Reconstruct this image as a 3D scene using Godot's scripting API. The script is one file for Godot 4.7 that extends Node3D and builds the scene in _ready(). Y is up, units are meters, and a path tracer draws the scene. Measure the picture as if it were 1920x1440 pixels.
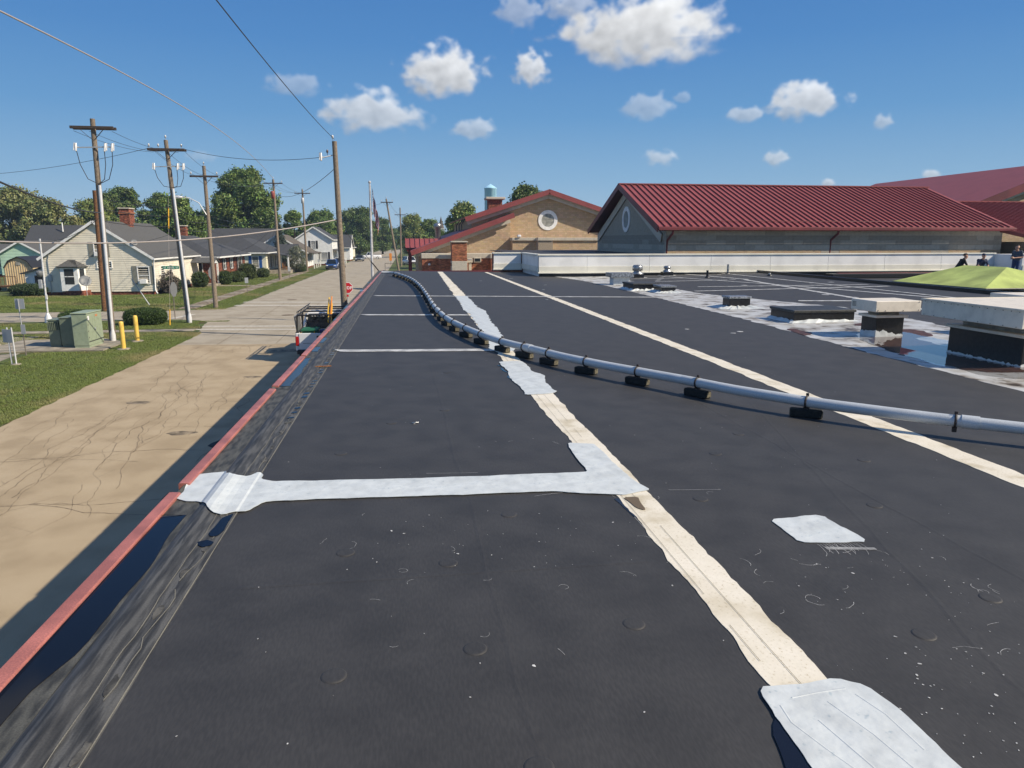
extends Node3D
# A flat black school roof with white seam repairs, a village street on the left and red metal roofs behind.

const EYE := 5.1
var M := {}
var used := {}
var rng := RandomNumberGenerator.new()
var nz := FastNoiseLite.new()

# ---------------------------------------------------------------- helpers
func L(r: float, g: float, b: float) -> Color:
	return Color(r, g, b).linear_to_srgb()

func S() -> SurfaceTool:
	var s := SurfaceTool.new()
	s.begin(Mesh.PRIMITIVE_TRIANGLES)
	s.set_smooth_group(-1)
	return s

func numbered(n: String) -> String:
	if not used.has(n):
		used[n] = 0
		return n
	used[n] += 1
	return "%s_%03d" % [n, used[n]]

func tag(o: Node, label: String, cat: String, group := "", kind := "") -> Node:
	if label: o.set_meta("label", label)
	if cat: o.set_meta("category", cat)
	if group: o.set_meta("group", group)
	if kind: o.set_meta("kind", kind)
	return o

func thing(n: String, label: String, cat: String, at := Vector3.ZERO, turn := 0.0, group := "") -> Node3D:
	var o := Node3D.new()
	o.name = numbered(n)
	add_child(o)
	o.position = at
	o.rotation_degrees.y = turn
	tag(o, label, cat, group)
	return o

func mesh_of(st: SurfaceTool) -> ArrayMesh:
	st.generate_normals()
	return st.commit()

func part(n: String, what, m: Material, parent: Node, at := Vector3.ZERO) -> MeshInstance3D:
	var o := MeshInstance3D.new()
	o.name = n
	o.mesh = mesh_of(what) if what is SurfaceTool else what
	o.material_override = m
	parent.add_child(o, true)
	o.position = at
	return o

func struct(n: String, st, m: Material) -> MeshInstance3D:
	var o := part(numbered(n), st, m, self)
	o.set_meta("kind", "structure")
	return o

func tri(st: SurfaceTool, a: Vector3, b: Vector3, c: Vector3, out := Vector3.ZERO) -> void:
	if out != Vector3.ZERO and (c - a).cross(b - a).dot(out) < 0.0:
		var t := b; b = c; c = t
	st.add_vertex(a); st.add_vertex(b); st.add_vertex(c)

func quad(st: SurfaceTool, a: Vector3, b: Vector3, c: Vector3, d: Vector3, out := Vector3.ZERO) -> void:
	if out != Vector3.ZERO and (c - a).cross(b - a).dot(out) < 0.0:
		var t := b; b = d; d = t
	st.add_vertex(a); st.add_vertex(b); st.add_vertex(c)
	st.add_vertex(a); st.add_vertex(c); st.add_vertex(d)

# box with chamfered edges (e = 0: plain)
func bx(st: SurfaceTool, c: Vector3, s: Vector3, e := 0.0, b := Basis()) -> void:
	var h := s * 0.5
	if e <= 0.0:
		for ax in 3:
			for sg in [-1.0, 1.0]:
				var n := Vector3.ZERO; n[ax] = sg
				var u := Vector3.ZERO; u[(ax + 1) % 3] = h[(ax + 1) % 3]
				var v := Vector3.ZERO; v[(ax + 2) % 3] = h[(ax + 2) % 3]
				var f := n * h[ax]
				quad(st, c + b * (f - u - v), c + b * (f + u - v), c + b * (f + u + v), c + b * (f - u + v), b * n)
		return
	for ax in 3:
		var a1 := (ax + 1) % 3
		var a2 := (ax + 2) % 3
		for sg in [-1.0, 1.0]:
			var n := Vector3.ZERO; n[ax] = sg
			var u := Vector3.ZERO; u[a1] = h[a1] - e
			var v := Vector3.ZERO; v[a2] = h[a2] - e
			var f := n * h[ax]
			quad(st, c + b * (f - u - v), c + b * (f + u - v), c + b * (f + u + v), c + b * (f - u + v), b * n)
			for s2 in [-1.0, 1.0]:
				var w := Vector3.ZERO; w[a2] = h[a2] - e
				var p := Vector3.ZERO; p[ax] = sg * h[ax]; p[a1] = s2 * (h[a1] - e)
				var q := Vector3.ZERO; q[ax] = sg * (h[ax] - e); q[a1] = s2 * h[a1]
				quad(st, c + b * (p - w), c + b * (p + w), c + b * (q + w), c + b * (q - w), b * (p + q))
	for x in [-1.0, 1.0]:
		for y in [-1.0, 1.0]:
			for z in [-1.0, 1.0]:
				var k := Vector3(x * h.x, y * h.y, z * h.z)
				var d := Vector3(x, y, z) * e
				tri(st, c + b * (k - Vector3(0, d.y, d.z)), c + b * (k - Vector3(d.x, 0, d.z)), c + b * (k - Vector3(d.x, d.y, 0)), b * k)

func box(c: Vector3, s: Vector3, e := 0.0, b := Basis()) -> SurfaceTool:
	var st := S(); bx(st, c, s, e, b); return st

func span(x0: float, x1: float, y0: float, y1: float, z0: float, z1: float, e := 0.0) -> SurfaceTool:
	return box(Vector3(x0 + x1, y0 + y1, z0 + z1) / 2.0, Vector3(absf(x1 - x0), absf(y1 - y0), absf(z1 - z0)), e)

func sx(st: SurfaceTool, x0: float, x1: float, y0: float, y1: float, z0: float, z1: float, e := 0.0) -> void:
	bx(st, Vector3(x0 + x1, y0 + y1, z0 + z1) / 2.0, Vector3(absf(x1 - x0), absf(y1 - y0), absf(z1 - z0)), e)

# a bar between two points
func bar(st: SurfaceTool, a: Vector3, b: Vector3, w: float, h: float, up := Vector3.UP) -> void:
	var d := (b - a).normalized()
	var s := d.cross(up)
	if s.length() < 0.01: s = d.cross(Vector3.RIGHT)
	s = s.normalized()
	bx(st, (a + b) / 2.0, Vector3(w, h, a.distance_to(b)), 0.0, Basis(s, d.cross(s) * -1.0, -d))

func tube(st: SurfaceTool, p: Array, r, n := 8, caps := true) -> void:
	st.set_smooth_group(0)
	var rings := []
	var side := Vector3.ZERO
	for i in p.size():
		var d: Vector3 = (p[mini(i + 1, p.size() - 1)] - p[maxi(i - 1, 0)]).normalized()
		if i == 0:
			side = d.cross(Vector3.UP)
			if side.length() < 0.05: side = d.cross(Vector3.RIGHT)
		side = (side - d * side.dot(d)).normalized()
		var up := d.cross(side)
		var ring := []
		var rr: float = r[i] if r is Array else r
		for k in n:
			var a := TAU * k / n
			ring.append(p[i] + (side * cos(a) + up * sin(a)) * rr)
		rings.append(ring)
	for i in p.size() - 1:
		for k in n:
			var k2 := (k + 1) % n
			quad(st, rings[i][k], rings[i + 1][k], rings[i + 1][k2], rings[i][k2], rings[i][k] + rings[i + 1][k2] - p[i] - p[i + 1])
	if caps:
		st.set_smooth_group(-1)
		for e in [0, p.size() - 1]:
			var o: Vector3 = p[e] - (p[1] if e == 0 else p[p.size() - 2])
			for k in range(1, n - 1):
				tri(st, rings[e][0], rings[e][k], rings[e][k + 1], o)
	st.set_smooth_group(-1)

func lathe(st: SurfaceTool, prof: Array, at := Vector3.ZERO, n := 16, smooth := true, b := Basis()) -> void:
	if smooth: st.set_smooth_group(0)
	for i in prof.size() - 1:
		var p: Vector2 = prof[i]
		var q: Vector2 = prof[i + 1]
		var nrm := Vector2(q.y - p.y, p.x - q.x)
		for k in n:
			var a := TAU * k / n
			var c := TAU * (k + 1) / n
			var m := (a + c) / 2.0
			var o := b * Vector3(cos(m) * nrm.x, nrm.y, sin(m) * nrm.x)
			var v := [Vector3(p.x * cos(a), p.y, p.x * sin(a)), Vector3(q.x * cos(a), q.y, q.x * sin(a)), Vector3(q.x * cos(c), q.y, q.x * sin(c)), Vector3(p.x * cos(c), p.y, p.x * sin(c))]
			for t in 4: v[t] = at + b * v[t]
			if p.x < 1e-5: tri(st, v[0], v[1], v[2], o)
			elif q.x < 1e-5: tri(st, v[0], v[1], v[3], o)
			else: quad(st, v[0], v[1], v[2], v[3], o)
	st.set_smooth_group(-1)

# polygon (u, v) extruded along w
func ext(st: SurfaceTool, poly: Array, o: Vector3, u: Vector3, v: Vector3, w: Vector3) -> void:
	var pp := PackedVector2Array(poly)
	var ids := Geometry2D.triangulate_polygon(pp)
	var c := Vector2.ZERO
	for p in pp: c += p / pp.size()
	for i in range(0, ids.size(), 3):
		var a := o + u * pp[ids[i]].x + v * pp[ids[i]].y
		var b := o + u * pp[ids[i + 1]].x + v * pp[ids[i + 1]].y
		var d := o + u * pp[ids[i + 2]].x + v * pp[ids[i + 2]].y
		tri(st, a, b, d, -w)
		tri(st, a + w, b + w, d + w, w)
	var area := 0.0
	for i in pp.size():
		area += pp[i].cross(pp[(i + 1) % pp.size()])
	for i in pp.size():
		var p := pp[i]
		var q := pp[(i + 1) % pp.size()]
		var nn := Vector2(q.y - p.y, p.x - q.x) * signf(area)
		var a := o + u * p.x + v * p.y
		var b := o + u * q.x + v * q.y
		quad(st, a, b, b + w, a + w, u * nn.x + v * nn.y)

func flat(st: SurfaceTool, x0: float, x1: float, z0: float, z1: float, y: float) -> void:
	quad(st, Vector3(x0, y, z0), Vector3(x1, y, z0), Vector3(x1, y, z1), Vector3(x0, y, z1), Vector3.UP)

func poly_flat(st: SurfaceTool, poly: Array, y: float) -> void:
	var pp := PackedVector2Array(poly)
	var ids := Geometry2D.triangulate_polygon(pp)
	for i in range(0, ids.size(), 3):
		tri(st, Vector3(pp[ids[i]].x, y, pp[ids[i]].y), Vector3(pp[ids[i + 1]].x, y, pp[ids[i + 1]].y), Vector3(pp[ids[i + 2]].x, y, pp[ids[i + 2]].y), Vector3.UP)

# hand-made edge: subdivide and push the outline about
func rough(poly: Array, step: float, amp: float, sd: int) -> Array:
	var out := []
	nz.seed = sd
	nz.frequency = 1.0
	nz.fractal_octaves = 3
	# soften the corners first
	var cut := []
	for i in poly.size():
		var p: Vector2 = poly[i]
		var q: Vector2 = poly[(i + 1) % poly.size()]
		var l := p.distance_to(q)
		var t := minf(0.3, amp * 1.6 / maxf(l, 0.001))
		cut.append(p.lerp(q, t)); cut.append(p.lerp(q, 1.0 - t))
	poly = cut
	for i in poly.size():
		var a: Vector2 = poly[i]
		var b: Vector2 = poly[(i + 1) % poly.size()]
		var n := maxi(1, int(a.distance_to(b) / step))
		var d := (b - a).normalized().orthogonal()
		for k in n:
			var p := a.lerp(b, float(k) / n)
			var f := nz.get_noise_2d(p.x * 2.2, p.y * 2.2) + 0.3 * nz.get_noise_2d(p.x * 11.0, p.y * 11.0 + 40.0) + 0.3 * nz.get_noise_2d(p.x * 41.0, p.y * 41.0 + 90.0)
			out.append(p + d * f * amp)
	return out

func copy(o: Node3D, n := "") -> Node3D:
	var c := o.duplicate()
	c.name = numbered(n if n else String(o.name).rstrip("_0123456789"))
	add_child(c)
	return c

# ---------------------------------------------------------------- materials
func ntex(sd: int, freq: float, oct: int, ramp: Array, size := 512, cell := false) -> NoiseTexture2D:
	var t := NoiseTexture2D.new()
	var f := FastNoiseLite.new()
	f.seed = sd
	f.frequency = freq
	f.noise_type = FastNoiseLite.TYPE_CELLULAR if cell else FastNoiseLite.TYPE_SIMPLEX_SMOOTH
	f.fractal_octaves = oct
	t.noise = f
	t.width = size
	t.height = size
	t.seamless = true
	t.seamless_blend_skirt = 0.25
	if ramp.size():
		var gr := Gradient.new()
		var offs := PackedFloat32Array()
		var cols := PackedColorArray()
		for r in ramp:
			offs.append(r[0]); cols.append(r[1])
		gr.offsets = offs
		gr.colors = cols
		t.color_ramp = gr
	return t

func mat(n: String, c: Color, ro := 0.8, me := 0.0) -> StandardMaterial3D:
	var m := StandardMaterial3D.new()
	m.resource_name = n
	m.albedo_color = c
	m.roughness = ro
	m.metallic = me
	M[n] = m
	return m

# base colour times two layers of noise in world space
func rich(n: String, c: Color, ro: float, t1: Texture2D, s1: float, t2: Texture2D = null, s2 := 1.0, bump: Texture2D = null, depth := 0.0) -> StandardMaterial3D:
	var m := mat(n, c, ro)
	m.albedo_texture = t1
	m.uv1_triplanar = true
	m.uv1_world_triplanar = true
	m.uv1_scale = Vector3(s1, s1, s1)
	if t2:
		m.detail_enabled = true
		m.detail_albedo = t2
		m.detail_blend_mode = BaseMaterial3D.BLEND_MODE_MUL
		m.detail_uv_layer = BaseMaterial3D.DETAIL_UV_2
		m.uv2_triplanar = true
		m.uv2_world_triplanar = true
		m.uv2_scale = Vector3(s2, s2, s2)
	if bump:
		m.heightmap_enabled = true
		m.heightmap_texture = bump
		m.heightmap_scale = depth
	return m

func grey(v: float) -> Color:
	return Color(v, v, v)

func make_materials() -> void:
	var soft := ntex(1, 0.008, 4, [[0.2, grey(0.78)], [0.5, grey(0.9)], [0.8, grey(1.0)]])
	var mott := ntex(2, 0.02, 5, [[0.25, grey(0.62)], [0.5, grey(0.85)], [0.75, grey(1.0)]])
	var fine := ntex(3, 0.09, 3, [[0.2, grey(0.8)], [0.8, grey(1.0)]])
	var speck := ntex(4, 0.2, 2, [[0.15, grey(0.6)], [0.5, grey(0.92)], [0.85, grey(1.0)]])
	var lump := ntex(5, 0.03, 5, [])
	var lumpf := ntex(6, 0.12, 3, [])
	var faint := ntex(7, 0.01, 5, [[0.2, grey(0.93)], [0.5, grey(0.98)], [0.8, grey(1.0)]])
	M.tex = {soft = soft, mott = mott, fine = fine, speck = speck, lump = lump, lumpf = lumpf}
	# roof
	var memb := ntex(11, 0.012, 6, [[0.15, grey(0.86)], [0.45, grey(0.93)], [0.6, grey(0.96)], [0.85, grey(1.0)]], 1024)
	var dust := ntex(12, 0.05, 4, [[0.22, grey(0.87)], [0.55, grey(0.94)], [0.7, grey(0.97)], [0.85, grey(1.0)]], 1024)
	var mb := rich("membrane", L(0.052, 0.05, 0.048), 0.62, memb, 0.16, dust, 0.7, lump, 0.08)
	mb.uv2_scale = Vector3(1.3, 1.3, 0.3)
	mb.metallic_specular = 0.5
	rich("flashing", L(0.115, 0.114, 0.108), 0.6, ntex(13, 0.02, 6, [[0.2, grey(0.5)], [0.5, grey(0.75)], [0.65, grey(0.95)], [0.9, grey(1.0)]]), 0.5, dust, 1.7, lump, 0.12)
	M.flashing.uv1_scale = Vector3(2.6, 2.6, 0.22)
	rich("flashing_pale", L(0.12, 0.115, 0.1), 0.7, mott, 0.9, dust, 1.7)
	rich("gutter_film", L(0.12, 0.118, 0.1), 0.62, ntex(14, 0.02, 5, [[0.25, grey(0.6)], [0.5, grey(0.85)], [0.8, grey(1.0)]]), 0.6, fine, 2.0)
	M.gutter_film.uv1_scale = Vector3(1.6, 1.6, 0.4)
	mat("wet_black", L(0.005, 0.005, 0.007), 0.07)
	M.wet_black.metallic_specular = 0.36
	mat("black_coating", L(0.008, 0.008, 0.012), 0.16)
	rich("coating_new", L(0.62, 0.66, 0.665), 0.42, ntex(15, 0.012, 4, [[0.2, grey(0.92)], [0.6, grey(0.98)], [0.9, grey(1.0)]]), 0.9, ntex(16, 0.03, 4, [[0.1, Color(0.85, 0.88, 0.9)], [0.22, grey(0.98)], [1.0, grey(1.0)]]), 0.9, ntex(8, 0.011, 4, []), 0.5)
	rich("coating_old", L(0.78, 0.73, 0.62), 0.6, ntex(17, 0.01, 5, [[0.15, Color(0.86, 0.84, 0.79)], [0.4, Color(0.96, 0.955, 0.94)], [0.8, grey(1.0)]]), 0.45, ntex(18, 0.1, 4, [[0.1, Color(0.8, 0.77, 0.7)], [0.26, grey(0.97)], [1.0, grey(1.0)]]), 0.8, lumpf, 0.03)
	rich("coating_stripe", L(0.72, 0.72, 0.7), 0.5, soft, 0.8, fine, 1.2, lump, 0.1)
	rich("coating_valley", L(0.56, 0.57, 0.57), 0.45, ntex(19, 0.012, 6, [[0.06, Color(0.25, 0.19, 0.14)], [0.2, Color(0.5, 0.45, 0.4)], [0.33, Color(0.84, 0.82, 0.79)], [0.6, grey(0.97)], [1.0, grey(1.0)]], 1024), 0.11, ntex(20, 0.02, 5, [[0.12, Color(0.62, 0.58, 0.54)], [0.28, grey(0.95)], [1.0, grey(1.0)]]), 0.3)
	rich("silt", L(0.13, 0.05, 0.03), 0.6, mott, 0.8, fine, 2.0)
	rich("dirt", L(0.2, 0.15, 0.1), 0.9, speck, 1.5, fine, 3.0)
	rich("coping_red", L(0.62, 0.22, 0.175), 0.4, soft, 0.5, fine, 2.0)
	rich("line_dust", L(0.22, 0.21, 0.175), 0.9, speck, 2.0)
	var pv := rich("pvc", L(0.64, 0.68, 0.71), 0.38, faint, 0.6, fine, 2.5)
	pv.metallic_specular = 0.5
	mat("clamp", L(0.03, 0.022, 0.02), 0.6)
	rich("sleeper", L(0.03, 0.03, 0.026), 0.9, mott, 3.0, fine, 6.0)
	rich("sleeper_end", L(0.17, 0.15, 0.1), 0.9, mott, 3.0)
	rich("cream_metal", L(0.78, 0.71, 0.59), 0.42, faint, 0.8)
	rich("beige_metal", L(0.42, 0.4, 0.36), 0.5, soft, 0.8)
	rich("curb_black", L(0.012, 0.012, 0.013), 0.35, mott, 1.2, null, 1.0, lump, 0.1)
	rich("lid_black", L(0.055, 0.055, 0.05), 0.5, mott, 0.8)
	rich("galv", L(0.5, 0.52, 0.54), 0.35, mott, 1.0)
	M.galv.metallic = 0.75
	mat("screw", L(0.06, 0.06, 0.06), 0.4, 0.6)
	var water := mat("water", Color(0.35, 0.3, 0.28, 0.05), 0.02)
	water.transparency = BaseMaterial3D.TRANSPARENCY_ALPHA
	# school
	rich("parapet_white", L(0.84, 0.84, 0.82), 0.45, faint, 0.12)
	rich("parapet_cream", L(0.78, 0.76, 0.66), 0.45, faint, 0.12)
	rich("roof_red", L(0.36, 0.085, 0.08), 0.55, faint, 0.1, fine, 0.5)
	rich("trim_red", L(0.2, 0.035, 0.038), 0.5, soft, 0.1)
	rich("fascia_beige", L(0.58, 0.54, 0.45), 0.6, faint, 0.3)
	var split := ntex(31, 0.06, 4, [[0.2, grey(0.82)], [0.6, grey(0.95)], [0.9, grey(1.0)]])
	rich("split_tan", L(0.8, 0.62, 0.42), 0.92, course_texture(), 0.5, fine, 1.3, lumpf, 5.0)
	rich("split_smooth", L(0.55, 0.45, 0.33), 0.9, split, 0.4, speck, 1.0, lumpf, 1.0)
	rich("block_pale", L(0.66, 0.59, 0.47), 0.9, faint, 0.7, fine, 1.0, lumpf, 1.0)
	rich("block_mid", L(0.54, 0.48, 0.38), 0.9, faint, 0.7, fine, 1.0, lumpf, 1.0)
	rich("block_dark", L(0.42, 0.37, 0.29), 0.9, faint, 0.7, fine, 1.0, lumpf, 1.0)
	rich("mortar", L(0.55, 0.5, 0.41), 0.95, speck, 1.0)
	rich("brick", L(0.6, 0.26, 0.14), 0.9, brick_texture(), 0.5, soft, 0.5)
	rich("limestone", L(0.7, 0.64, 0.52), 0.8, faint, 0.5, fine, 1.2)
	rich("louvre", L(0.42, 0.42, 0.37), 0.6, soft, 0.5)
	# street
	var roadt := ntex(41, 0.01, 6, [[0.2, Color(0.9, 0.89, 0.87)], [0.5, Color(0.97, 0.965, 0.955)], [0.8, grey(1.0)]], 1024)
	var grit := ntex(42, 0.22, 3, [[0.12, Color(0.62, 0.6, 0.56)], [0.4, grey(0.93)], [0.8, grey(1.0)]], 1024)
	rich("road", L(0.48, 0.385, 0.255), 0.93, roadt, 0.06, grit, 0.35, lumpf, 0.15)
	rich("road_far", L(0.44, 0.39, 0.305), 0.93, roadt, 0.05, grit, 0.35)
	rich("concrete", L(0.44, 0.39, 0.305), 0.93, soft, 0.3, grit, 0.5)
	rich("walk", L(0.36, 0.29, 0.2), 0.95, mott, 0.25, grit, 0.6)
	rich("line_paint", L(0.78, 0.74, 0.64), 0.8, ntex(43, 0.03, 4, [[0.2, grey(0.75)], [0.5, grey(0.95)], [1.0, grey(1.0)]]), 0.4, grit, 0.5)
	rich("crack", L(0.24, 0.185, 0.125), 0.95, mott, 1.0)
	rich("asphalt", L(0.05, 0.048, 0.045), 0.85, mott, 0.3, grit, 0.5)
	rich("lawn", L(0.19, 0.21, 0.055), 0.95, ntex(44, 0.01, 6, [[0.18, Color(0.85, 0.7, 0.5)], [0.36, Color(0.75, 0.8, 0.6)], [0.6, Color(0.85, 0.95, 0.8)], [0.85, grey(1.0)]], 1024), 0.05, ntex(45, 0.07, 5, [[0.2, grey(0.5)], [0.5, grey(0.8)], [0.8, grey(1.0)]]), 0.25, lump, 4.0)
	rich("far_land", L(0.1, 0.12, 0.04), 0.95, mott, 0.02)
	# houses
	rich("siding_cream", L(0.82, 0.76, 0.62), 0.6, faint, 0.2)
	rich("siding_white", L(0.84, 0.84, 0.82), 0.6, faint, 0.2)
	rich("siding_mint", L(0.5, 0.7, 0.53), 0.6, faint, 0.2)
	rich("siding_pale", L(0.74, 0.72, 0.57), 0.65, faint, 0.2)
	rich("siding_tan", L(0.68, 0.54, 0.32), 0.6, faint, 0.3)
	rich("trim_white", L(0.86, 0.86, 0.84), 0.5, faint, 0.5)
	var shing := ntex(51, 0.05, 4, [[0.2, grey(0.7)], [0.5, grey(0.88)], [0.8, grey(1.0)]])
	rich("shingle", L(0.16, 0.16, 0.155), 0.95, shing, 0.35, speck, 0.8, lumpf, 1.5)
	rich("shingle_dark", L(0.1, 0.105, 0.115), 0.95, shing, 0.35, speck, 0.8, lumpf, 1.5)
	rich("shingle_brown", L(0.2, 0.17, 0.135), 0.95, shing, 0.35, speck, 0.8)
	rich("brick_house", L(0.48, 0.18, 0.11), 0.9, brick_texture(), 0.5, mott, 0.4)
	mat("glass", L(0.025, 0.03, 0.036), 0.05)
	mat("curtain", L(0.3, 0.3, 0.28), 0.8)
	mat("shutter_grey", L(0.2, 0.2, 0.17), 0.7)
	mat("shutter_blue", L(0.015, 0.09, 0.3), 0.6)
	mat("shutter_black", L(0.02, 0.02, 0.022), 0.6)
	rich("porch_wood", L(0.36, 0.14, 0.03), 0.7, mott, 2.0)
	# street furniture
	rich("pole_wood", L(0.46, 0.37, 0.28), 0.95, ntex(61, 0.05, 5, [[0.2, grey(0.55)], [0.5, grey(0.85)], [0.8, grey(1.0)]]), 1.2, speck, 2.0, lumpf, 1.5)
	M.pole_wood.uv1_scale = Vector3(2.5, 0.25, 2.5)
	rich("pole_brown", L(0.24, 0.115, 0.05), 0.9, mott, 0.8)
	rich("arm_wood", L(0.085, 0.065, 0.055), 0.95, mott, 2.0)
	rich("conduit_metal", L(0.7, 0.71, 0.72), 0.35, faint, 0.8)
	M.conduit_metal.metallic = 0.1
	mat("porcelain", L(0.55, 0.55, 0.55), 0.25)
	mat("porcelain_dark", L(0.12, 0.08, 0.08), 0.3)
	mat("wire", L(0.03, 0.03, 0.033), 0.5)
	mat("wire_pale", L(0.42, 0.37, 0.34), 0.4)
	mat("guy_yellow", L(0.75, 0.4, 0.02), 0.6)
	rich("bollard_yellow", L(0.8, 0.53, 0.1), 0.5, faint, 1.0)
	rich("cabinet_green", L(0.3, 0.36, 0.25), 0.42, faint, 0.7)
	rich("cabinet_shaded", L(0.17, 0.205, 0.145), 0.42, faint, 0.7)  # same green darkened: shade of the front cabinet put into the colour
	mat("sign_back", L(0.4, 0.42, 0.44), 0.45, 0.2)
	mat("sign_grey", L(0.15, 0.16, 0.17), 0.5)
	mat("can_rust", L(0.3, 0.07, 0.06), 0.5)
	mat("sign_post", L(0.16, 0.14, 0.12), 0.7)
	mat("stop_red", L(0.5, 0.012, 0.02), 0.4)
	mat("sign_white", L(0.78, 0.78, 0.78), 0.4)
	mat("sign_green", L(0.01, 0.2, 0.12), 0.4)
	mat("sticker_orange", L(0.5, 0.2, 0.08), 0.6)
	rich("flagpole", L(0.72, 0.73, 0.75), 0.3, soft, 0.6)
	mat("flag_red", L(0.46, 0.03, 0.03), 0.8)
	mat("flag_white", L(0.7, 0.7, 0.72), 0.8)
	mat("flag_blue", L(0.02, 0.03, 0.12), 0.8)
	rich("tower_blue", L(0.42, 0.72, 0.9), 0.6, faint, 0.05)
	# vegetation
	leaf_mat("leaf", L(1, 1, 1))
	rich("bark", L(0.13, 0.1, 0.075), 0.95, mott, 0.6, speck, 1.0, lumpf, 3.0)
	# vehicles
	paint("paint_white", L(0.72, 0.73, 0.74)); paint("paint_blue", L(0.015, 0.055, 0.2)); paint("paint_grey", L(0.12, 0.13, 0.14))
	mat("tyre", L(0.018, 0.018, 0.019), 0.85)
	mat("rim", L(0.5, 0.5, 0.52), 0.3, 0.8)
	mat("black_steel", L(0.02, 0.02, 0.022), 0.45)
	mat("black_plastic", L(0.025, 0.025, 0.026), 0.6)
	mat("tail_red", L(0.4, 0.01, 0.012), 0.2)
	mat("head_lamp", L(0.75, 0.78, 0.8), 0.1)
	mat("car_glass", L(0.012, 0.016, 0.02), 0.04)
	mat("bin_green", L(0.015, 0.12, 0.06), 0.5)
	mat("ladder_orange", L(0.75, 0.26, 0.03), 0.5)
	mat("ladder_yellow", L(0.7, 0.42, 0.03), 0.5)
	mat("cardboard", L(0.5, 0.3, 0.15), 0.9)
	mat("bucket_white", L(0.7, 0.68, 0.62), 0.5)
	mat("alu", L(0.5, 0.5, 0.5), 0.35, 0.8)
	# canopy and people
	var sail := rich("sail", L(0.6, 0.72, 0.2), 0.8, soft, 0.2, fine, 1.5)
	sail.backlight = L(0.3, 0.34, 0.1)
	mat("skin", L(0.5, 0.27, 0.18), 0.55)
	mat("cloth_navy", L(0.02, 0.03, 0.07), 0.9)
	mat("cloth_slate", L(0.07, 0.085, 0.11), 0.9)
	mat("cloth_black", L(0.012, 0.012, 0.014), 0.9)
	mat("denim", L(0.035, 0.06, 0.14), 0.9)
	mat("hair_dark", L(0.03, 0.02, 0.015), 0.7)
	mat("roll_white", L(0.75, 0.75, 0.74), 0.5)

func paint(n: String, c: Color) -> void:
	var m := mat(n, c, 0.35)
	m.clearcoat_enabled = true
	m.clearcoat = 0.8
	m.clearcoat_roughness = 0.06

func leaf_mat(n: String, c: Color) -> void:
	var m := mat(n, c, 0.6)
	m.vertex_color_use_as_albedo = true
	m.backlight = Color(0.35, 0.4, 0.15)

# far brickwork: courses too small to tell apart in the picture
func brick_texture() -> ImageTexture:
	if M.has("brick_img"): return M.brick_img
	var w := 512
	var im := Image.create(w, w, false, Image.FORMAT_RGB8)
	im.fill(Color(0.82, 0.78, 0.74))
	var r := RandomNumberGenerator.new()
	r.seed = 77
	var rows := 26
	var cols := 9
	for j in rows:
		for i in cols + 1:
			var x0 := int((i - 0.5 * (j % 2)) * w / cols)
			var v := r.randf_range(0.62, 1.0)
			im.fill_rect(Rect2i(x0 + 2, j * w / rows + 1, w / cols - 4, w / rows - 3), Color(v, v * r.randf_range(0.88, 0.98), v * 0.9))
	M.brick_img = ImageTexture.create_from_image(im)
	return M.brick_img

# split-face block courses on walls too far away to tell the blocks apart
func course_texture() -> ImageTexture:
	var w := 512
	var im := Image.create(w, w, false, Image.FORMAT_RGB8)
	im.fill(Color(0.86, 0.84, 0.8))
	var r := RandomNumberGenerator.new()
	r.seed = 78
	for j in 10:
		for i in 6:
			var v := r.randf_range(0.9, 1.0)
			im.fill_rect(Rect2i(int((i - 0.5 * (j % 2)) * w / 5.0) + 2, j * w / 10 + 2, w / 5 - 4, w / 10 - 5), Color(v, v * r.randf_range(0.95, 1.0), v * r.randf_range(0.92, 0.99)))
	return ImageTexture.create_from_image(im)

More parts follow.
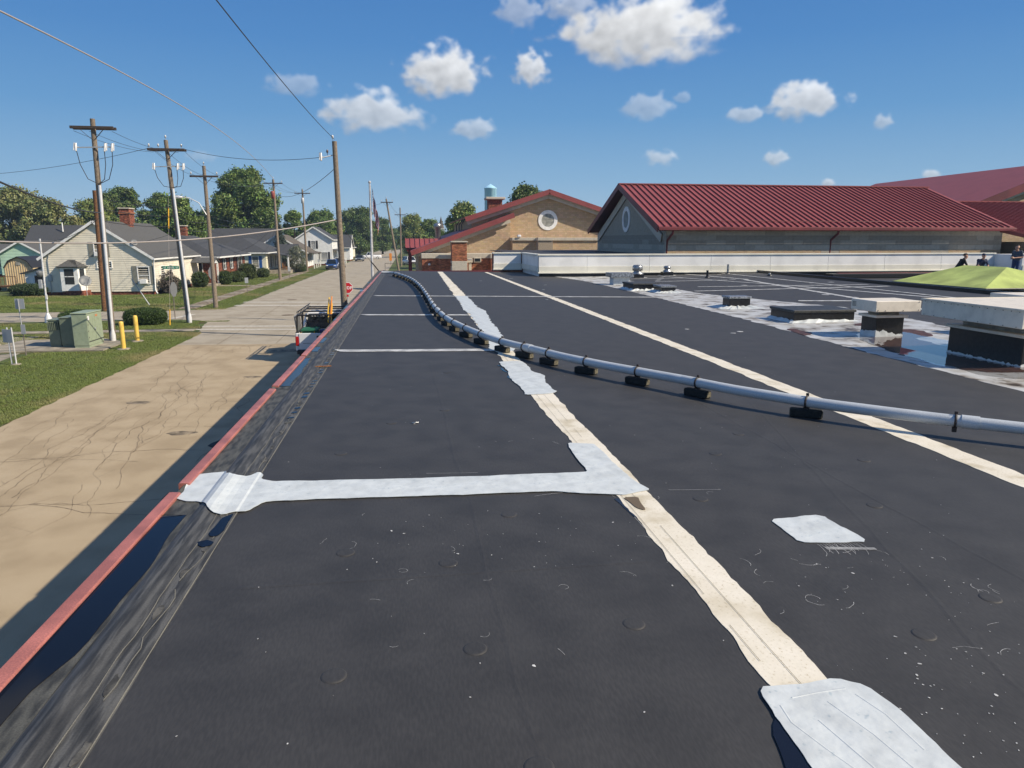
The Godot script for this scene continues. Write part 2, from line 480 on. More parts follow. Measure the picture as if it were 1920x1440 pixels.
# ---------------------------------------------------------------- sky
func make_sky() -> PanoramaSkyMaterial:
	var w := 4096
	var h := 2048
	var im := Image.create(w, h, false, Image.FORMAT_RGBF)
	for j in h:
		var el := 90.0 - (j + 0.5) * 180.0 / h
		im.fill_rect(Rect2i(0, j, w, 1), sky_at(el))
	var cl := [[17.99, 14.5, 6.0, 2.9, 1.0], [3.19, 11.93, 3.5, 2.0, 1.0], [9.71, 12.29, 1.45, 1.35, 0.9], [-2.19, 9.01, 4.1, 1.7, 0.8], [-7.67, 10.82, 2.2, 0.85, 0.32], [5.23, 8.2, 1.9, 0.9, 0.55], [18.38, 9.51, 1.9, 1.1, 0.4], [25.51, 8.8, 1.6, 0.6, 0.55], [29.62, 9.35, 2.6, 1.4, 0.9], [34.67, 7.82, 0.7, 0.6, 0.5], [19.58, 5.97, 1.35, 0.65, 0.55], [27.93, 5.67, 0.9, 0.7, 0.65], [8.7, 16.07, 1.7, 1.4, 0.4], [37.89, 4.27, 0.6, 0.36, 0.7], [31.64, 3.89, 0.6, 0.36, 0.7], [-14.54, 5.73, 1.3, 0.4, 0.22], [21.08, 10.15, 0.7, 0.45, 0.25], [12.6, 16.4, 2.0, 1.3, 0.45]]
	var r := RandomNumberGenerator.new()
	r.seed = 5
	for k in 60:
		var az := r.randf_range(48.0, 318.0)
		var sz := r.randf_range(0.8, 5.0)
		var el := r.randf_range(4.0, 9.0) + sz * r.randf_range(0.6, 2.4)
		cl.append([az if az < 180.0 else az - 360.0, el, sz, sz * r.randf_range(0.4, 0.6), r.randf_range(0.3, 1.0)])
	for k in 34:  # higher clouds out of view, added for their neutral fill light
		var sz := r.randf_range(3.0, 7.5)
		cl.append([r.randf_range(-180.0, 180.0), r.randf_range(27.0, 66.0), sz, sz * r.randf_range(0.5, 0.8), r.randf_range(0.4, 1.0)])
	var f := FastNoiseLite.new()
	f.noise_type = FastNoiseLite.TYPE_SIMPLEX_SMOOTH
	f.fractal_octaves = 5
	f.fractal_gain = 0.46
	f.frequency = 1.0
	for c in cl:
		f.seed = int(absf(c[0] * 31.0) + c[1] * 7.0)
		var fl := cos(deg_to_rad(c[1]))
		var x0 := int((c[0] + 360.0 - c[2] * 1.35 / fl) * w / 360.0)
		var x1 := int((c[0] + 360.0 + c[2] * 1.35 / fl) * w / 360.0)
		var y0 := int((90.0 - c[1] - c[3] * 1.5) * h / 180.0)
		var y1 := int((90.0 - c[1] + c[3] * 1.5) * h / 180.0)
		for y in range(y0, y1):
			for x in range(x0, x1):
				var az: float = (x + 0.5) * 360.0 / w - 360.0
				var el: float = 90.0 - (y + 0.5) * 180.0 / h
				var u: float = (az - c[0]) * fl / c[2]
				var v: float = (el - c[1]) / c[3]
				var q: float = 1.25 / sqrt(c[2])
				var n := f.get_noise_3d(az * fl * q * 0.9, el * q * 1.1, c[0])
				var bend := v * 0.95 if v > 0.0 else v * 1.25
				var d := 1.0 - sqrt(u * u + bend * bend) + n * 0.54 + 0.03
				var a = smoothstep(-0.04, 0.46 if v > -0.1 else 0.66, d) * c[4]
				if a < 0.004: continue
				var n2 := f.get_noise_3d(az * fl * q * 1.1 + 9.0, el * q * 1.5, c[0] + 5.0)
				var lit := clampf(0.7 + 0.24 * v + 0.1 * u + 0.16 * n2 - 0.16 * clampf(d - 0.35, 0.0, 1.0), 0.4, 1.0)
				var cc := Color(0.86, 0.87, 0.88) * lit
				cc = cc.lerp(sky_at(el), clampf(0.32 - el * 0.02, 0.0, 0.3))
				im.set_pixel(posmod(x, w), y, im.get_pixel(posmod(x, w), y).lerp(cc, a * 0.97))
	var m := PanoramaSkyMaterial.new()
	m.panorama = ImageTexture.create_from_image(im)
	return m

func sky_at(el: float) -> Color:
	var stops := [[-90.0, Color(0.17, 0.165, 0.15)], [-3.0, Color(0.24, 0.25, 0.26)], [-0.5, Color(0.32, 0.435, 0.54)], [1.5, Color(0.29, 0.425, 0.55)], [4.5, Color(0.205, 0.36, 0.535)], [9.0, Color(0.118, 0.275, 0.5)], [14.0, Color(0.075, 0.212, 0.46)], [20.0, Color(0.052, 0.165, 0.41)], [45.0, Color(0.045, 0.135, 0.34)], [90.0, Color(0.04, 0.115, 0.3)]]
	for i in stops.size() - 1:
		if el <= stops[i + 1][0]:
			return stops[i][1].lerp(stops[i + 1][1], (el - stops[i][0]) / (stops[i + 1][0] - stops[i][0]))
	return stops[-1][1]

func _ready() -> void:
	# camera
	var cam := Camera3D.new()
	cam.name = "camera"
	cam.position = Vector3(0, EYE, 0)
	cam.rotation_degrees = Vector3(-11.5, -8.3, 0)
	cam.fov = 56.82
	cam.near = 0.1
	cam.far = 6000.0
	add_child(cam)
	cam.current = true
	# sky
	var env := Environment.new()
	env.background_mode = Environment.BG_SKY
	env.sky = Sky.new()
	env.sky.sky_material = make_sky()
	env.tonemap_mode = Environment.TONE_MAPPER_LINEAR
	env.tonemap_exposure = 1.5
	env.background_energy_multiplier = 0.82
	env.fog_enabled = true
	env.fog_density = 0.0003
	env.fog_light_color = Color(0.72, 0.82, 0.94)
	env.sdfgi_enabled = true
	env.ssao_enabled = true
	env.ssil_enabled = true
	var we := WorldEnvironment.new()
	we.name = "environment"
	we.environment = env
	add_child(we)
	# sun: from the right, a little behind the camera, 38 degrees high
	var sun := DirectionalLight3D.new()
	sun.name = "sun"
	sun.light_energy = 1.3
	sun.light_angular_distance = 0.53
	sun.light_color = Color(1.0, 0.945, 0.855)
	sun.shadow_enabled = true
	add_child(sun)
	sun.look_at_from_position(Vector3(0.714, 0.621, 0.321) * 50.0, Vector3.ZERO)
	make_materials()
	build_ground()
	build_roof()
	build_roof_kit()
	build_school()
	build_houses()
	build_poles()
	build_street_things()
	build_vehicles()
	build_people()
	build_plants()

# ---------------------------------------------------------------- ground, road, paths
func is_lawn(x: float, z: float) -> bool:
	if x > -11.35 or x < -60.0: return false
	if z > -47.0 and z < -41.0 and x > -11.35 - (-41.0 - z) * 0.3: return false
	if z < -41.9 and z > -43.6: return false
	if z < -48.5 and z > -55.2: return false
	if z < -55.2 and x > -13.5: return false
	if z < -55.2 and x > -17.2 and x < -15.7: return false
	if x < -14.1 and x > -19.6 and z < -35.0 and z > -39.4: return false
	if x < -17.0 and z > -36.5 and z < -22.0 and x < -17.0 - (z + 36.5) * 0.0: return z > -31.0 and x > -18.6
	if z < -83.4 and z > -84.9 and x > -22.5: return false
	if x < -23.0 and x > -34.6 and z < -71.0 and z > -89.0: return false
	return true

func build_ground() -> void:
	var st := S()
	# one sheet to the horizon, finer near the street
	flat(st, -3000, 3000, -4000, 1500, 0.0)
	struct("ground", st, M.lawn)
	# street
	var near := [Vector2(-1.7, 30), Vector2(-1.7, -36.0)]
	var i := 0
	near.append(Vector2(-11.35, -36.7))
	var z := -36.7
	nz.seed = 9
	nz.frequency = 0.35
	while z < 30.0:
		z += 0.35
		near.append(Vector2(-11.3 + nz.get_noise_1d(z * 2.0) * 0.16 + nz.get_noise_1d(z * 9.0 + 50.0) * 0.07, z))
	st = S()
	poly_flat(st, near, 0.008)
	var road := struct("road", st, M.road)
	var far := [Vector2(-1.7, -36.0), Vector2(-1.7, -42.0), Vector2(30, -42.0), Vector2(30, -69.0), Vector2(0.8, -69.0), Vector2(-0.6, -72.0), Vector2(-3.2, -100.0), Vector2(-3.0, -200.0), Vector2(-2.0, -500.0)]
	far.append_array([Vector2(-12.5, -500.0), Vector2(-13.2, -200.0)])
	z = -130.0
	while z < -57.5:
		far.append(Vector2(-13.25 + nz.get_noise_1d(z * 1.6) * 0.2, z))
		z += 0.8
	far.append_array([Vector2(-13.6, -56.6), Vector2(-14.6, -55.5), Vector2(-17, -54.9), Vector2(-30, -54.8), Vector2(-140, -55.5), Vector2(-140, -47.0), Vector2(-30, -48.0), Vector2(-18, -48.9), Vector2(-14.8, -48.7), Vector2(-13.3, -48.0), Vector2(-12.5, -46.8)])
	z = -46.0
	while z < -37.0:
		far.append(Vector2(-11.35 - clampf((-39.5 - z) * 0.17, 0.0, 1.2) + nz.get_noise_1d(z * 4.0) * 0.09, z))
		z += 0.4
	far.append(Vector2(-11.35, -36.7))
	st = S()
	poly_flat(st, far, 0.008)
	struct("road", st, M.road_far)
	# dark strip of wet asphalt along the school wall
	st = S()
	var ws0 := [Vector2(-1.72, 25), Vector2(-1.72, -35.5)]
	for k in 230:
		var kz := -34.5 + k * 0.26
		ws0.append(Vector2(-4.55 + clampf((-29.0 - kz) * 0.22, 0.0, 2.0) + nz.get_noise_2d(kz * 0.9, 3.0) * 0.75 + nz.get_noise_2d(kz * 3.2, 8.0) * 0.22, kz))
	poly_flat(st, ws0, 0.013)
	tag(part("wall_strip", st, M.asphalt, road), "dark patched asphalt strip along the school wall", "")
	# crosswalk lines and stop line
	for q in [[-12.2, -44.55, -5.5, -43.75, 0.42], [-12.35, -43.05, -5.5, -42.15, 0.4], [-13.5, -58.6, -5.0, -57.4, 0.6], [-13.6, -61.7, -5.0, -60.4, 0.6]]:
		st = S()
		var d = Vector2(q[2] - q[0], q[3] - q[1]).normalized().orthogonal() * q[4] * 0.5
		poly_flat(st, rough([Vector2(q[0], q[1]) + d, Vector2(q[2], q[3]) + d, Vector2(q[2], q[3]) - d, Vector2(q[0], q[1]) - d], 0.3, 0.03, int(q[1] * -10)), 0.016)
		part("crosswalk_line", st, M.line_paint, road)
	st = S()
	poly_flat(st, [Vector2(-15.6, -49.3), Vector2(-15.2, -49.3), Vector2(-14.6, -52.0), Vector2(-15.0, -52.0)], 0.016)
	part("stop_line", st, M.line_paint, road)
	# manhole covers
	for p in [Vector2(-9.9, -63.5), Vector2(-8.2, -50.5)]:
		st = S()
		lathe(st, [Vector2(0.42, 0.012), Vector2(0.42, 0.022), Vector2(0.0, 0.024)], Vector3(p.x, 0, p.y), 18, false)
		part("manhole_cover", st, M.crack, road)
	# cracks, patches
	rng.seed = 21
	st = S()
	for k in 60:
		var p := Vector2(rng.randf_range(-11.0, -6.2) if k < 46 else rng.randf_range(-6.5, -3.6), rng.randf_range(-35.0, -11.0))
		var dir := Vector2(rng.randf_range(-0.25, 0.25), -1).normalized() if k % 6 else Vector2(1, rng.randf_range(-0.3, 0.3)).normalized()
		var n := rng.randi_range(16, 70)
		var w := rng.randf_range(0.0035, 0.009)
		var prev := p
		for q in n:
			dir = dir.rotated(rng.randf_range(-0.5, 0.5)).lerp(Vector2(-0.08, -1) if k % 6 else Vector2(1, 0.1), 0.4).normalized()
			var nx := prev + dir * rng.randf_range(0.08, 0.24)
			if nx.x < -11.1 or nx.x > -3.0 or nx.y < -36.0: break
			var o := dir.orthogonal() * w * rng.randf_range(0.4, 1.3)
			quad(st, Vector3(prev.x - o.x, 0.012, prev.y - o.y), Vector3(nx.x - o.x, 0.012, nx.y - o.y), Vector3(nx.x + o.x, 0.012, nx.y + o.y), Vector3(prev.x + o.x, 0.012, prev.y + o.y), Vector3.UP)
			if rng.randf() < 0.08:
				var b := dir.rotated(rng.randf_range(0.7, 1.4) * (1 if rng.randf() < 0.5 else -1))
				var e := nx + b * rng.randf_range(0.2, 0.7)
				var ob := b.orthogonal() * w * 0.6
				quad(st, Vector3(nx.x - ob.x, 0.0125, nx.y - ob.y), Vector3(e.x, 0.0125, e.y), Vector3(e.x + 0.004, 0.0125, e.y), Vector3(nx.x + ob.x, 0.0125, nx.y + ob.y), Vector3.UP)
			prev = nx
	bar_flat(st, Vector2(-11.3, -36.35), Vector2(-1.8, -35.7), 0.05, 0.0135)
	for x in [-9.4, -6.6]: bar_flat(st, Vector2(x, -36.5), Vector2(x - 0.6, -60.0), 0.03, 0.0135)
	for zz in [-40.0, -48.5, -53.0]: bar_flat(st, Vector2(-11.0, zz), Vector2(-3.0, zz + 0.7), 0.03, 0.0136)
	var ck := part("road_cracks", st, M.crack, road)
	ck.set_meta("kind", "stuff")
	# old oil stain blots
	st = S()
	for k in 5:
		var c: Vector2 = [Vector2(-6.1, -19.5), Vector2(-5.9, -27.5), Vector2(-9.2, -15.0), Vector2(-8.6, -23.5), Vector2(-5.6, -34.0)][k]
		var blob := []
		for a in 14:
			blob.append(c + Vector2.from_angle(TAU * a / 14.0) * Vector2(0.5, 0.28) * rng.randf_range(0.5, 1.0) * (2.2 if k == 4 else 1.0))
		poly_flat(st, rough(blob, 0.08, 0.05, k), 0.0105)
	part("road_stains", st, M.walk, road).set_meta("kind", "stuff")
	# sidewalks: slabs one by one
	var wk := Node3D.new()
	wk.name = "sidewalk"
	wk.set_meta("kind", "structure")
	add_child(wk)
	var slab := mesh_of(box(Vector3(0, 0.02, 0), Vector3(1.27, 0.05, 1.5), 0.012))
	for k in 44:
		if k % 22 == 21: continue
		part("slab", slab, [M.walk, M.concrete, M.walk][k % 3], wk, Vector3(-16.45 + sin(k * 1.7) * 0.012, sin(k * 2.3) * 0.006, -57.0 - k * 1.53))
	slab = mesh_of(box(Vector3(0, 0.016, 0), Vector3(1.5, 0.045, 0.9), 0.012))
	for k in 15:
		part("slab", slab, M.concrete, wk, Vector3(-12.9 - k * 1.53, sin(k * 2.9) * 0.005, -42.75))
	for k in 4:
		part("slab", slab, M.concrete, wk, Vector3(-17.9 - k * 1.53, 0.0, -84.2))
	for k in 3:
		part("slab", slab, M.concrete, wk, Vector3(-14.9 - k * 1.53, 0.002, -112.5))
	for k in 3:
		part("slab", slab, M.concrete, wk, Vector3(-18.2 - k * 1.53, 0.004, -112.5))
	# concrete pad and parking bay behind the cabinets
	st = S()
	ext(st, [Vector2(-14.15, -35.2), Vector2(-14.15, -37.9), Vector2(-15.6, -39.3), Vector2(-19.6, -39.3), Vector2(-19.6, -34.8), Vector2(-17.5, -35.3)], Vector3(0, 0.005, 0), Vector3(1, 0, 0), Vector3(0, 0, 1), Vector3(0, 0.06, 0))
	struct("concrete_pad", st, M.concrete)
	st = S()
	poly_flat(st, [Vector2(-19.6, -34.0), Vector2(-19.6, -41.2), Vector2(-60, -41.2), Vector2(-60, -22.0), Vector2(-18.7, -22.0), Vector2(-18.7, -30.5), Vector2(-17.2, -32.0), Vector2(-17.6, -35.0)], 0.008)
	struct("parking_lot", st, M.concrete)
	var ws := thing("wheel_stop", "long concrete wheel stop on the parking pad beside the cabinets", "wheel stop", Vector3(-20.6, 0, -37.2), 8.0)
	part("stop_block", box(Vector3(0, 0.075, 0), Vector3(2.0, 0.14, 0.18), 0.03), M.concrete, ws)
	# verge and drive beyond the school
	st = S()
	poly_flat(st, [Vector2(-3.1, -118.0), Vector2(3.0, -118.0), Vector2(3.0, -110.0), Vector2(-3.1, -110.0)], 0.012)
	struct("drive", st, M.asphalt)

func bar_flat(st: SurfaceTool, a: Vector2, b: Vector2, w: float, y: float) -> void:
	var o := (b - a).normalized().orthogonal() * w * 0.5
	quad(st, Vector3(a.x - o.x, y, a.y - o.y), Vector3(b.x - o.x, y, b.y - o.y), Vector3(b.x + o.x, y, b.y + o.y), Vector3(a.x + o.x, y, a.y + o.y), Vector3.UP)

# ---------------------------------------------------------------- the flat roof
const RIM := [[-1.64, 0.012], [-1.615, -0.002], [-1.43, 0.0], [-1.395, 0.022], [-1.36, 0.034], [-1.32, 0.03], [-1.27, 0.014], [-1.23, 0.008], [-1.16, 0.006], [-1.145, 0.0]]

func rh(x: float) -> float:
	return 3.35 - 0.0165 * (x + 1.7) if x < 8.8 else 3.35 - 0.0165 * 10.5 + 0.0165 * (x - 8.8)

func fh(x: float) -> float:
	var y := rh(x)
	if x < RIM[0][0]: return y + RIM[0][1]
	for i in RIM.size() - 1:
		if x <= RIM[i + 1][0]:
			return y + lerpf(RIM[i][1], RIM[i + 1][1], (x - RIM[i][0]) / (RIM[i + 1][0] - RIM[i][0]))
	return y

# a thin sheet laid on the roof: it follows the slopes and has a real edge
func sheet(st: SurfaceTool, poly: Array, lift: float, thick := 0.003) -> void:
	var cuts := [-2.5]
	for r in RIM: cuts.append(r[0])
	cuts.append_array([8.8, 40.0])
	for i in cuts.size() - 1:
		var band := PackedVector2Array([Vector2(cuts[i], -60), Vector2(cuts[i + 1], -60), Vector2(cuts[i + 1], 20), Vector2(cuts[i], 20)])
		for pc in Geometry2D.intersect_polygons(PackedVector2Array(poly), band):
			var ids := Geometry2D.triangulate_polygon(pc)
			for k in range(0, ids.size(), 3):
				var v := []
				for q in 3: v.append(Vector3(pc[ids[k + q]].x, fh(pc[ids[k + q]].x) + lift, pc[ids[k + q]].y))
				tri(st, v[0], v[1], v[2], Vector3.UP)
	var area := 0.0
	for i in poly.size(): area += poly[i].cross(poly[(i + 1) % poly.size()])
	for i in poly.size():
		var p: Vector2 = poly[i]
		var q: Vector2 = poly[(i + 1) % poly.size()]
		var o := Vector3(q.y - p.y, 0, p.x - q.x) * signf(area)
		var a := Vector3(p.x, fh(p.x) + lift, p.y)
		var b := Vector3(q.x, fh(q.x) + lift, q.y)
		quad(st, a, b, b - Vector3(0, thick, 0), a - Vector3(0, thick, 0), o)

func R4(x0: float, x1: float, z0: float, z1: float) -> Array:
	return [Vector2(x0, z0), Vector2(x1, z0), Vector2(x1, z1), Vector2(x0, z1)]

func V(a: Array) -> Array:
	var o := []
	for i in range(0, a.size(), 2): o.append(Vector2(a[i], a[i + 1]))
	return o

func lay(n: String, poly: Array, lift: float, m: Material, parent: Node, amp := 0.02, step := 0.06, sd := 1, label := "") -> MeshInstance3D:
	var st := S()
	sheet(st, rough(poly, step, amp, sd) if amp > 0.0 else poly, lift)
	var o := part(n, st, m, parent)
	if label: o.set_meta("label", label)
	return o

func build_roof() -> void:
	var b := thing("flat_roofed_school_wing", "low school wing with a flat black rubber roof and white painted seams", "building")
	# membrane
	var st := S()
	for s in [[-1.145, 8.8], [8.8, 18.85]]:
		quad(st, Vector3(s[0], rh(s[0]), 6), Vector3(s[1], rh(s[1]), 6), Vector3(s[1], rh(s[1]), -42), Vector3(s[0], rh(s[0]), -42), Vector3.UP)
	part("roof_membrane", st, M.membrane, b)
	# edge flashing: gutter, rounded hump, lap
	st = S()
	st.set_smooth_group(0)
	nz.seed = 4
	nz.frequency = 0.8
	var zz := 6.0
	while zz > -42.0:
		var z2 := maxf(zz - 0.35, -42.0)
		for i in RIM.size() - 1:
			var v := []
			for c in [[i, zz], [i + 1, zz], [i + 1, z2], [i, z2]]:
				var k: int = c[0]
				var w := 0.0 if k in [0, 1, RIM.size() - 1] else nz.get_noise_2d(c[1] * 1.3, k * 3.0)
				v.append(Vector3(RIM[k][0] + w * 0.012, rh(RIM[k][0]) + RIM[k][1] + (w * 0.004 if k > 2 and k < 7 else 0.0), c[1]))
			quad(st, v[0], v[1], v[2], v[3], Vector3.UP)
		zz = z2
	part("edge_flashing", st, M.flashing, b)
	# walls under the roof
	st = S()
	ext(st, [Vector2(-1.7, 6.0), Vector2(-1.4, 6.0), Vector2(-1.1, -41.9), Vector2(-1.39, -41.9)], Vector3(0, 0, 0), Vector3(1, 0, 0), Vector3(0, 0, 1), Vector3(0, 3.31, 0))
	part("wall", st, M.brick, b)
	part("wall", span(-1.4, 6.5, 0.0, 3.15, -41.9, -41.6), M.brick, b)
	part("wall", span(18.5, 18.8, 0.0, 3.1, -41.6, 6.0), M.brick, b)
	part("wall", span(-1.4, 18.5, 0.0, 3.1, 5.7, 6.0), M.brick, b)
	# red coping in lengths, with gaps where one slipped
	var cuts := [6.0, 2.2, -2.0, -5.0, -5.18, -8.55, -8.72, -10.95, -11.05, -14.0, -14.05, -17.1, -17.13, -20.2, -23.2, -26.3, -29.3, -32.4, -35.5, -38.6, -41.98]
	for i in cuts.size() - 1:
		var a: float = cuts[i]
		var c: float = cuts[i + 1]
		if a - c < 0.3: continue
		var wob := sin(i * 2.1) * 0.004
		st = S()
		ext(st, [Vector2(-1.725, 3.24), Vector2(-1.725, 3.366), Vector2(-1.718, 3.374), Vector2(-1.652, 3.37), Vector2(-1.645, 3.362), Vector2(-1.645, 3.33), Vector2(-1.665, 3.33), Vector2(-1.7, 3.32)], Vector3(wob + maxf(0.0, -a) * 0.0075, 0, a - 0.004), Vector3(1, 0, 0), Vector3(0, 1, 0), Vector3(maxf(0.0, -c) * 0.0075 - maxf(0.0, -a) * 0.0075, 0, c - a + 0.008))
		part("edge_coping", st, M.coping_red, b)
	st = S()
	sx(st, -1.41, 5.6, 3.15, 3.33, -42.06, -41.98)
	part("edge_coping", st, M.trim_red, b)
	# film and standing water in the gutter
	lay("gutter_film", V([-1.64, 6, -1.43, 6, -1.43, -8.6, -1.64, -8.6]), 0.0022, M.gutter_film, b, 0.0)
	lay("gutter_film", V([-1.64, -8.6, -1.43, -8.6, -1.43, -41.5, -1.64, -41.5]), 0.0021, M.gutter_film, b, 0.0)
	var wets := [[2.4, -4.6, -1.432], [-8.75, -10.9, -1.44], [-11.5, -12.05, -1.44], [-12.5, -13.2, -1.45], [-15.9, -16.5, -1.46], [-18.6, -19.6, -1.46], [-25.0, -26.0, -1.46], [-30.0, -30.6, -1.48]]
	for i in wets.size():
		var w: Array = wets[i]
		var pl := [Vector2(-1.639, w[0]), Vector2(w[2], w[0] - 0.02)]
		var k := 0
		var nk := int((w[0] - w[1]) / 0.12)
		for q in nk:
			var z: float = w[0] - 0.06 - (w[0] - w[1] - 0.12) * q / nk
			var x: float = w[2] - 0.02 + 0.012 * sin(z * 3.1) + 0.01 * sin(z * 7.7)
			if i == 0 and z > -3.25: x -= clampf((z + 3.25) * 0.09, 0.0, 0.1) + 0.008 * sin(z * 13.0)
			pl.append(Vector2(x, z))
		pl.append(Vector2(w[2] - 0.03, w[1]))
		pl.append(Vector2(-1.639, w[1] + 0.01))
		lay("wet_film", pl, 0.0052, M.wet_black, b, 0.0, 0.06, 1, "glossy wet black film lying in the roof gutter")
	# two dried puddles and the dashes of water on the lap
	lay("wet_film", V([-1.22, -4.5, -1.165, -4.58, -1.16, -4.3, -1.175, -4.22, -1.215, -4.21, -1.235, -4.26, -1.225, -4.36]), 0.005, M.wet_black, b, 0.006, 0.03, 5)
	lay("wet_film", V([-1.265, -4.13, -1.22, -4.165, -1.175, -4.13, -1.18, -4.085, -1.22, -4.06, -1.25, -4.08]), 0.005, M.wet_black, b, 0.004, 0.03, 6)
	rng.seed = 3
	for i in 26:
		var z := -6.9 - i * 0.19 - rng.randf() * 0.05
		if i in [5, 12, 13, 19]: continue
		var l := rng.randf_range(0.03, 0.11)
		lay("wet_film", V([-1.225, z, -1.168, z - 0.03, -1.168, z - 0.03 - l, -1.215, z - l]), 0.005, M.wet_black if i % 4 else M.gutter_film, b, 0.005, 0.03, i)
	# pale dried scum lines along the lap
	st = S()
	for k in 3:
		var x0: float = [-1.15, -1.262, -1.205][k]
		var z := 5.0
		var last := Vector2(x0, z)
		while z > (-40.0 if k < 2 else -24.0):
			z -= 0.09
			var x := x0 + (0.0 if k == 0 else nz.get_noise_2d(z * 2.0, k * 9.0) * (0.012 if k == 1 else 0.045))
			var w := 0.0016 + 0.0022 * absf(nz.get_noise_2d(z * 5.0, k * 5.0 + 3.0))
			if k < 2 or nz.get_noise_2d(z * 1.5, 77.0) > -0.1:
				strip(st, last, Vector2(x, z), w, 0.0035)
			last = Vector2(x, z)
	part("scum_lines", st, M.line_dust, b).set_meta("kind", "stuff")
	for k in 22:
		var z := -1.9 - k * 0.42 - rng.randf() * 0.2
		var x := rng.randf_range(-1.235, -1.17)
		var pl := []
		for a in 9: pl.append(Vector2(x, z) + Vector2.from_angle(TAU * a / 9.0) * Vector2(0.018, 0.07) * rng.randf_range(0.5, 1.3))
		lay("silt_mark", pl, 0.0032, M.flashing_pale, b, 0.008, 0.02, k)
	# long seams: old cream coating
	lay("seam_strip", V([1.37, 5.0, 1.68, 5.0, 1.7, -4.7, 1.68, -7.8, 1.66, -11.0, 1.4, -11.0, 1.4, -7.8, 1.45, -4.7]), 0.004, M.coating_old, b, 0.022, 0.05, 11, "cream stained seam coating running the length of the roof")
	lay("seam_strip", V([1.66, -10.8, 1.75, -14.4, 1.9, -25.0, 2.0, -41.3, 1.72, -41.3, 1.52, -24.6, 1.44, -14.4, 1.4, -10.8]), 0.0045, M.coating_old, b, 0.05, 0.1, 12)
	lay("seam_strip", V([4.6, 5.0, 4.9, 5.0, 4.86, -9.3, 4.8, -17.0, 4.74, -26.0, 4.6, -41.3, 4.42, -41.3, 4.5, -26.0, 4.56, -17.0, 4.6, -9.3]), 0.004, M.coating_old, b, 0.03, 0.09, 13)
	# membrane laps showing through the coating as fine grooves
	st = S()
	for x in [1.47, 1.56]:
		var z := 4.0
		while z > -11.0:
			if nz.get_noise_1d(z + x * 40.0) > -0.25: strip(st, Vector2(x, z), Vector2(x, z - 0.3), 0.0013, 0.0075)
			z -= 0.3
	part("lap_lines", st, M.line_dust, b).set_meta("kind", "stuff")
	# cross seams
	var xs := [[-1.22, 1.42, -11.68, 0.2], [-1.16, 1.45, -17.32, 0.2], [-1.12, 9.6, -23.25, 0.2]]
	for i in 3:
		var q: Array = xs[i]
		lay("seam_strip", V([q[0], q[2], q[0] + 0.14, q[2] + q[3], q[1], q[2] + q[3] * 1.05, q[1], q[2] - q[3] * 0.15, q[0] + 0.1, q[2] - q[3] * 0.1]), 0.0085, M.coating_stripe, b, 0.02, 0.09, 31 + i, "thin white cross seam stripe between the long seams")
	# fresh pale coating: the tee at the edge and other patches
	lay("repair_patch", V([-1.63, -4.92, -1.6, -5.02, -1.66, -5.42, -1.42, -5.47, -1.4, -5.36, -1.32, -5.3, -1.22, -5.32, -1.17, -5.42, -1.13, -5.38, -1.12, -5.27, -1.02, -5.2, 0.2, -5.17, 1.36, -5.2, 1.36, -5.9, 1.39, -6.02, 1.62, -5.96, 1.63, -5.4, 1.66, -5.0, 1.72, -4.75, 1.62, -4.72, 1.5, -4.66, 1.0, -4.79, 0.0, -4.79, -0.9, -4.8, -1.02, -4.78, -1.08, -4.62, -1.18, -4.6, -1.22, -4.55, -1.3, -4.58, -1.37, -4.72, -1.45, -4.84, -1.52, -4.84]), 0.0105, M.coating_new, b, 0.012, 0.04, 41, "broad fresh bluish white tee patch running from roof edge to seam")
	lay("repair_patch", V([1.32, -8.05, 1.6, -8.1, 1.74, -8.2, 1.72, -8.8, 1.8, -9.3, 1.68, -9.6, 1.69, -10.2, 1.66, -10.45, 1.3, -10.4, 1.34, -9.6, 1.3, -8.9, 1.36, -8.5]), 0.0105, M.coating_new, b, 0.028, 0.05, 42, "ragged pale coating patch over the long seam")
	lay("repair_patch", V([1.33, -11.6, 1.44, -11.45, 1.72, -11.4, 1.76, -12.0, 1.74, -13.0, 1.8, -14.2, 1.82, -16.0, 1.98, -18.0, 1.86, -19.4, 1.9, -21.0, 1.88, -23.1, 1.5, -23.1, 1.5, -20.5, 1.42, -18.8, 1.5, -17.4, 1.46, -15.2, 1.4, -13.0, 1.36, -12.2]), 0.0112, M.coating_new, b, 0.05, 0.09, 43)
	lay("repair_patch", V([2.32, -4.13, 2.7, -4.16, 2.76, -3.86, 2.76, -3.72, 2.32, -3.76]), 0.006, M.coating_new, b, 0.02, 0.035, 44, "lone square of pale coating on bare membrane")
	lay("primer_stain", V([1.4, -2.28, 1.4, -0.6, 1.2, -0.8, 1.17, -1.5, 1.24, -1.95, 1.29, -2.18]), 0.0055, M.black_coating, b, 0.02, 0.04, 46)
	lay("repair_patch", V([1.37, -2.42, 1.5, -2.42, 1.72, -2.44, 1.82, -2.38, 1.86, -2.2, 1.86, -1.6, 1.8, -0.6, 1.36, -0.6, 1.33, -1.8, 1.35, -2.3]), 0.0105, M.coating_new, b, 0.014, 0.035, 45, "thick pale coating patch with trowel ridges and a raised edge")
	for rd in [[1.4, -2.3, 1.39, -2.2, 1.44, -2.05, 1.5, -1.9], [1.47, -2.34, 1.6, -2.36, 1.72, -2.37], [1.6, -2.3, 1.66, -2.1, 1.7, -1.85, 1.71, -1.6], [1.5, -2.2, 1.55, -1.95, 1.58, -1.7], [1.74, -2.33, 1.78, -2.2, 1.79, -2.0]]:
		st = S()
		var rp := []
		for i in range(0, rd.size(), 2): rp.append(Vector3(rd[i], rh(rd[i]) + 0.0035, rd[i + 1]))
		tube(st, rp, 0.0085, 14)
		part("trowel_ridge", st, M.coating_new, b)
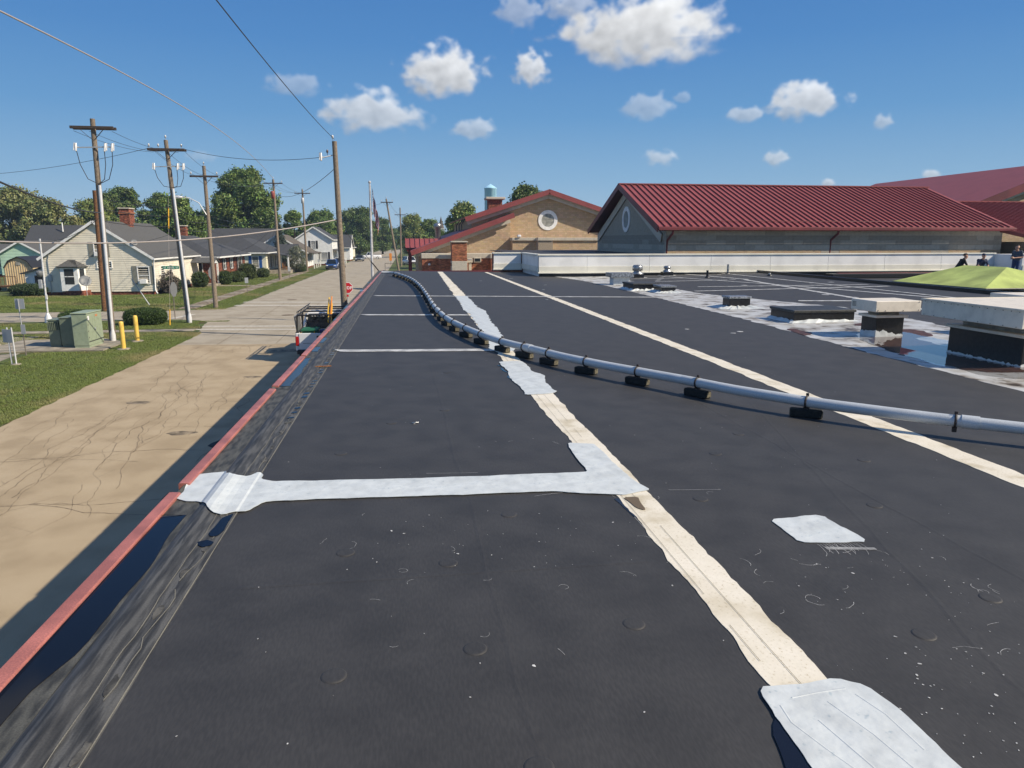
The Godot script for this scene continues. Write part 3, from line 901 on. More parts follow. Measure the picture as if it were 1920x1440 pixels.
	lay("primer_stain", V([1.47, -4.62, 1.58, -4.62, 1.55, -4.36, 1.5, -4.42]), 0.0086, M.dirt, b, 0.012, 0.03, 47)
	lay("primer_stain", V([1.4, -4.62, 1.5, -4.6, 1.48, -4.15, 1.44, -4.3]), 0.003, M.black_coating, b, 0.01, 0.03, 48)
	lay("primer_stain", V([1.3, -10.2, 1.24, -10.1, 1.3, -10.0, 1.26, -9.75, 1.34, -9.5, 1.27, -9.2, 1.34, -8.9]), 0.004, M.wet_black, b, 0.02, 0.04, 49)
	# the white coated valley with its stains, puddle and silt
	lay("valley_coating", V([7.75, 2.0, 7.72, -7.8, 7.85, -11.5, 8.12, -16.2, 8.3, -25.0, 8.25, -33.0, 7.2, -39.0, 6.98, -41.5, 8.4, -36.9, 10.4, -36.9, 10.3, -30.0, 10.4, -24.2, 11.3, -21.0, 12.1, -18.6, 11.9, -15.0, 11.3, -12.0, 10.6, -9.6, 10.2, -7.5, 10.4, 2.0]), 0.004, M.coating_valley, b, 0.09, 0.16, 51, "wide white coated roof valley streaked with brown stains")
	lay("silt", V([9.3, -12.7, 10.3, -12.6, 10.8, -13.6, 10.2, -14.2, 9.6, -13.7]), 0.009, M.silt, b, 0.1, 0.1, 52, "reddish brown silt drying in the roof valley")
	lay("silt", V([7.9, -13.2, 8.3, -13.6, 8.35, -14.5, 8.1, -14.3]), 0.009, M.silt, b, 0.05, 0.06, 53)
	lay("silt", V([9.9, -14.6, 10.9, -14.5, 11.2, -15.1, 10.2, -15.0]), 0.009, M.silt, b, 0.06, 0.08, 54)
	lay("damp_floor", V([8.2, -9.2, 9.3, -9.0, 9.6, -11.2, 9.9, -13.0, 9.35, -13.2, 8.7, -12.4, 8.25, -11.0]), 0.0085, M.silt, b, 0.12, 0.1, 55)
	var pd := S()
	sheet(pd, rough(V([8.15, -8.6, 10.0, -8.4, 10.2, -12.2, 10.2, -13.5, 9.5, -13.75, 8.8, -12.9, 8.3, -11.4, 8.1, -9.8]), 0.15, 0.1, 56), 0.0125, 0.001)
	tag(part("puddle", pd, M.water, b), "shallow puddle mirroring the sky in the roof valley", "")
	# stripes and blots on the far field
	var far := [[11.2, -31.5, 14.6, -31.3, 0.16], [14.5, -39.0, 15.6, -31.3, 0.2], [15.4, -31.2, 13.6, -16.5, 0.22], [12.9, -35.4, 15.2, -27.0, 0.16], [15.2, -27.0, 17.6, -14.5, 0.2], [10.6, -25.4, 18.4, -25.2, 0.22], [11.6, -27.5, 18.2, -26.2, 0.2], [12.0, -20.6, 13.7, -20.0, 0.3], [10.5, -33.6, 13.4, -33.4, 0.14], [16.8, -40.0, 16.9, -18.0, 0.16]]
	for i in far.size():
		var q: Array = far[i]
		var d = Vector2(q[2] - q[0], q[3] - q[1]).normalized().orthogonal() * q[4] * 0.5
		lay("seam_strip", [Vector2(q[0], q[1]) + d, Vector2(q[2], q[3]) + d, Vector2(q[2], q[3]) - d, Vector2(q[0], q[1]) - d], 0.004 + 0.0011 * i, M.coating_stripe, b, 0.03, 0.15, 60 + i)
	rng.seed = 8
	for k in 26:
		var c := Vector2(rng.randf_range(11.2, 18.0), rng.randf_range(-36.0, -14.0)) if k < 14 else Vector2(rng.randf_range(2.4, 7.6), rng.randf_range(-38.0, -11.0))
		var pl := []
		for a in 9: pl.append(c + Vector2.from_angle(TAU * a / 9.0) * Vector2(0.16, 0.14) * rng.randf_range(0.5, 1.2) * (1.0 if k < 14 else 0.4))
		lay("coating_blot", pl, 0.003, M.coating_stripe, b, 0.02, 0.05, k)
	# fastener plates telegraphing through the membrane
	for p in [[0.25, -2.85], [1.02, -2.97], [-0.4, -3.92], [0.18, -3.72], [0.62, -4.4], [2.02, -4.55], [2.95, -3.0], [3.2, -4.3], [-0.35, -2.72], [0.4, -2.1], [-0.2, -6.9], [0.35, -7.4], [3.1, -6.2], [2.35, -2.72], [0.5, -9.6], [3.8, -5.3], [2.6, -5.6], [-0.6, -5.9]]:
		st = S()
		lathe(st, [Vector2(0.055, 0.0005), Vector2(0.05, 0.0042), Vector2(0.044, 0.005), Vector2(0.018, 0.0035), Vector2(0.0, 0.005)], Vector3(p[0], rh(p[0]), p[1]), 20)
		part("fastener_plate", st, M.membrane, b)
	# drips, strings and flecks of coating
	st = S()
	rng.seed = 17
	for k in 420:
		var c := Vector2(rng.randf_range(-1.0, 5.4), -1.7 - pow(rng.randf(), 1.8) * 13.0)
		if k < 110: c = Vector2(rng.randf_range(2.0, 3.1), rng.randf_range(-3.6, -1.7))
		elif k < 150: c = Vector2(rng.randf_range(1.7, 2.4), rng.randf_range(-2.6, -1.6))
		elif k < 190: c = Vector2(rng.randf_range(-0.3, 1.3), rng.randf_range(-4.5, -3.6))
		var s := rng.randf_range(0.0015, 0.0055)
		if k % 9 == 0: s *= 2.4
		var pl := []
		var an := rng.randf() * TAU
		for a in 6: pl.append(c + (Vector2.from_angle(TAU * a / 6.0) * Vector2(1.0, rng.randf_range(0.35, 0.9)) * s).rotated(an))
		sheet(st, pl, 0.0022, 0.001)
	for k in 62:
		var c := Vector2(rng.randf_range(1.8, 3.1), rng.randf_range(-3.7, -1.7)) if k < 34 else Vector2(rng.randf_range(-0.9, 2.2), rng.randf_range(-6.2, -2.6))
		var d := Vector2.from_angle(rng.randf() * TAU)
		var turn := rng.randf_range(-0.5, 0.5)
		for q in rng.randi_range(3, 9):
			var nx := c + d * 0.014
			strip(st, c, nx, rng.randf_range(0.0005, 0.0013), 0.0024)
			c = nx
			d = d.rotated(turn + rng.randf_range(-0.3, 0.3))
	# the brush tail below the lone square patch
	for k in 15:
		var c := Vector2(2.42 + k * 0.019, -3.73)
		var d := Vector2(rng.randf_range(0.05, 0.3), 1.0).normalized()
		for q in rng.randi_range(4, 14):
			var nx := c + d * 0.015
			strip(st, c, nx, 0.0012, 0.0026)
			c = nx
			d = d.rotated(rng.randf_range(-0.12, 0.25))
	for k in 5:
		strip(st, Vector2(2.44, -3.685 + k * 0.008), Vector2(2.74, -3.64 + k * 0.006), 0.0022, 0.0027)
	for e in [[1.44, -4.42, 1.62, -2.9, 0.05], [0.1, -5.3, 0.5, -5.28, 0.03], [1.86, -4.75, 2.25, -4.72, 0.02], [0.85, -4.72, 1.1, -4.78, 0.02]]:
		var a := Vector2(e[0], e[1])
		for q in 24:
			var t := (q + 1) / 24.0
			var nx := Vector2(lerpf(e[0], e[2], t), lerpf(e[1], e[3], t)) + Vector2(-sin(t * PI) * e[4], 0)
			strip(st, a, nx, 0.0013, 0.0026)
			a = nx
	tag(part("paint_flecks", st, M.coating_stripe, b), "white drips and strings of coating on the membrane", "", "", "stuff")
	# low ridges of the sheets under the membrane
	for q in [[0.42, -1.2, 0.3, -10.5], [2.2, -1.4, 3.9, -7.6], [3.3, -2.0, 3.25, -11.0], [-0.9, -3.55, 1.3, -3.62], [0.3, -7.9, 1.3, -7.85]]:
		var a := Vector2(q[0], q[1])
		st = S()
		for i in 40:
			var t := (i + 1) / 40.0
			var nx := Vector2(lerpf(q[0], q[2], t) + nz.get_noise_1d(t * 9.0 + q[0] * 10.0) * 0.03, lerpf(q[1], q[3], t))
			var o := (nx - a).normalized().orthogonal() * 0.02
			var y0 := rh(a.x)
			var y1 := rh(nx.x)
			quad(st, Vector3(a.x - o.x, y0 + 0.0004, a.y - o.y), Vector3(nx.x - o.x, y1 + 0.0004, nx.y - o.y), Vector3(nx.x, y1 + 0.0014, nx.y), Vector3(a.x, y0 + 0.0014, a.y), Vector3.UP)
			quad(st, Vector3(a.x + o.x, y0 + 0.0004, a.y + o.y), Vector3(nx.x + o.x, y1 + 0.0004, nx.y + o.y), Vector3(nx.x, y1 + 0.0014, nx.y), Vector3(a.x, y0 + 0.0014, a.y), Vector3.UP)
			a = nx
		part("membrane_ridge", st, M.membrane, b)
	# courtyard side: black raised edge
	st = S()
	sx(st, 18.85, 19.0, 2.6, 3.47, -37.0, 6.0, 0.01)
	part("edge_curb", st, M.curb_black, b)
	# a stray strip of wood and a bolt on the roof
	var w := thing("wood_offcut", "thin yellowish wood offcut lying across the roof edge lap", "offcut", Vector3(-1.21, 3.365, -10.05), 8.0)
	part("stick", box(Vector3(0, 0, 0), Vector3(0.24, 0.012, 0.03), 0.002), M.porch_wood, w)
	var bo := thing("lost_bolt", "small pale metal bolt lying loose on the black membrane", "bolt", Vector3(0.02, 3.322, -6.85), 30.0)
	st = S(); lathe(st, [Vector2(0.0, 0.0), Vector2(0.02, 0.0), Vector2(0.02, 0.012), Vector2(0.0, 0.013)], Vector3.ZERO, 6, false)
	part("bolt_head", st, M.galv, bo)
	st = S(); tube(st, [Vector3(0.02, 0.007, 0), Vector3(0.055, 0.006, 0.0)], 0.006, 6)
	part("shank", st, M.galv, bo)

func strip(st: SurfaceTool, a: Vector2, b: Vector2, w: float, lift: float) -> void:
	var o := (b - a).normalized().orthogonal() * w
	quad(st, Vector3(a.x - o.x, fh(a.x - o.x) + lift, a.y - o.y), Vector3(b.x - o.x, fh(b.x - o.x) + lift, b.y - o.y), Vector3(b.x + o.x, fh(b.x + o.x) + lift, b.y + o.y), Vector3(a.x + o.x, fh(a.x + o.x) + lift, a.y + o.y), Vector3.UP)

# ---------------------------------------------------------------- things on the roof
func screws(parent: Node, pts: Array, r := 0.012) -> void:
	var st := S()
	for p in pts: bx(st, p, Vector3(r, r, r), r * 0.3)
	part("screws", st, M.screw, parent).set_meta("kind", "stuff")

# ragged coating on an upright face: from x0 to x1 along u, heights wandering about h
func splash(parent: Node, o: Vector3, u: Vector3, out: Vector3, w: float, h0: float, h1: float, sd: int, m: Material) -> void:
	var pl := [Vector2(0, -0.01)]
	nz.seed = sd
	nz.frequency = 1.0
	var n := int(w / 0.02)
	pl.append(Vector2(w, -0.01))
	for i in n + 1:
		var t := 1.0 - float(i) / n
		pl.append(Vector2(w * t, maxf(0.012, lerpf(h0, h1, t) + nz.get_noise_1d(t * w * 9.0) * 0.05 * (0.4 + h0 * 4.0) + nz.get_noise_1d(t * w * 31.0) * 0.014)))
	var st := S()
	ext(st, pl, o + out * 0.0005, u, Vector3.UP, out * 0.005)
	part("coating_splash", st, m, parent)

func build_roof_kit() -> void:
	# pipe
	var way := [[8.4, -3.55], [5.82, -5.38], [5.16, -5.86], [4.4, -6.51], [3.71, -7.3], [3.22, -8.11], [2.71, -8.88], [2.25, -9.68], [1.87, -10.55], [1.49, -11.43], [1.1, -13.0], [0.81, -14.81], [0.64, -17.6], [0.56, -21.62], [0.43, -25.98], [0.13, -30.64], [-0.3, -33.8], [-0.75, -35.8], [-1.25, -35.95]]
	var cv := Curve3D.new()
	for i in way.size():
		var a := Vector3(way[i][0], rh(way[i][0]) + 0.17, way[i][1])
		var p: Array = way[maxi(i - 1, 0)]
		var q: Array = way[mini(i + 1, way.size() - 1)]
		var t := Vector3(q[0] - p[0], 0, q[1] - p[1]).normalized()
		var lp := Vector2(way[i][0] - p[0], way[i][1] - p[1]).length() / 3.2
		var ln := Vector2(q[0] - way[i][0], q[1] - way[i][1]).length() / 3.2
		cv.add_point(a, -t * lp, t * ln)
	var total := cv.get_baked_length()
	var pipe := thing("roof_pipe", "long curving pale grey plastic pipe carried on black blocks across the roof", "pipe")
	var d := 0.0
	var lens := [3.9, 3.0, 3.0, 3.1, 3.0, 3.0, 3.0, 3.0, 3.0, 3.0, 3.0, 3.0, 3.0]
	var k := 0
	while d < total - 0.05:
		var e := minf(d + lens[mini(k, 12)], total)
		var pts := []
		var n := maxi(3, int((e - d) / 0.18))
		for i in n + 1: pts.append(cv.sample_baked(lerpf(d, e, float(i) / n), true))
		var st := S()
		tube(st, pts, 0.057, 18)
		part("pipe_section", st, M.pvc, pipe)
		if k % 2 == 0 and e < total - 0.1:
			st = S()
			var c0 := cv.sample_baked(e - 0.07, true)
			var c1 := cv.sample_baked(e + 0.07, true)
			tube(st, [c0, c0.lerp(c1, 0.5), c1], 0.065, 18)
			part("coupling", st, M.pvc, pipe)
		d = e
		k += 1
	var spots := []
	for x in [5.15, 4.4, 3.72, 3.2, 2.71, 2.25, 1.87, 1.49]:
		spots.append(cv.get_closest_offset(Vector3(x, 3.4, way[0][1] if x > 8 else lerpf(-5.9, -11.4, (5.15 - x) / 3.66))))
	var o: float = spots[-1] + 0.95
	while o < total - 0.3:
		spots.append(o)
		o += 0.93
	rng.seed = 31
	for i in spots.size():
		var p := cv.sample_baked(spots[i], true)
		var t := (cv.sample_baked(spots[i] + 0.1, true) - cv.sample_baked(maxf(spots[i] - 0.1, 0.0), true)).normalized()
		var yaw := atan2(-t.z, t.x) + rng.randf_range(-0.18, 0.18) + 0.2
		var bb := Basis(Vector3.UP, yaw)
		var fl := rh(p.x)
		var st := S()
		# strap round the pipe with its bolt ear
		var ring := []
		var sd := t.cross(Vector3.UP).normalized()
		var up := sd.cross(t)
		for a in 17: ring.append(p + (sd * cos(TAU * a / 16.0) + up * sin(TAU * a / 16.0)) * 0.062)
		tube(st, ring, 0.011, 6, false)
		bx(st, p + up * 0.078, Vector3(0.03, 0.03, 0.02), 0.004, bb)
		part("strap", st, M.clamp, pipe)
		if i == 0:
			part("hanger", box(p - up * 0.08, Vector3(0.04, 0.06, 0.03), 0.004, bb), M.clamp, pipe)
			continue
		var sleeper := part("support_block", box(Vector3(0, 0.046, 0), Vector3(0.32, 0.088, 0.11), 0.012), M.sleeper, pipe, Vector3(p.x, fl + 0.001, p.z))
		sleeper.rotation.y = yaw
		var ends := S()
		for sg in [-1.0, 1.0]: bx(ends, Vector3(sg * 0.1615, 0.046, 0), Vector3(0.003, 0.06, 0.084))
		part("block_end", ends, M.sleeper_end, sleeper)
		st = S(); bx(st, Vector3(p.x, fl + 0.1, p.z), Vector3(0.06, 0.022, 0.05), 0.003, bb)
		part("saddle", st, M.clamp, pipe)
	# big white capped roof unit
	var y0 := rh(9.6)
	var u := thing("large_roof_ventilator", "large roof ventilator with long cream cap on a black curb beside puddle", "roof unit", Vector3(9.2, 3.175, -10.94))
	part("curb", span(0, 1.55, 0, 0.46, 0, 1.52, 0.01), M.curb_black, u)
	part("curb_flange", span(-0.05, 1.6, 0.46, 0.51, -0.05, 1.57, 0.006), M.cream_metal, u)
	part("neck", span(0.14, 1.41, 0.51, 0.64, 0.12, 1.4), M.beige_metal, u)
	part("cap", span(-0.36, 1.9, 0.64, 0.92, -0.27, 1.82, 0.008), M.cream_metal, u)
	var rim := S()
	sx(rim, -0.38, 1.92, 0.905, 0.93, -0.29, -0.25); sx(rim, -0.38, 1.92, 0.905, 0.93, 1.8, 1.84); sx(rim, -0.38, -0.34, 0.906, 0.931, -0.25, 1.8); sx(rim, 1.88, 1.92, 0.906, 0.931, -0.25, 1.8)
	part("cap_rim", rim, M.cream_metal, u)
	var sc := []
	for i in 14: sc.append(Vector3(-0.362, 0.885, -0.2 + i * 0.15)); 
	for i in 9: sc.append(Vector3(-0.362, 0.66, -0.2 + i * 0.24))
	screws(u, sc)
	splash(u, Vector3(0, 0, 0), Vector3(0, 0, 1), Vector3(-1, 0, 0), 1.52, 0.05, 0.04, 3, M.coating_new)
	splash(u, Vector3(0, 0, 1.52), Vector3(1, 0, 0), Vector3(0, 0, 1), 1.55, 0.05, 0.06, 4, M.coating_new)
	u = thing("long_roof_ventilator", "long low cream roof ventilator behind the large capped unit", "roof unit", Vector3(11.75, 3.23, -13.0))
	part("curb", span(0.25, 0.95, 0, 0.64, 0.3, 2.1, 0.01), M.curb_black, u)
	part("cap", span(0, 1.2, 0.64, 0.81, 0, 2.4, 0.01), M.cream_metal, u)
	screws(u, [Vector3(-0.003, 0.72, 0.15), Vector3(-0.003, 0.72, 1.2)], 0.02)
	# small capped unit
	u = thing("small_roof_ventilator", "small square roof ventilator with cream cap on a black curb splashed white", "roof unit", Vector3(9.2, 3.178, -13.36))
	part("curb", span(0, 0.6, 0, 0.4, 0, 0.48, 0.008), M.curb_black, u)
	part("curb_flange", span(-0.05, 0.65, 0.4, 0.45, -0.05, 0.53, 0.006), M.cream_metal, u)
	part("neck", span(0.08, 0.52, 0.45, 0.53, 0.08, 0.42), M.beige_metal, u)
	part("cap", span(-0.17, 0.8, 0.53, 0.74, -0.14, 0.66, 0.008), M.cream_metal, u)
	var gr := S()
	for i in 4: sx(gr, -0.174, -0.168, 0.6 + i * 0.025, 0.61 + i * 0.025, -0.09, 0.03)
	part("cap_vent", gr, M.screw, u)
	screws(u, [Vector3(-0.12, 0.56, 0.662), Vector3(0.04, 0.555, 0.662), Vector3(0.42, 0.555, 0.662), Vector3(0.75, 0.56, 0.662), Vector3(0.75, 0.72, 0.662)], 0.018)
	splash(u, Vector3(0, 0, 0), Vector3(0, 0, 1), Vector3(-1, 0, 0), 0.48, 0.1, 0.14, 7, M.coating_new)
	splash(u, Vector3(0, 0, 0.48), Vector3(1, 0, 0), Vector3(0, 0, 1), 0.6, 0.16, 0.05, 8, M.coating_new)
	# hatches and skylights
	curb_box("roof_hatch", "wide low black roof hatch with skirted lid on white coating", Vector3(8.92, rh(8.92), -16.55), Vector3(1.53, 0.3, 1.1), M.lid_black, 0.05)
	curb_box("skylight_curb", "small black skylight curb with grey metal lid and flared white base", Vector3(9.0, rh(9.0), -19.5), Vector3(0.62, 0.34, 0.46), M.galv, 0.16)
	curb_box("roof_hatch", "low black roof hatch beside the small skylight and metal vent box", Vector3(8.5, rh(8.5), -27.6), Vector3(1.0, 0.28, 1.35), M.lid_black, 0.05)
	curb_box("skylight_curb", "square black skylight curb with grey lid next to far roof hatch", Vector3(9.18, rh(9.18), -25.9), Vector3(0.54, 0.26, 0.85), M.galv, 0.1)
	u = thing("metal_vent_box", "galvanized box vent on a white painted curb near white parapet", "roof vent", Vector3(8.75, rh(8.75), -30.4))
	part("curb", span(0, 0.72, 0, 0.33, 0, 0.6, 0.01), M.coating_new, u)
	part("hood", span(-0.15, 0.86, 0.33, 0.52, -0.15, 0.75, 0.012), M.galv, u)
	# round vents
	var turb := [[11.35, -34.5, "round galvanized vent with stacked cylinders on black curb", 0.22, 0.66], [13.45, -36.0, "small domed galvanized vent on a square black curb by parapet", 0.17, 0.52]]
	for i in 2:
		var q: Array = turb[i]
		u = thing("round_vent", q[2], "roof vent", Vector3(q[0], rh(q[0]), q[1]))
		part("curb", span(-0.27, 0.27, 0, 0.2, -0.27, 0.27, 0.03), M.curb_black, u)
		var st := S()
		var R: float = q[3]
		lathe(st, [Vector2(R * 1.35, 0.2), Vector2(R * 1.3, 0.25), Vector2(R * 0.9, 0.3), Vector2(R * 0.85, 0.36), Vector2(R * 1.15, 0.38), Vector2(R * 1.15, q[4] - 0.08), Vector2(R * 0.9, q[4] - 0.02), Vector2(0, q[4])], Vector3.ZERO, 20)
		part("vent_head", st, M.galv, u)
		st = S(); sheet_ring(st, q[0], q[1], 0.5, i)
		part("coating_collar", st, M.coating_stripe, u).position = -u.position
	for q in [[14.5, -33.3, 0.36, "black", "black stub vent pipe standing among white seam stripes"], [16.9, -36.2, 0.5, "galv", "grey stub vent pipe in front of the white parapet"], [17.9, -33.6, 0.14, "coating_stripe", "short white stub pipe near the courtyard edge"]]:
		u = thing("vent_pipe", q[4], "vent pipe", Vector3(q[0], rh(q[0]), q[1]))
		var st := S()
		lathe(st, [Vector2(0.13, 0.0), Vector2(0.12, 0.03), Vector2(0.07, 0.07), Vector2(0.062, 0.08)], Vector3.ZERO, 14)
		part("boot", st, M.curb_black, u)
		st = S()
		tube(st, [Vector3(0, 0.02, 0), Vector3(0, q[2], 0)], 0.057, 12)
		part("stack", st, M.curb_black if q[3] == "black" else M[q[3]], u)
	# lower roof and the lime canopy
	var low := thing("lower_courtyard_roof", "lower dark flat roof beyond the black edge carrying the lime canopy", "building")
	part("roof_membrane", span(19.0, 60.0, 0.0, 3.05, -36.7, 6.0), M.membrane, low)
	part("roof_curb", span(22.5, 29.5, 3.05, 3.3, -36.2, -35.5, 0.03), M.curb_black, low)
	part("roof_curb", span(19.05, 21.5, 3.05, 3.22, -36.6, -33.0, 0.04), M.curb_black, low)
	part("drain_strip", span(23.0, 29.4, 3.3, 3.33, -36.0, -35.7, 0.01), M.trim_red, low)
	canopy()

func sheet_ring(st: SurfaceTool, x: float, z: float, r: float, sd: int) -> void:
	var pl := []
	for a in 16: pl.append(Vector2(x, z) + Vector2.from_angle(TAU * a / 16.0) * r)
	sheet(st, rough(pl, 0.06, 0.08, sd), 0.0145)

func curb_box(n: String, label: String, at: Vector3, s: Vector3, lid: Material, skirt: float) -> void:
	var u := thing(n, label, "roof hatch" if n == "roof_hatch" else "skylight", at)
	part("curb", span(0, s.x, 0, s.y - 0.05, 0, s.z, 0.008), M.curb_black, u)
	part("lid", span(-0.03, s.x + 0.03, s.y - 0.06, s.y, -0.03, s.z + 0.03, 0.012), lid, u)
	var sc := []
	for i in int(s.x / 0.12): sc.append(Vector3(0.06 + i * 0.12, s.y - 0.075, s.z + 0.004))
	for i in int(s.z / 0.12): sc.append(Vector3(-0.004, s.y - 0.075, 0.06 + i * 0.12))
	screws(u, sc, 0.012)
	# flared coating round the foot
	var st := S()
	var e := skirt
	rng.seed = int(at.z * -10.0)
	var inner := []
	var outer := []
	for q in [[0.0, 0.0, 1.0, 0.0], [1.0, 0.0, 1.0, 1.0], [1.0, 1.0, 0.0, 1.0], [0.0, 1.0, 0.0, 0.0]]:
		for i in 12:
			var t := i / 12.0
			var p := Vector2(lerpf(q[0], q[2], t), lerpf(q[1], q[3], t))
			var f := (p - Vector2(0.5, 0.5))
			f = f / maxf(absf(f.x), absf(f.y)) * 2.0
			inner.append(Vector3(p.x * s.x + signf(f.x) * 0.004, 0.05 + rng.randf() * 0.05, p.y * s.z + signf(f.y) * 0.004))
			var w := e * rng.randf_range(0.75, 1.35)
			outer.append(Vector3(p.x * s.x + f.x * w, 0.009, p.y * s.z + f.y * w))
	for i in inner.size():
		var j := (i + 1) % inner.size()
		quad(st, inner[i], inner[j], outer[j], outer[i], Vector3.UP)
	part("coating_skirt", st, M.coating_new, u)

func canopy() -> void:
	var c := thing("lime_canopy", "lime green fabric canopy shaped like a low hipped tent", "canopy")
	var b := [Vector3(20.75, 3.36, -23.2), Vector3(25.4, 3.36, -23.2), Vector3(25.4, 3.36, -28.0), Vector3(20.55, 3.36, -28.0)]
	var r := [Vector3(23.05, 4.05, -24.85), Vector3(23.05, 4.05, -27.0)]
	for f in [[b[3], b[0], r[0], r[1]], [b[0], b[1], r[0], r[0]], [b[1], b[2], r[1], r[0]], [b[2], b[3], r[1], r[1]]]:
		var st := S()
		st.set_smooth_group(0)
		for i in 10:
			for j in 10:
				var v := []
				for q in [[i, j], [i + 1, j], [i + 1, j + 1], [i, j + 1]]:
					var s: float = q[0] / 10.0
					var t: float = q[1] / 10.0
					var p: Vector3 = f[0].lerp(f[1], s).lerp(f[3].lerp(f[2], s), t)
					p.y -= 0.05 * sin(PI * s) * sin(PI * t)
					v.append(p)
				quad(st, v[0], v[1], v[2], v[3], Vector3.UP)
		part("fabric_panel", st, M.sail, c)
	for p in b:
		var st := S()
		tube(st, [Vector3(p.x, 3.05, p.z), Vector3(p.x, 3.35, p.z)], 0.05, 10)
		part("post", st, M.black_steel, c)
	for i in 4:
		var st := S()
		tube(st, [b[i] - Vector3(0, 0.03, 0), b[(i + 1) % 4] - Vector3(0, 0.03, 0)], 0.03, 8)
		part("edge_rail", st, M.black_steel, c)

# ---------------------------------------------------------------- the school behind
func slab(st: SurfaceTool, a: Vector3, b: Vector3, c: Vector3, d: Vector3, t: float) -> void:
	var n := (c - a).cross(b - a).normalized()
	if n.y < 0.0: n = -n
	var w := -n * t
	var m := (a + b + c + d) / 4.0
	quad(st, a, b, c, d, n)
	quad(st, a + w, b + w, c + w, d + w, -n)
	var q := [a, b, c, d]
	for i in 4:
		var p: Vector3 = q[i]
		var e: Vector3 = q[(i + 1) % 4]
		if p.distance_to(e) > 0.001: quad(st, p, e, e + w, p + w, (p + e) / 2.0 - m)

# standing-seam slope: eave a->b, ridge d->c (same x), one panel per piece
func seam_roof(parent: Node, a: Vector3, b: Vector3, ridge0: Vector3, ridge1: Vector3, pitch := 0.41) -> void:
	var n := maxi(1, int(round(a.distance_to(b) / pitch)))
	var up := (b - a).cross(ridge0 - a).normalized()
	if up.y < 0.0: up = -up
	var along := (b - a) / n
	var same := ((ridge1 - ridge0) - (b - a)).length() < 0.01
	var shared: ArrayMesh
	for i in n:
		var p0 := a.lerp(b, float(i) / n)
		var q0 := ridge0.lerp(ridge1, float(i) / n)
		var p1 := a.lerp(b, float(i + 1) / n)
		var q1 := ridge0.lerp(ridge1, float(i + 1) / n)
		var m: ArrayMesh = shared
		if m == null or not same:
			var st := S()
			var o := p0
			quad(st, p0 - o, p1 - o, q1 - o, q0 - o, up)
			var w := along.normalized() * 0.022
			var h := up * 0.08
			quad(st, p0 - o - w, q0 - o - w, q0 - o - w + h, p0 - o - w + h, -along)
			quad(st, p0 - o + w, q0 - o + w, q0 - o + w + h, p0 - o + w + h, along)
			quad(st, p0 - o - w + h, p0 - o + w + h, q0 - o + w + h, q0 - o - w + h, up)
			quad(st, p0 - o - w, p0 - o + w, p0 - o + w + h, p0 - o - w + h, a - ridge0)
			m = mesh_of(st)
			shared = m
		part("roof_panel", m, M.roof_red, parent, p0)

func round_vent(parent: Node, c: Vector3, r: float, u: Vector3, out: Vector3) -> void:
	var v := part("gable_vent", null, M.trim_white, parent)
	var st := S()
	var ring := []
	for k in 32:
		var a := TAU * k / 32.0
		var b := TAU * (k + 1) / 32.0
		var d0 := u * cos(a) + Vector3.UP * sin(a)
		var d1 := u * cos(b) + Vector3.UP * sin(b)
		quad(st, c + out * 0.06 + d0 * r, c + out * 0.06 + d1 * r, c + out * 0.06 + d1 * r * 0.66, c + out * 0.06 + d0 * r * 0.66, out)
		quad(st, c + out * 0.06 + d0 * r, c + out * 0.06 + d1 * r, c + d1 * r, c + d0 * r, d0)
		quad(st, c + out * 0.06 + d0 * r * 0.66, c + out * 0.06 + d1 * r * 0.66, c + d1 * r * 0.66, c + d0 * r * 0.66, -d0)
	v.mesh = mesh_of(st)
	st = S()
	for k in 24:
		var d0 := u * cos(TAU * k / 24.0) + Vector3.UP * sin(TAU * k / 24.0)
		var d1 := u * cos(TAU * (k + 1) / 24.0) + Vector3.UP * sin(TAU * (k + 1) / 24.0)
		tri(st, c + out * 0.006, c + out * 0.006 + d0 * r * 0.67, c + out * 0.006 + d1 * r * 0.67, out)
	part("vent_back", st, M.louvre, v)
	var n := 9
	for i in n:
		var y := lerpf(-0.56, 0.56, i / float(n - 1)) * r
		var w := sqrt(maxf(0.0, 0.42 * r * r - y * y))
		st = S()
		quad(st, c + Vector3(0, y + 0.05, 0) - u * w + out * 0.012, c + Vector3(0, y + 0.05, 0) + u * w + out * 0.012, c + Vector3(0, y - 0.06, 0) + u * w + out * 0.05, c + Vector3(0, y - 0.06, 0) - u * w + out * 0.05, out + Vector3.UP)
		part("slat", st, M.louvre, v)

# courses of blocks on a wall whose outline is a polygon in (along, height); origin o, along u, facing out
func block_wall(parent: Node, outline: Array, o: Vector3, u: Vector3, out: Vector3, ch: float, bl: float, mats: Array, sd: int) -> void:
	var r := RandomNumberGenerator.new()
	r.seed = sd
	var lo := Vector2(1e9, 1e9)
	var hi := -lo
	for p in outline:
		lo = lo.min(p); hi = hi.max(p)
	var y := lo.y
	var row := 0
	while y < hi.y - 0.05:
		var x := lo.x - (bl * 0.5 if row % 2 else 0.0)
		while x < hi.x:
			var l := bl
			var g := 0.007
			var cell := PackedVector2Array([Vector2(x + g, y + g), Vector2(x + l - g, y + g), Vector2(x + l - g, y + ch - g), Vector2(x + g, y + ch - g)])
			for pc in Geometry2D.intersect_polygons(PackedVector2Array(outline), cell):
				if pc.size() < 3: continue
				var area := 0.0
				for i in pc.size(): area += pc[i].cross(pc[(i + 1) % pc.size()])
				if absf(area) < 0.02: continue
				var st := S()
				ext(st, Array(pc), o, u, Vector3.UP, out * (0.014 + r.randf() * 0.004))
				var m: Material = mats[mini(row, mats.size() - 1)]
				if r.randf() < 0.2: m = M.block_mid
				part("block", st, m, parent)
			x += l
		y += ch
		row += 1

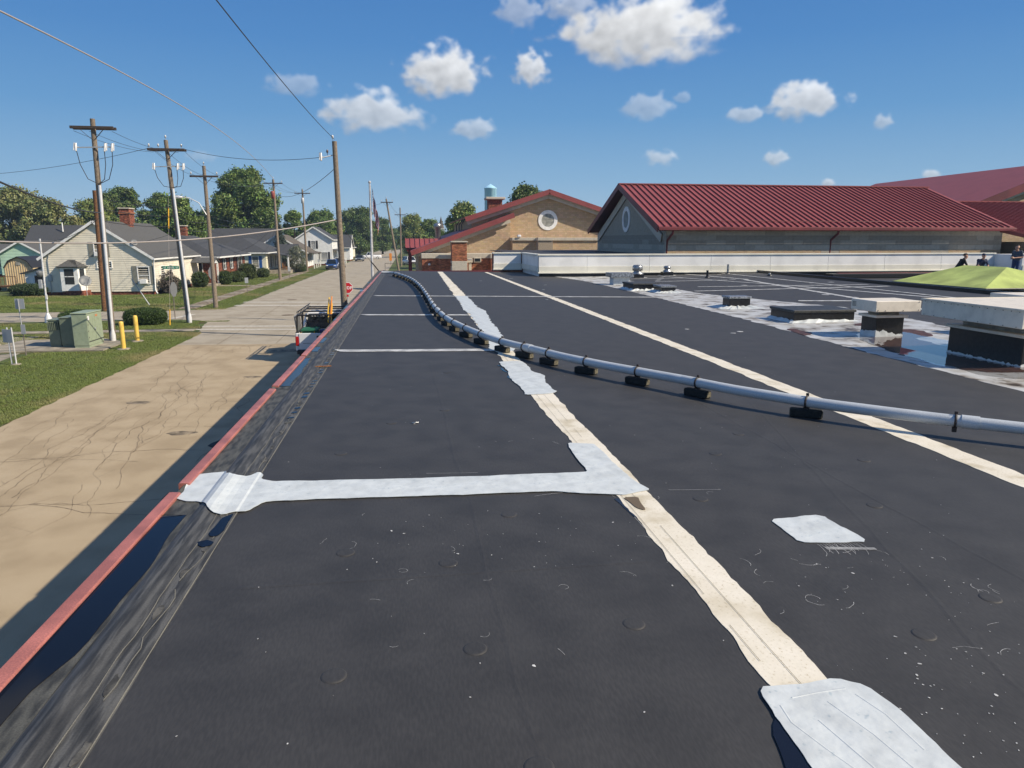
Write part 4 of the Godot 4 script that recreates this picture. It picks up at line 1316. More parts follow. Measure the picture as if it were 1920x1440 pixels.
func build_school() -> void:
	# --- raised wing with the white parapet
	var w := thing("raised_school_wing", "raised school wing with white panelled parapet behind the black roof", "building")
	var z0 := -36.8
	part("wall", span(6.79, 33.2, 0.0, 4.2, z0 - 5.4, z0 - 0.06), M.parapet_white, w)
	part("roof_membrane", span(6.9, 33.2, 4.2, 4.24, -60.0, z0 - 0.3), M.membrane, w)
	var xs := [6.77, 9.35, 12.75, 16.19, 19.6, 23.0, 26.4, 29.9, 33.25]
	for i in xs.size() - 1:
		part("parapet_panel", span(xs[i] + 0.006, xs[i + 1] - 0.006, 3.72, 4.29, z0 - 0.055, z0, 0.004), M.parapet_white, w)
		part("base_panel", span(xs[i] + 0.004, xs[i + 1] - 0.004, 3.43, 3.716, z0 - 0.05, z0 + 0.035, 0.006), M.parapet_cream, w)
	part("parapet_coping", span(6.7, 33.3, 4.29, 4.36, z0 - 0.35, z0 + 0.05, 0.008), M.parapet_cream, w)
	part("base_lip", span(6.72, 33.3, 3.36, 3.43, z0 - 0.05, z0 + 0.1, 0.012), M.parapet_cream, w)
	part("base_flashing", span(6.8, 33.3, 3.0, 3.36, z0 - 0.04, z0 + 0.02), M.curb_black, w)
	# return towards the street and the recessed length
	for i in 2:
		var a: float = [z0 - 0.06, -39.4][i]
		var c: float = [-39.4, -42.0][i]
		part("parapet_panel", span(6.72, 6.77, 3.72, 4.29, a, c + 0.006, 0.004), M.parapet_white, w)
		part("base_panel", span(6.68, 6.77, 3.43, 3.716, a, c + 0.004, 0.004), M.parapet_cream, w)
	part("parapet_coping", span(6.66, 7.0, 4.285, 4.355, -42.3, z0 - 0.36, 0.008), M.parapet_cream, w)
	part("parapet_panel", span(5.05, 6.68, 3.72, 4.29, -42.1, -42.05, 0.004), M.parapet_white, w)
	part("base_panel", span(5.03, 6.67, 3.43, 3.716, -42.1, -42.0, 0.006), M.parapet_cream, w)
	part("base_lip", span(5.0, 6.72, 3.34, 3.43, -42.1, -41.94, 0.012), M.parapet_cream, w)
	part("parapet_coping", span(4.98, 6.66, 4.29, 4.36, -42.4, -41.98, 0.008), M.parapet_cream, w)
	part("wall", span(5.05, 6.79, 0.0, 4.28, -43.0, -42.12), M.brick, w)
	# right-hand jog
	part("parapet_panel", span(33.25, 33.3, 3.4, 4.29, z0, -34.9, 0.004), M.parapet_white, w)
	part("parapet_panel", span(33.3, 42.0, 3.72, 4.29, -34.95, -34.9, 0.004), M.parapet_white, w)
	part("base_panel", span(33.3, 42.0, 3.1, 3.716, -34.95, -34.86, 0.004), M.parapet_cream, w)
	part("parapet_coping", span(33.2, 42.0, 4.29, 4.36, -35.2, -34.84, 0.008), M.parapet_cream, w)
	part("wall", span(33.3, 42.0, 0.0, 4.25, -39.0, -34.96), M.parapet_white, w)
	# --- hall with the long red roof
	var h := thing("red_roofed_hall", "long stone hall with red standing seam metal roof and gable vent", "building")
	var ey := 5.83
	var ry := 8.75
	var ez := -40.0
	var rz := -48.1
	var bz := -56.2
	var x0 := 14.3
	var x1 := 37.3
	seam_roof(h, Vector3(x0, ey, ez), Vector3(x1, ey, ez), Vector3(x0, ry, rz), Vector3(x1, ry, rz))
	var st := S()
	slab(st, Vector3(x0, ey - 0.004, ez), Vector3(x1, ey - 0.004, ez), Vector3(x1, ry - 0.004, rz), Vector3(x0, ry - 0.004, rz), 0.2)
	slab(st, Vector3(x0, ey, bz), Vector3(x1, ey, bz), Vector3(x1, ry, rz), Vector3(x0, ry, rz), 0.2)
	part("roof_deck", st, M.trim_red, h)
	st = S()
	bar(st, Vector3(x0 - 0.02, ry + 0.04, rz), Vector3(x1 + 0.02, ry + 0.04, rz), 0.34, 0.07)
	part("ridge_cap", st, M.roof_red, h)
	st = S()
	sx(st, x0 - 0.02, x1 + 0.02, ey - 0.22, ey - 0.02, ez + 0.01, ez + 0.16, 0.03)
	part("gutter", st, M.trim_red, h)
	st = S()
	var sl := (Vector3(0, ry, rz) - Vector3(0, ey, ez)).normalized()
	var g0 := Vector3(x0 + 0.3, ey, ez) + sl * 0.75 + Vector3(0, 0.09, 0)
	tube(st, [g0, g0 + Vector3(x1 - x0 - 0.6, 0, 0)], 0.022, 6)
	part("snow_guard", st, M.trim_red, h)
	# rakes at the visible gable
	for e in [[ez, 1], [bz, -1]]:
		st = S()
		var a := Vector3(x0 - 0.01, ey - 0.13, e[0])
		var c := Vector3(x0 - 0.01, ry - 0.13, rz)
		bar(st, a, c, 0.06, 0.36, Vector3.UP)
		part("rake_board", st, M.trim_red, h)
		st = S()
		var dy := Vector3(0.62, -0.62, 0)
		bar(st, Vector3(x0 + 0.56, ey - 0.65, e[0] + e[1] * -1.0), Vector3(x0 + 0.56, ry - 0.62, rz), 0.05, 0.5, Vector3.UP)
		part("rake_trim", st, M.fascia_beige, h)
	part("wall", span(14.95, 36.9, 0.0, 5.66, -55.6, -40.48), M.mortar, h)
	st = S()
	ext(st, [Vector2(-40.48, 5.6), Vector2(-48.1, 8.4), Vector2(-55.6, 5.6)], Vector3(14.95, 0, 0), Vector3(0, 0, 1), Vector3.UP, Vector3(0.3, 0, 0))
	part("wall", st, M.mortar, h)
	var pal := [M.split_tan, M.block_pale, M.block_dark, M.block_dark, M.block_pale, M.block_pale]
	block_wall(h, [Vector2(15.0, 4.2), Vector2(36.9, 4.2), Vector2(36.9, 5.62), Vector2(15.0, 5.62)], Vector3(0, 0, -40.48), Vector3.RIGHT, Vector3(0, 0, 1), 0.285, 1.22, pal, 4)
	block_wall(h, [Vector2(-55.6, 4.2), Vector2(-40.65, 4.2), Vector2(-40.65, 5.3), Vector2(-48.1, 8.1), Vector2(-55.6, 5.3)], Vector3(14.95, 0, 0), Vector3(0, 0, 1), Vector3(-1, 0, 0), 0.3, 1.22, [M.block_mid, M.block_pale, M.block_dark, M.block_dark, M.block_mid], 5)
	round_vent(h, Vector3(14.93, 6.45, -48.1), 0.86, Vector3(0, 0, 1), Vector3(-1, 0, 0))
	for x in [15.05, 25.35]:
		st = S()
		tube(st, [Vector3(x + 0.12, 5.62, -39.95), Vector3(x + 0.12, 5.45, -39.98), Vector3(x, 5.05, -40.5), Vector3(x, 4.2, -40.52)], 0.07, 8)
		part("downspout", st, M.trim_red, h)
	# --- right wing with its lower red roof
	var r := thing("right_red_roofed_wing", "right school wing under a lower red metal roof with tan wall", "building")
	seam_roof(r, Vector3(37.9, 5.1, -38.2), Vector3(58.0, 5.1, -38.2), Vector3(33.0, 7.72, -47.0), Vector3(58.0, 7.72, -47.0))
	st = S()
	slab(st, Vector3(37.9, 5.094, -38.2), Vector3(58.0, 5.094, -38.2), Vector3(58.0, 7.714, -47.0), Vector3(33.0, 7.714, -47.0), 0.2)
	part("roof_deck", st, M.trim_red, r)
	st = S(); bar(st, Vector3(33.0, 7.76, -47.0), Vector3(58.0, 7.76, -47.0), 0.34, 0.07)
	part("ridge_cap", st, M.roof_red, r)
	part("gutter", span(37.8, 58.0, 4.9, 5.08, -38.18, -38.0, 0.03), M.trim_red, r)
	part("wall", span(38.3, 57.6, 0.0, 4.95, -46.0, -38.8), M.split_smooth, r)
	part("wall_band", span(38.2, 57.6, 4.3, 4.42, -38.8, -38.76), M.trim_red, r)
	# --- big gymnasium far right
	var g := thing("large_gymnasium", "large gymnasium with broad dark red roof and tan gable far right", "building")
	st = S()
	slab(st, Vector3(42.0, 4.45, -61.2), Vector3(63.5, 12.56, -61.2), Vector3(63.5, 12.56, -92.0), Vector3(42.0, 4.45, -92.0), 0.35)
	slab(st, Vector3(85.0, 4.45, -61.2), Vector3(63.5, 12.56, -61.2), Vector3(63.5, 12.56, -92.0), Vector3(85.0, 4.45, -92.0), 0.35)
	part("roof", st, M.roof_red, g)
	st = S()
	bar(st, Vector3(42.0, 4.1, -61.15), Vector3(63.5, 12.21, -61.15), 0.1, 0.75, Vector3.UP)
	part("rake_board", st, M.trim_red, g)
	st = S()
	bar(st, Vector3(43.0, 3.95, -61.6), Vector3(63.5, 11.68, -61.6), 0.1, 0.35, Vector3.UP)
	part("rake_trim", st, M.fascia_beige, g)
	st = S()
	ext(st, [Vector2(44, 0), Vector2(83, 0), Vector2(83, 4.9), Vector2(63.5, 12.2), Vector2(44, 4.9)], Vector3(0, 0, -62.0), Vector3.RIGHT, Vector3.UP, Vector3(0, 0, -28.0))
	part("wall", st, M.split_tan, g)
	# --- tan gabled block with the round vent
	var t := thing("tan_gabled_block", "tan split face school block with red roof and round gable vent", "building")
	st = S()
	ext(st, [Vector2(6.4, 0), Vector2(21.7, 0), Vector2(21.7, 7.1), Vector2(14.05, 9.55), Vector2(6.4, 7.1)], Vector3(0, 0, -71.5), Vector3.RIGHT, Vector3.UP, Vector3(0, 0, -26.0))
	part("wall", st, M.split_tan, t)
	for s in [-1.0, 1.0]:
		st = S()
		slab(st, Vector3(14.05, 9.95, -70.7), Vector3(14.05 + s * 8.3, 7.27, -70.7), Vector3(14.05 + s * 8.3, 7.27, -98.0), Vector3(14.05, 9.95, -98.0), 0.12)
		part("roof", st, M.roof_red, t)
		st = S()
		bar(st, Vector3(14.05, 9.7, -70.68), Vector3(14.05 + s * 8.32, 7.02, -70.68), 0.1, 0.46, Vector3.UP)
		part("rake_board", st, M.roof_red, t)
		st = S()
		bar(st, Vector3(14.05, 9.3, -71.2), Vector3(14.05 + s * 8.1, 6.7, -71.2), 0.1, 0.4, Vector3.UP)
		part("rake_trim", st, M.fascia_beige, t)
	st = S()
	for z in [-72.5, -76.0, -80.0]: tube(st, [Vector3(5.9, 7.2, z), Vector3(5.5, 6.6, z), Vector3(5.5, 6.0, z)], 0.06, 6)
	part("gutter_brackets", st, M.black_steel, t)
	round_vent(t, Vector3(14.05, 7.0, -71.5), 0.98, Vector3.RIGHT, Vector3(0, 0, 1))
	# lean-to in front
	st = S()
	ext(st, [Vector2(1.1, 0), Vector2(10.05, 0), Vector2(10.05, 7.05), Vector2(1.1, 3.85)], Vector3(0, 0, -70.0), Vector3.RIGHT, Vector3.UP, Vector3(0, 0, -24.0))
	part("wall", st, M.split_tan, t)
	st = S()
	slab(st, Vector3(0.4, 4.05, -69.2), Vector3(10.3, 7.62, -69.2), Vector3(10.3, 7.62, -95.0), Vector3(0.4, 4.05, -95.0), 0.12)
	part("roof", st, M.roof_red, t)
	st = S(); bar(st, Vector3(0.4, 3.82, -69.18), Vector3(10.32, 7.4, -69.18), 0.1, 0.46, Vector3.UP)
	part("rake_board", st, M.roof_red, t)
	st = S(); bar(st, Vector3(1.0, 3.66, -69.8), Vector3(10.0, 6.9, -69.8), 0.1, 0.38, Vector3.UP)
	part("rake_trim", st, M.fascia_beige, t)
	# low projecting length with coping and pier
	part("wall", span(10.06, 18.6, 0.0, 5.0, -71.5, -68.6), M.split_tan, t)
	part("coping", span(10.0, 12.3, 5.0, 5.28, -71.5, -68.45, 0.02), M.limestone, t)
	part("pier", span(12.35, 13.75, 0.0, 4.98, -68.6, -67.4), M.split_smooth, t)
	part("coping", span(12.3, 13.8, 5.0, 5.28, -71.5, -67.3, 0.02), M.limestone, t)
	part("coping", span(13.8, 18.6, 5.0, 5.28, -71.5, -68.45, 0.02), M.limestone, t)
	part("wall_lamp", span(10.5, 10.85, 5.3, 5.55, -68.7, -68.3, 0.06), M.sign_white, t)
	# chimney box on the roof
	part("roof_stack", span(8.9, 10.4, 8.0, 9.35, -80.0, -78.6), M.brick_house, t)
	part("stack_cap", span(8.6, 10.7, 9.35, 9.6, -80.3, -78.3, 0.04), M.limestone, t)
	st = S(); lathe(st, [Vector2(0.3, 4.6), Vector2(0.3, 6.2), Vector2(0.42, 6.3), Vector2(0.42, 6.7), Vector2(0.0, 6.9)], Vector3(3.35, 0, -78.0), 14)
	part("roof_cowl", st, M.galv, t)
	# --- brick entrance
	var e := thing("brick_entrance_block", "low brown brick entrance block with limestone cornice and square pillar", "building")
	part("wall", span(1.4, 8.4, 0.0, 3.38, -69.9, -67.4), M.brick, e)
	part("wall", span(2.95, 4.1, 0.0, 3.36, -67.4, -66.4), M.brick, e)
	part("wall", span(7.75, 8.42, 0.0, 3.36, -67.4, -66.6), M.brick, e)
	part("cornice", span(1.34, 8.46, 3.38, 3.82, -69.9, -67.33, 0.02), M.limestone, e)
	part("cornice", span(2.9, 4.1, 3.37, 3.7, -67.3, -66.34, 0.02), M.limestone, e)
	part("cornice", span(7.7, 8.5, 3.385, 3.81, -67.3, -66.54, 0.02), M.limestone, e)
	part("pillar", span(4.0, 5.35, 3.2, 4.85, -66.4, -64.7, 0.02), M.brick, e)
	part("pillar_base", span(3.98, 5.37, 0.0, 3.2, -66.42, -64.68, 0.02), M.limestone, e)
	part("pillar_cap", span(3.93, 5.42, 4.85, 4.97, -66.5, -64.6, 0.02), M.limestone, e)
	part("pillar_panel", span(3.93, 3.98, 2.75, 3.0, -66.1, -65.0, 0.01), M.brick_house, e)
	var win := part("window", span(6.2, 6.9, 3.0, 3.45, -67.4, -67.3, 0.02), M.limestone, e)
	part("pane", span(6.29, 6.81, 3.08, 3.37, -67.3, -67.285), M.glass, win)
	part("vent_box", span(5.5, 6.0, 3.0, 3.4, -66.9, -66.4, 0.03), M.limestone, e)
	part("vent_slot", span(5.56, 5.94, 3.26, 3.34, -66.4, -66.38), M.sign_back, e)
	part("vent_stack", span(5.65, 5.9, 0.0, 3.0, -66.9, -66.5, 0.02), M.limestone, e)
	var lamp := S()
	lathe(lamp, [Vector2(0.0, 0.0), Vector2(0.13, 0.02), Vector2(0.11, 0.16), Vector2(0.0, 0.2)], Vector3(2.05, 2.75, -67.3), 12)
	part("wall_lamp", lamp, M.sign_white, e)
	# --- porch with red canopy roof
	var p := thing("red_porch", "small red metal porch roof on dark posts at the school entrance", "porch")
	seam_roof(p, Vector3(-0.1, 4.3, -73.4), Vector3(4.4, 4.3, -73.4), Vector3(-0.1, 5.2, -75.6), Vector3(4.4, 5.2, -75.6), 0.5)
	part("beam", span(-0.05, 4.3, 4.0, 4.28, -75.4, -73.6), M.trim_red, p)
	for x in [0.15, 1.2]: part("post", span(x, x + 0.35, 0.0, 4.0, -74.2, -73.8), M.trim_red, p)

# ---------------------------------------------------------------- houses
# lapped boards on the area between lower and upper outlines; u along, out facing; xl/xr give the ends at height y
func siding(st: SurfaceTool, o: Vector3, u: Vector3, out: Vector3, y0: float, y1: float, ends: Callable, step := 0.115) -> void:
	var y := y0
	while y < y1 - 0.01:
		var e := minf(y + step, y1)
		var a: Vector2 = ends.call(y)
		var b: Vector2 = ends.call(e)
		if b.y - b.x < 0.02: break
		var p0 := o + u * a.x + Vector3.UP * y + out * 0.034
		var p1 := o + u * a.y + Vector3.UP * y + out * 0.034
		var q0 := o + u * b.x + Vector3.UP * e + out * 0.006
		var q1 := o + u * b.y + Vector3.UP * e + out * 0.006
		quad(st, p0, p1, q1, q0, out)
		quad(st, p0, p1, p1 - out * 0.03, p0 - out * 0.03, Vector3.DOWN)
		y = e

# window with frame, pane, sill; c = centre on the wall face
func window(parent: Node, c: Vector3, w: float, h: float, u: Vector3, out: Vector3, shutter: Material = null, m: Material = null, panes := 2) -> MeshInstance3D:
	if m == null: m = M.trim_white
	var st := S()
	var bb := Basis(u, Vector3.UP, out)
	var f := 0.08
	bx(st, c + Vector3.UP * (h / 2.0) + out * 0.04, Vector3(w + f * 2, f, 0.09), 0.0, bb)
	bx(st, c - Vector3.UP * (h / 2.0) + out * 0.05, Vector3(w + f * 2.6, f, 0.11), 0.0, bb)
	for s in [-1.0, 1.0]:
		bx(st, c + u * s * (w / 2.0 + f / 2.0) + out * 0.04, Vector3(f, h - f, 0.088), 0.0, bb)
	for i in panes - 1:
		bx(st, c + Vector3.UP * (h * (i + 1.0) / panes - h / 2.0) + out * 0.035, Vector3(w, 0.05, 0.06), 0.0, bb)
	var o := part("window", st, m, parent)
	for i in panes:
		var ph := h / panes - 0.05
		part("pane", box(c + Vector3.UP * (h * (i + 0.5) / panes - h / 2.0) + out * (0.018 + 0.003 * i), Vector3(w - 0.004, ph, 0.012), 0.0, bb), M.glass, o)
	if shutter:
		for s in [-1.0, 1.0]:
			var sh := part("shutter", box(c + u * s * (w / 2.0 + f + 0.24) + out * 0.04, Vector3(0.42, h + 0.1, 0.05), 0.006, bb), shutter, parent)
	return o

func air_conditioner(at: Vector3, label: String) -> void:
	var a := thing("window_air_conditioner", label, "air conditioner", at)
	part("case", box(Vector3(0, 0.2, 0.2), Vector3(0.62, 0.4, 0.42), 0.02), M.trim_white, a)
	var st := S()
	for i in 6: bx(st, Vector3(0, 0.08 + i * 0.048, 0.372), Vector3(0.5, 0.014, 0.01))
	part("grille", st, M.louvre, a)

# plain gabled house; ridge along z (dir 0) or x (dir 1)
func simple_house(n: String, label: String, x0: float, x1: float, z0: float, z1: float, eave: float, ridge: float, dir: int, wall: Material, roof: Material, oh := 0.35) -> Node3D:
	var h := thing(n, label, "house")
	part("foundation", span(x0 + 0.04, x1 - 0.04, 0.0, 0.35, z1 + 0.04, z0 - 0.04), M.brick_house, h)
	var st := S()
	var cx := (x0 + x1) / 2.0
	var cz := (z0 + z1) / 2.0
	if dir == 0:
		siding(st, Vector3(0, 0, z0), Vector3.RIGHT, Vector3(0, 0, 1), 0.3, ridge - 0.1, func(y): return Vector2(x0, x1) if y < eave else Vector2(lerpf(x0, cx, (y - eave) / (ridge - eave)), lerpf(x1, cx, (y - eave) / (ridge - eave))), 0.2)
		siding(st, Vector3(x1, 0, 0), Vector3(0, 0, 1), Vector3(1, 0, 0), 0.3, eave, func(y): return Vector2(z1, z0), 0.2)
		siding(st, Vector3(x0, 0, 0), Vector3(0, 0, 1), Vector3(-1, 0, 0), 0.3, eave, func(y): return Vector2(z1, z0), 0.2)
		ext(st, [Vector2(x0, 0.3), Vector2(x1, 0.3), Vector2(x1, eave), Vector2(cx, ridge - 0.05), Vector2(x0, eave)], Vector3(0, 0, z0 - 0.01), Vector3.RIGHT, Vector3.UP, Vector3(0, 0, z1 - z0 + 0.02))
		part("wall", st, wall, h)
		var f := (ridge - eave) / (x1 - cx)
		for s in [-1.0, 1.0]:
			st = S()
			var ex = cx + s * ((x1 - x0) / 2.0 + oh)
			slab(st, Vector3(cx, ridge + 0.1, z0 + oh), Vector3(ex, eave - f * oh + 0.1, z0 + oh), Vector3(ex, eave - f * oh + 0.1, z1 - oh), Vector3(cx, ridge + 0.1, z1 - oh), 0.1)
			part("roof_slope", st, roof, h)
			st = S()
			bar(st, Vector3(cx, ridge - 0.04, z0 + oh + 0.01), Vector3(ex, eave - f * oh - 0.04, z0 + oh + 0.01), 0.05, 0.22, Vector3.UP)
			part("rake_board", st, M.trim_white, h)
			st = S()
			sx(st, ex - 0.05, ex + 0.07, eave - f * oh - 0.1, eave - f * oh + 0.04, z1 - oh, z0 + oh - 0.03)
			part("gutter", st, M.trim_white, h)
	else:
		siding(st, Vector3(0, 0, z0), Vector3.RIGHT, Vector3(0, 0, 1), 0.3, eave, func(y): return Vector2(x0, x1), 0.2)
		siding(st, Vector3(x1, 0, 0), Vector3(0, 0, 1), Vector3(1, 0, 0), 0.3, ridge - 0.1, func(y): return Vector2(z1, z0) if y < eave else Vector2(lerpf(z1, cz, (y - eave) / (ridge - eave)), lerpf(z0, cz, (y - eave) / (ridge - eave))), 0.2)
		ext(st, [Vector2(z0, 0.3), Vector2(z1, 0.3), Vector2(z1, eave), Vector2(cz, ridge - 0.05), Vector2(z0, eave)], Vector3(x0, 0, 0), Vector3(0, 0, 1), Vector3.UP, Vector3(x1 - x0 - 0.01, 0, 0))
		part("wall", st, wall, h)
		var f := (ridge - eave) / (z0 - cz)
		for s in [-1.0, 1.0]:
			st = S()
			var e = cz + s * ((z0 - z1) / 2.0 + oh)
			slab(st, Vector3(x0 - oh, ridge + 0.1, cz), Vector3(x0 - oh, eave - f * oh + 0.1, e), Vector3(x1 + oh, eave - f * oh + 0.1, e), Vector3(x1 + oh, ridge + 0.1, cz), 0.1)
			part("roof_slope", st, roof, h)
			st = S()
			bar(st, Vector3(x1 + oh + 0.01, ridge - 0.04, cz), Vector3(x1 + oh + 0.01, eave - f * oh - 0.04, e), 0.05, 0.22, Vector3.UP)
			part("rake_board", st, M.trim_white, h)
			st = S()
			sx(st, x0 - oh, x1 + oh - 0.03, eave - f * oh - 0.1, eave - f * oh + 0.04, e - 0.05, e + 0.07)
			part("gutter", st, M.trim_white, h)
	return h

func hip_roof(parent: Node, x0: float, x1: float, z0: float, z1: float, eave: float, ridge: float, roof: Material, oh := 0.5) -> void:
	x0 -= oh; x1 += oh; z0 += oh; z1 -= oh
	var w := (x1 - x0) / 2.0
	var cx := (x0 + x1) / 2.0
	var deep := z0 - z1 > x1 - x0
	var a := Vector3(cx, ridge, z0 - w) if deep else Vector3(x0 + (z0 - z1) / 2.0, ridge, (z0 + z1) / 2.0)
	var b := Vector3(cx, ridge, z1 + w) if deep else Vector3(x1 - (z0 - z1) / 2.0, ridge, (z0 + z1) / 2.0)
	var c := [Vector3(x0, eave, z0), Vector3(x1, eave, z0), Vector3(x1, eave, z1), Vector3(x0, eave, z1)]
	var faces := [[c[0], c[1], a, a], [c[1], c[2], b, a], [c[2], c[3], b, b], [c[3], c[0], a, b]] if deep else [[c[0], c[1], b, a], [c[1], c[2], b, b], [c[2], c[3], a, b], [c[3], c[0], a, a]]
	for f in faces:
		var st := S()
		slab(st, f[0], f[1], f[2], f[3], 0.09)
		part("roof_slope", st, roof, parent)
	var st := S()
	sx(st, x0, x1, eave - 0.2, eave - 0.03, z0 - 0.04, z0 + 0.05); sx(st, x1 - 0.04, x1 + 0.05, eave - 0.2, eave - 0.031, z1, z0 - 0.05)
	part("fascia", st, M.trim_white, parent)

func chimney(parent: Node, x: float, z: float, y0: float, y1: float, s: float, cap := true) -> void:
	var o := part("chimney", span(x - s / 2, x + s / 2, y0, y1, z - s / 2, z + s / 2), M.brick_house, parent)
	part("chimney_band", span(x - s / 2 - 0.06, x + s / 2 + 0.06, y1 - 0.5, y1 - 0.3, z - s / 2 - 0.06, z + s / 2 + 0.06), M.brick, o)
	if cap: part("chimney_cap", span(x - s / 2 - 0.1, x + s / 2 + 0.1, y1, y1 + 0.12, z - s / 2 - 0.1, z + s / 2 + 0.1, 0.03), M.limestone, o)

func dish(n: String, label: String, at: Vector3, mast: float, r: float) -> void:
	var d := thing(n, label, "satellite dish", at)
	var st := S()
	tube(st, [Vector3.ZERO, Vector3(0, mast, 0)], 0.03, 6)
	part("mast", st, M.sign_back, d)
	st = S()
	var b := Basis(Vector3.RIGHT, 1.1).rotated(Vector3.UP, 0.5)
	lathe(st, [Vector2(0, -0.09), Vector2(r * 0.5, -0.06), Vector2(r, 0.0), Vector2(r * 0.97, 0.015), Vector2(r * 0.5, -0.045), Vector2(0, -0.075)], Vector3(0, mast + r * 0.3, 0.05), 18, true, b)
	part("reflector", st, M.sign_grey, d)
	st = S()
	tube(st, [Vector3(0, mast, 0.05), Vector3(0.1, mast + 0.05, r * 1.1)], 0.015, 5)
	part("feed_arm", st, M.sign_back, d)

func build_houses() -> void:
	var X := Vector3.RIGHT
	var Z := Vector3(0, 0, 1)
	# --- cream clapboard house on the corner
	var h := simple_house("clapboard_house", "cream clapboard house with steep grey roof and bay window on the corner", -33.35, -23.75, -72.0, -87.0, 3.5, 6.75, 0, M.siding_cream, M.shingle, 0.26)
	# bay window
	var by := part("bay_window", null, M.trim_white, h)
	var st := S()
	var bp := [Vector2(-31.95, -72.0), Vector2(-31.55, -71.2), Vector2(-30.05, -71.2), Vector2(-29.65, -72.0)]
	ext(st, bp, Vector3(0, 0.45, 0), X, Z, Vector3(0, 2.2, 0))
	by.mesh = mesh_of(st)
	st = S()
	ext(st, bp, Vector3(0.0, 0.0, -0.06), X * 0.99 + Vector3(0, 0, 0), Z, Vector3(0, 0.45, 0))
	part("bay_foot", st, M.brick_house, h)
	st = S()
	var top := Vector3(-30.8, 3.25, -72.0)
	var er := [Vector3(-32.2, 2.66, -72.0), Vector3(-31.7, 2.66, -70.95), Vector3(-29.9, 2.66, -70.95), Vector3(-29.4, 2.66, -72.0)]
	for i in 3: slab(st, er[i], er[i + 1], top + X * 0.3, top - X * 0.3, 0.1)
	part("bay_roof", st, M.shingle, h)
	part("bay_pane", span(-31.2, -30.4, 1.05, 2.45, -71.2, -71.185), M.glass, by)
	st = S()
	sx(st, -31.2, -30.4, 1.72, 1.79, -71.185, -71.17)
	part("bay_sash", st, M.trim_white, by)
	for s in [-1.0, 1.0]:
		st = S()
		var c := Vector3(-30.8 + s * 0.955, 1.75, -71.6)
		var d := Vector3(s * 0.4, 0, -0.8).normalized()
		bx(st, c, Vector3(0.014, 1.4, 0.5), 0.0, Basis(Vector3(-d.z, 0, d.x) * s * -1.0, Vector3.UP, d))
		part("bay_pane", st, M.glass, by)
	window(h, Vector3(-27.95, 2.8, -72.0), 1.2, 0.6, X, Z, null, null, 1)
	window(h, Vector3(-24.6, 1.8, -72.0), 0.95, 1.6, X, Z, M.shutter_grey)
	window(h, Vector3(-28.3, 4.2, -72.0), 0.75, 1.25, X, Z, M.shutter_grey)
	air_conditioner(Vector3(-24.6, 1.03, -71.95), "white air conditioner in the ground floor shuttered window")
	air_conditioner(Vector3(-28.3, 3.6, -71.95), "white air conditioner in the upper gable window")
	for z in [-74.5, -77.0, -80.5]: window(h, Vector3(-23.75, 1.75, z), 0.85, 1.7, Z, X)
	chimney(h, -28.3, -79.5, 5.5, 8.15, 0.95)
	chimney(h, -29.6, -84.0, 5.5, 8.3, 0.8)
	st = S()
	tube(st, [Vector3(-23.45, 3.3, -71.7), Vector3(-23.6, 2.9, -71.9), Vector3(-23.66, 0.4, -71.92), Vector3(-23.4, 0.1, -71.6)], 0.06, 8)
	part("downspout", st, M.trim_white, h)
	part("meter_box", span(-32.95, -32.6, 1.3, 1.9, -72.0, -71.85, 0.02), M.sign_back, h)
	st = S()
	tube(st, [Vector3(-32.78, 1.9, -71.92), Vector3(-32.8, 3.2, -71.92), Vector3(-32.6, 3.9, -71.92)], 0.035, 6)
	tube(st, [Vector3(-32.78, 1.3, -71.92), Vector3(-32.78, 0.2, -71.92)], 0.03, 6)
	part("service_conduit", st, M.sign_back, h)
	# entry porch on the street side
	var po := part("entry_roof", null, M.shingle, h)
	st = S()
	slab(st, Vector3(-23.75, 3.15, -85.2), Vector3(-21.2, 3.15, -85.2), Vector3(-21.2, 2.6, -84.0), Vector3(-23.75, 2.6, -84.0), 0.09)
	slab(st, Vector3(-23.75, 3.15, -85.2), Vector3(-21.2, 3.15, -85.2), Vector3(-21.2, 2.6, -86.4), Vector3(-23.75, 2.6, -86.4), 0.09)
	po.mesh = mesh_of(st)
	st = S()
	ext(st, [Vector2(-84.1, 2.5), Vector2(-86.3, 2.5), Vector2(-85.2, 3.05)], Vector3(-21.4, 0, 0), Z, Vector3.UP, Vector3(0.05, 0, 0))
	part("entry_gable", st, M.trim_white, h)
	for z in [-84.2, -86.2]: part("porch_post", span(-21.55, -21.37, 0.2, 2.5, z - 0.09, z + 0.09), M.trim_white, h)
	part("porch_floor", span(-23.75, -21.2, 0.0, 0.2, -86.5, -83.9), M.concrete, h)
	# lean-to on the far side
	st = S()
	ext(st, [Vector2(-35.9, 0.0), Vector2(-33.36, 0.0), Vector2(-33.36, 2.75), Vector2(-35.9, 2.0)], Vector3(0, 0, -74.0), X, Vector3.UP, Vector3(0, 0, -6.0))
	part("lean_to", st, M.siding_white, h)
	st = S()
	slab(st, Vector3(-36.2, 1.98, -73.7), Vector3(-33.37, 2.84, -73.7), Vector3(-33.37, 2.84, -80.2), Vector3(-36.2, 1.98, -80.2), 0.1)
	part("lean_to_roof", st, M.shingle_dark, h)
	window(h, Vector3(-34.6, 1.35, -74.0), 0.9, 0.9, X, Z, null, null, 1)
	dish("satellite_dish", "large grey satellite dish on a mast beside the bay window", Vector3(-29.2, 0, -70.6), 1.25, 0.52)
	dish("satellite_dish", "small satellite dish on the roof edge of cream clapboard house", Vector3(-25.1, 4.45, -71.85), 0.3, 0.3)
	# --- shed
	var sh := thing("garden_shed", "small tan ribbed metal shed with black gambrel roof", "shed")
	st = S()
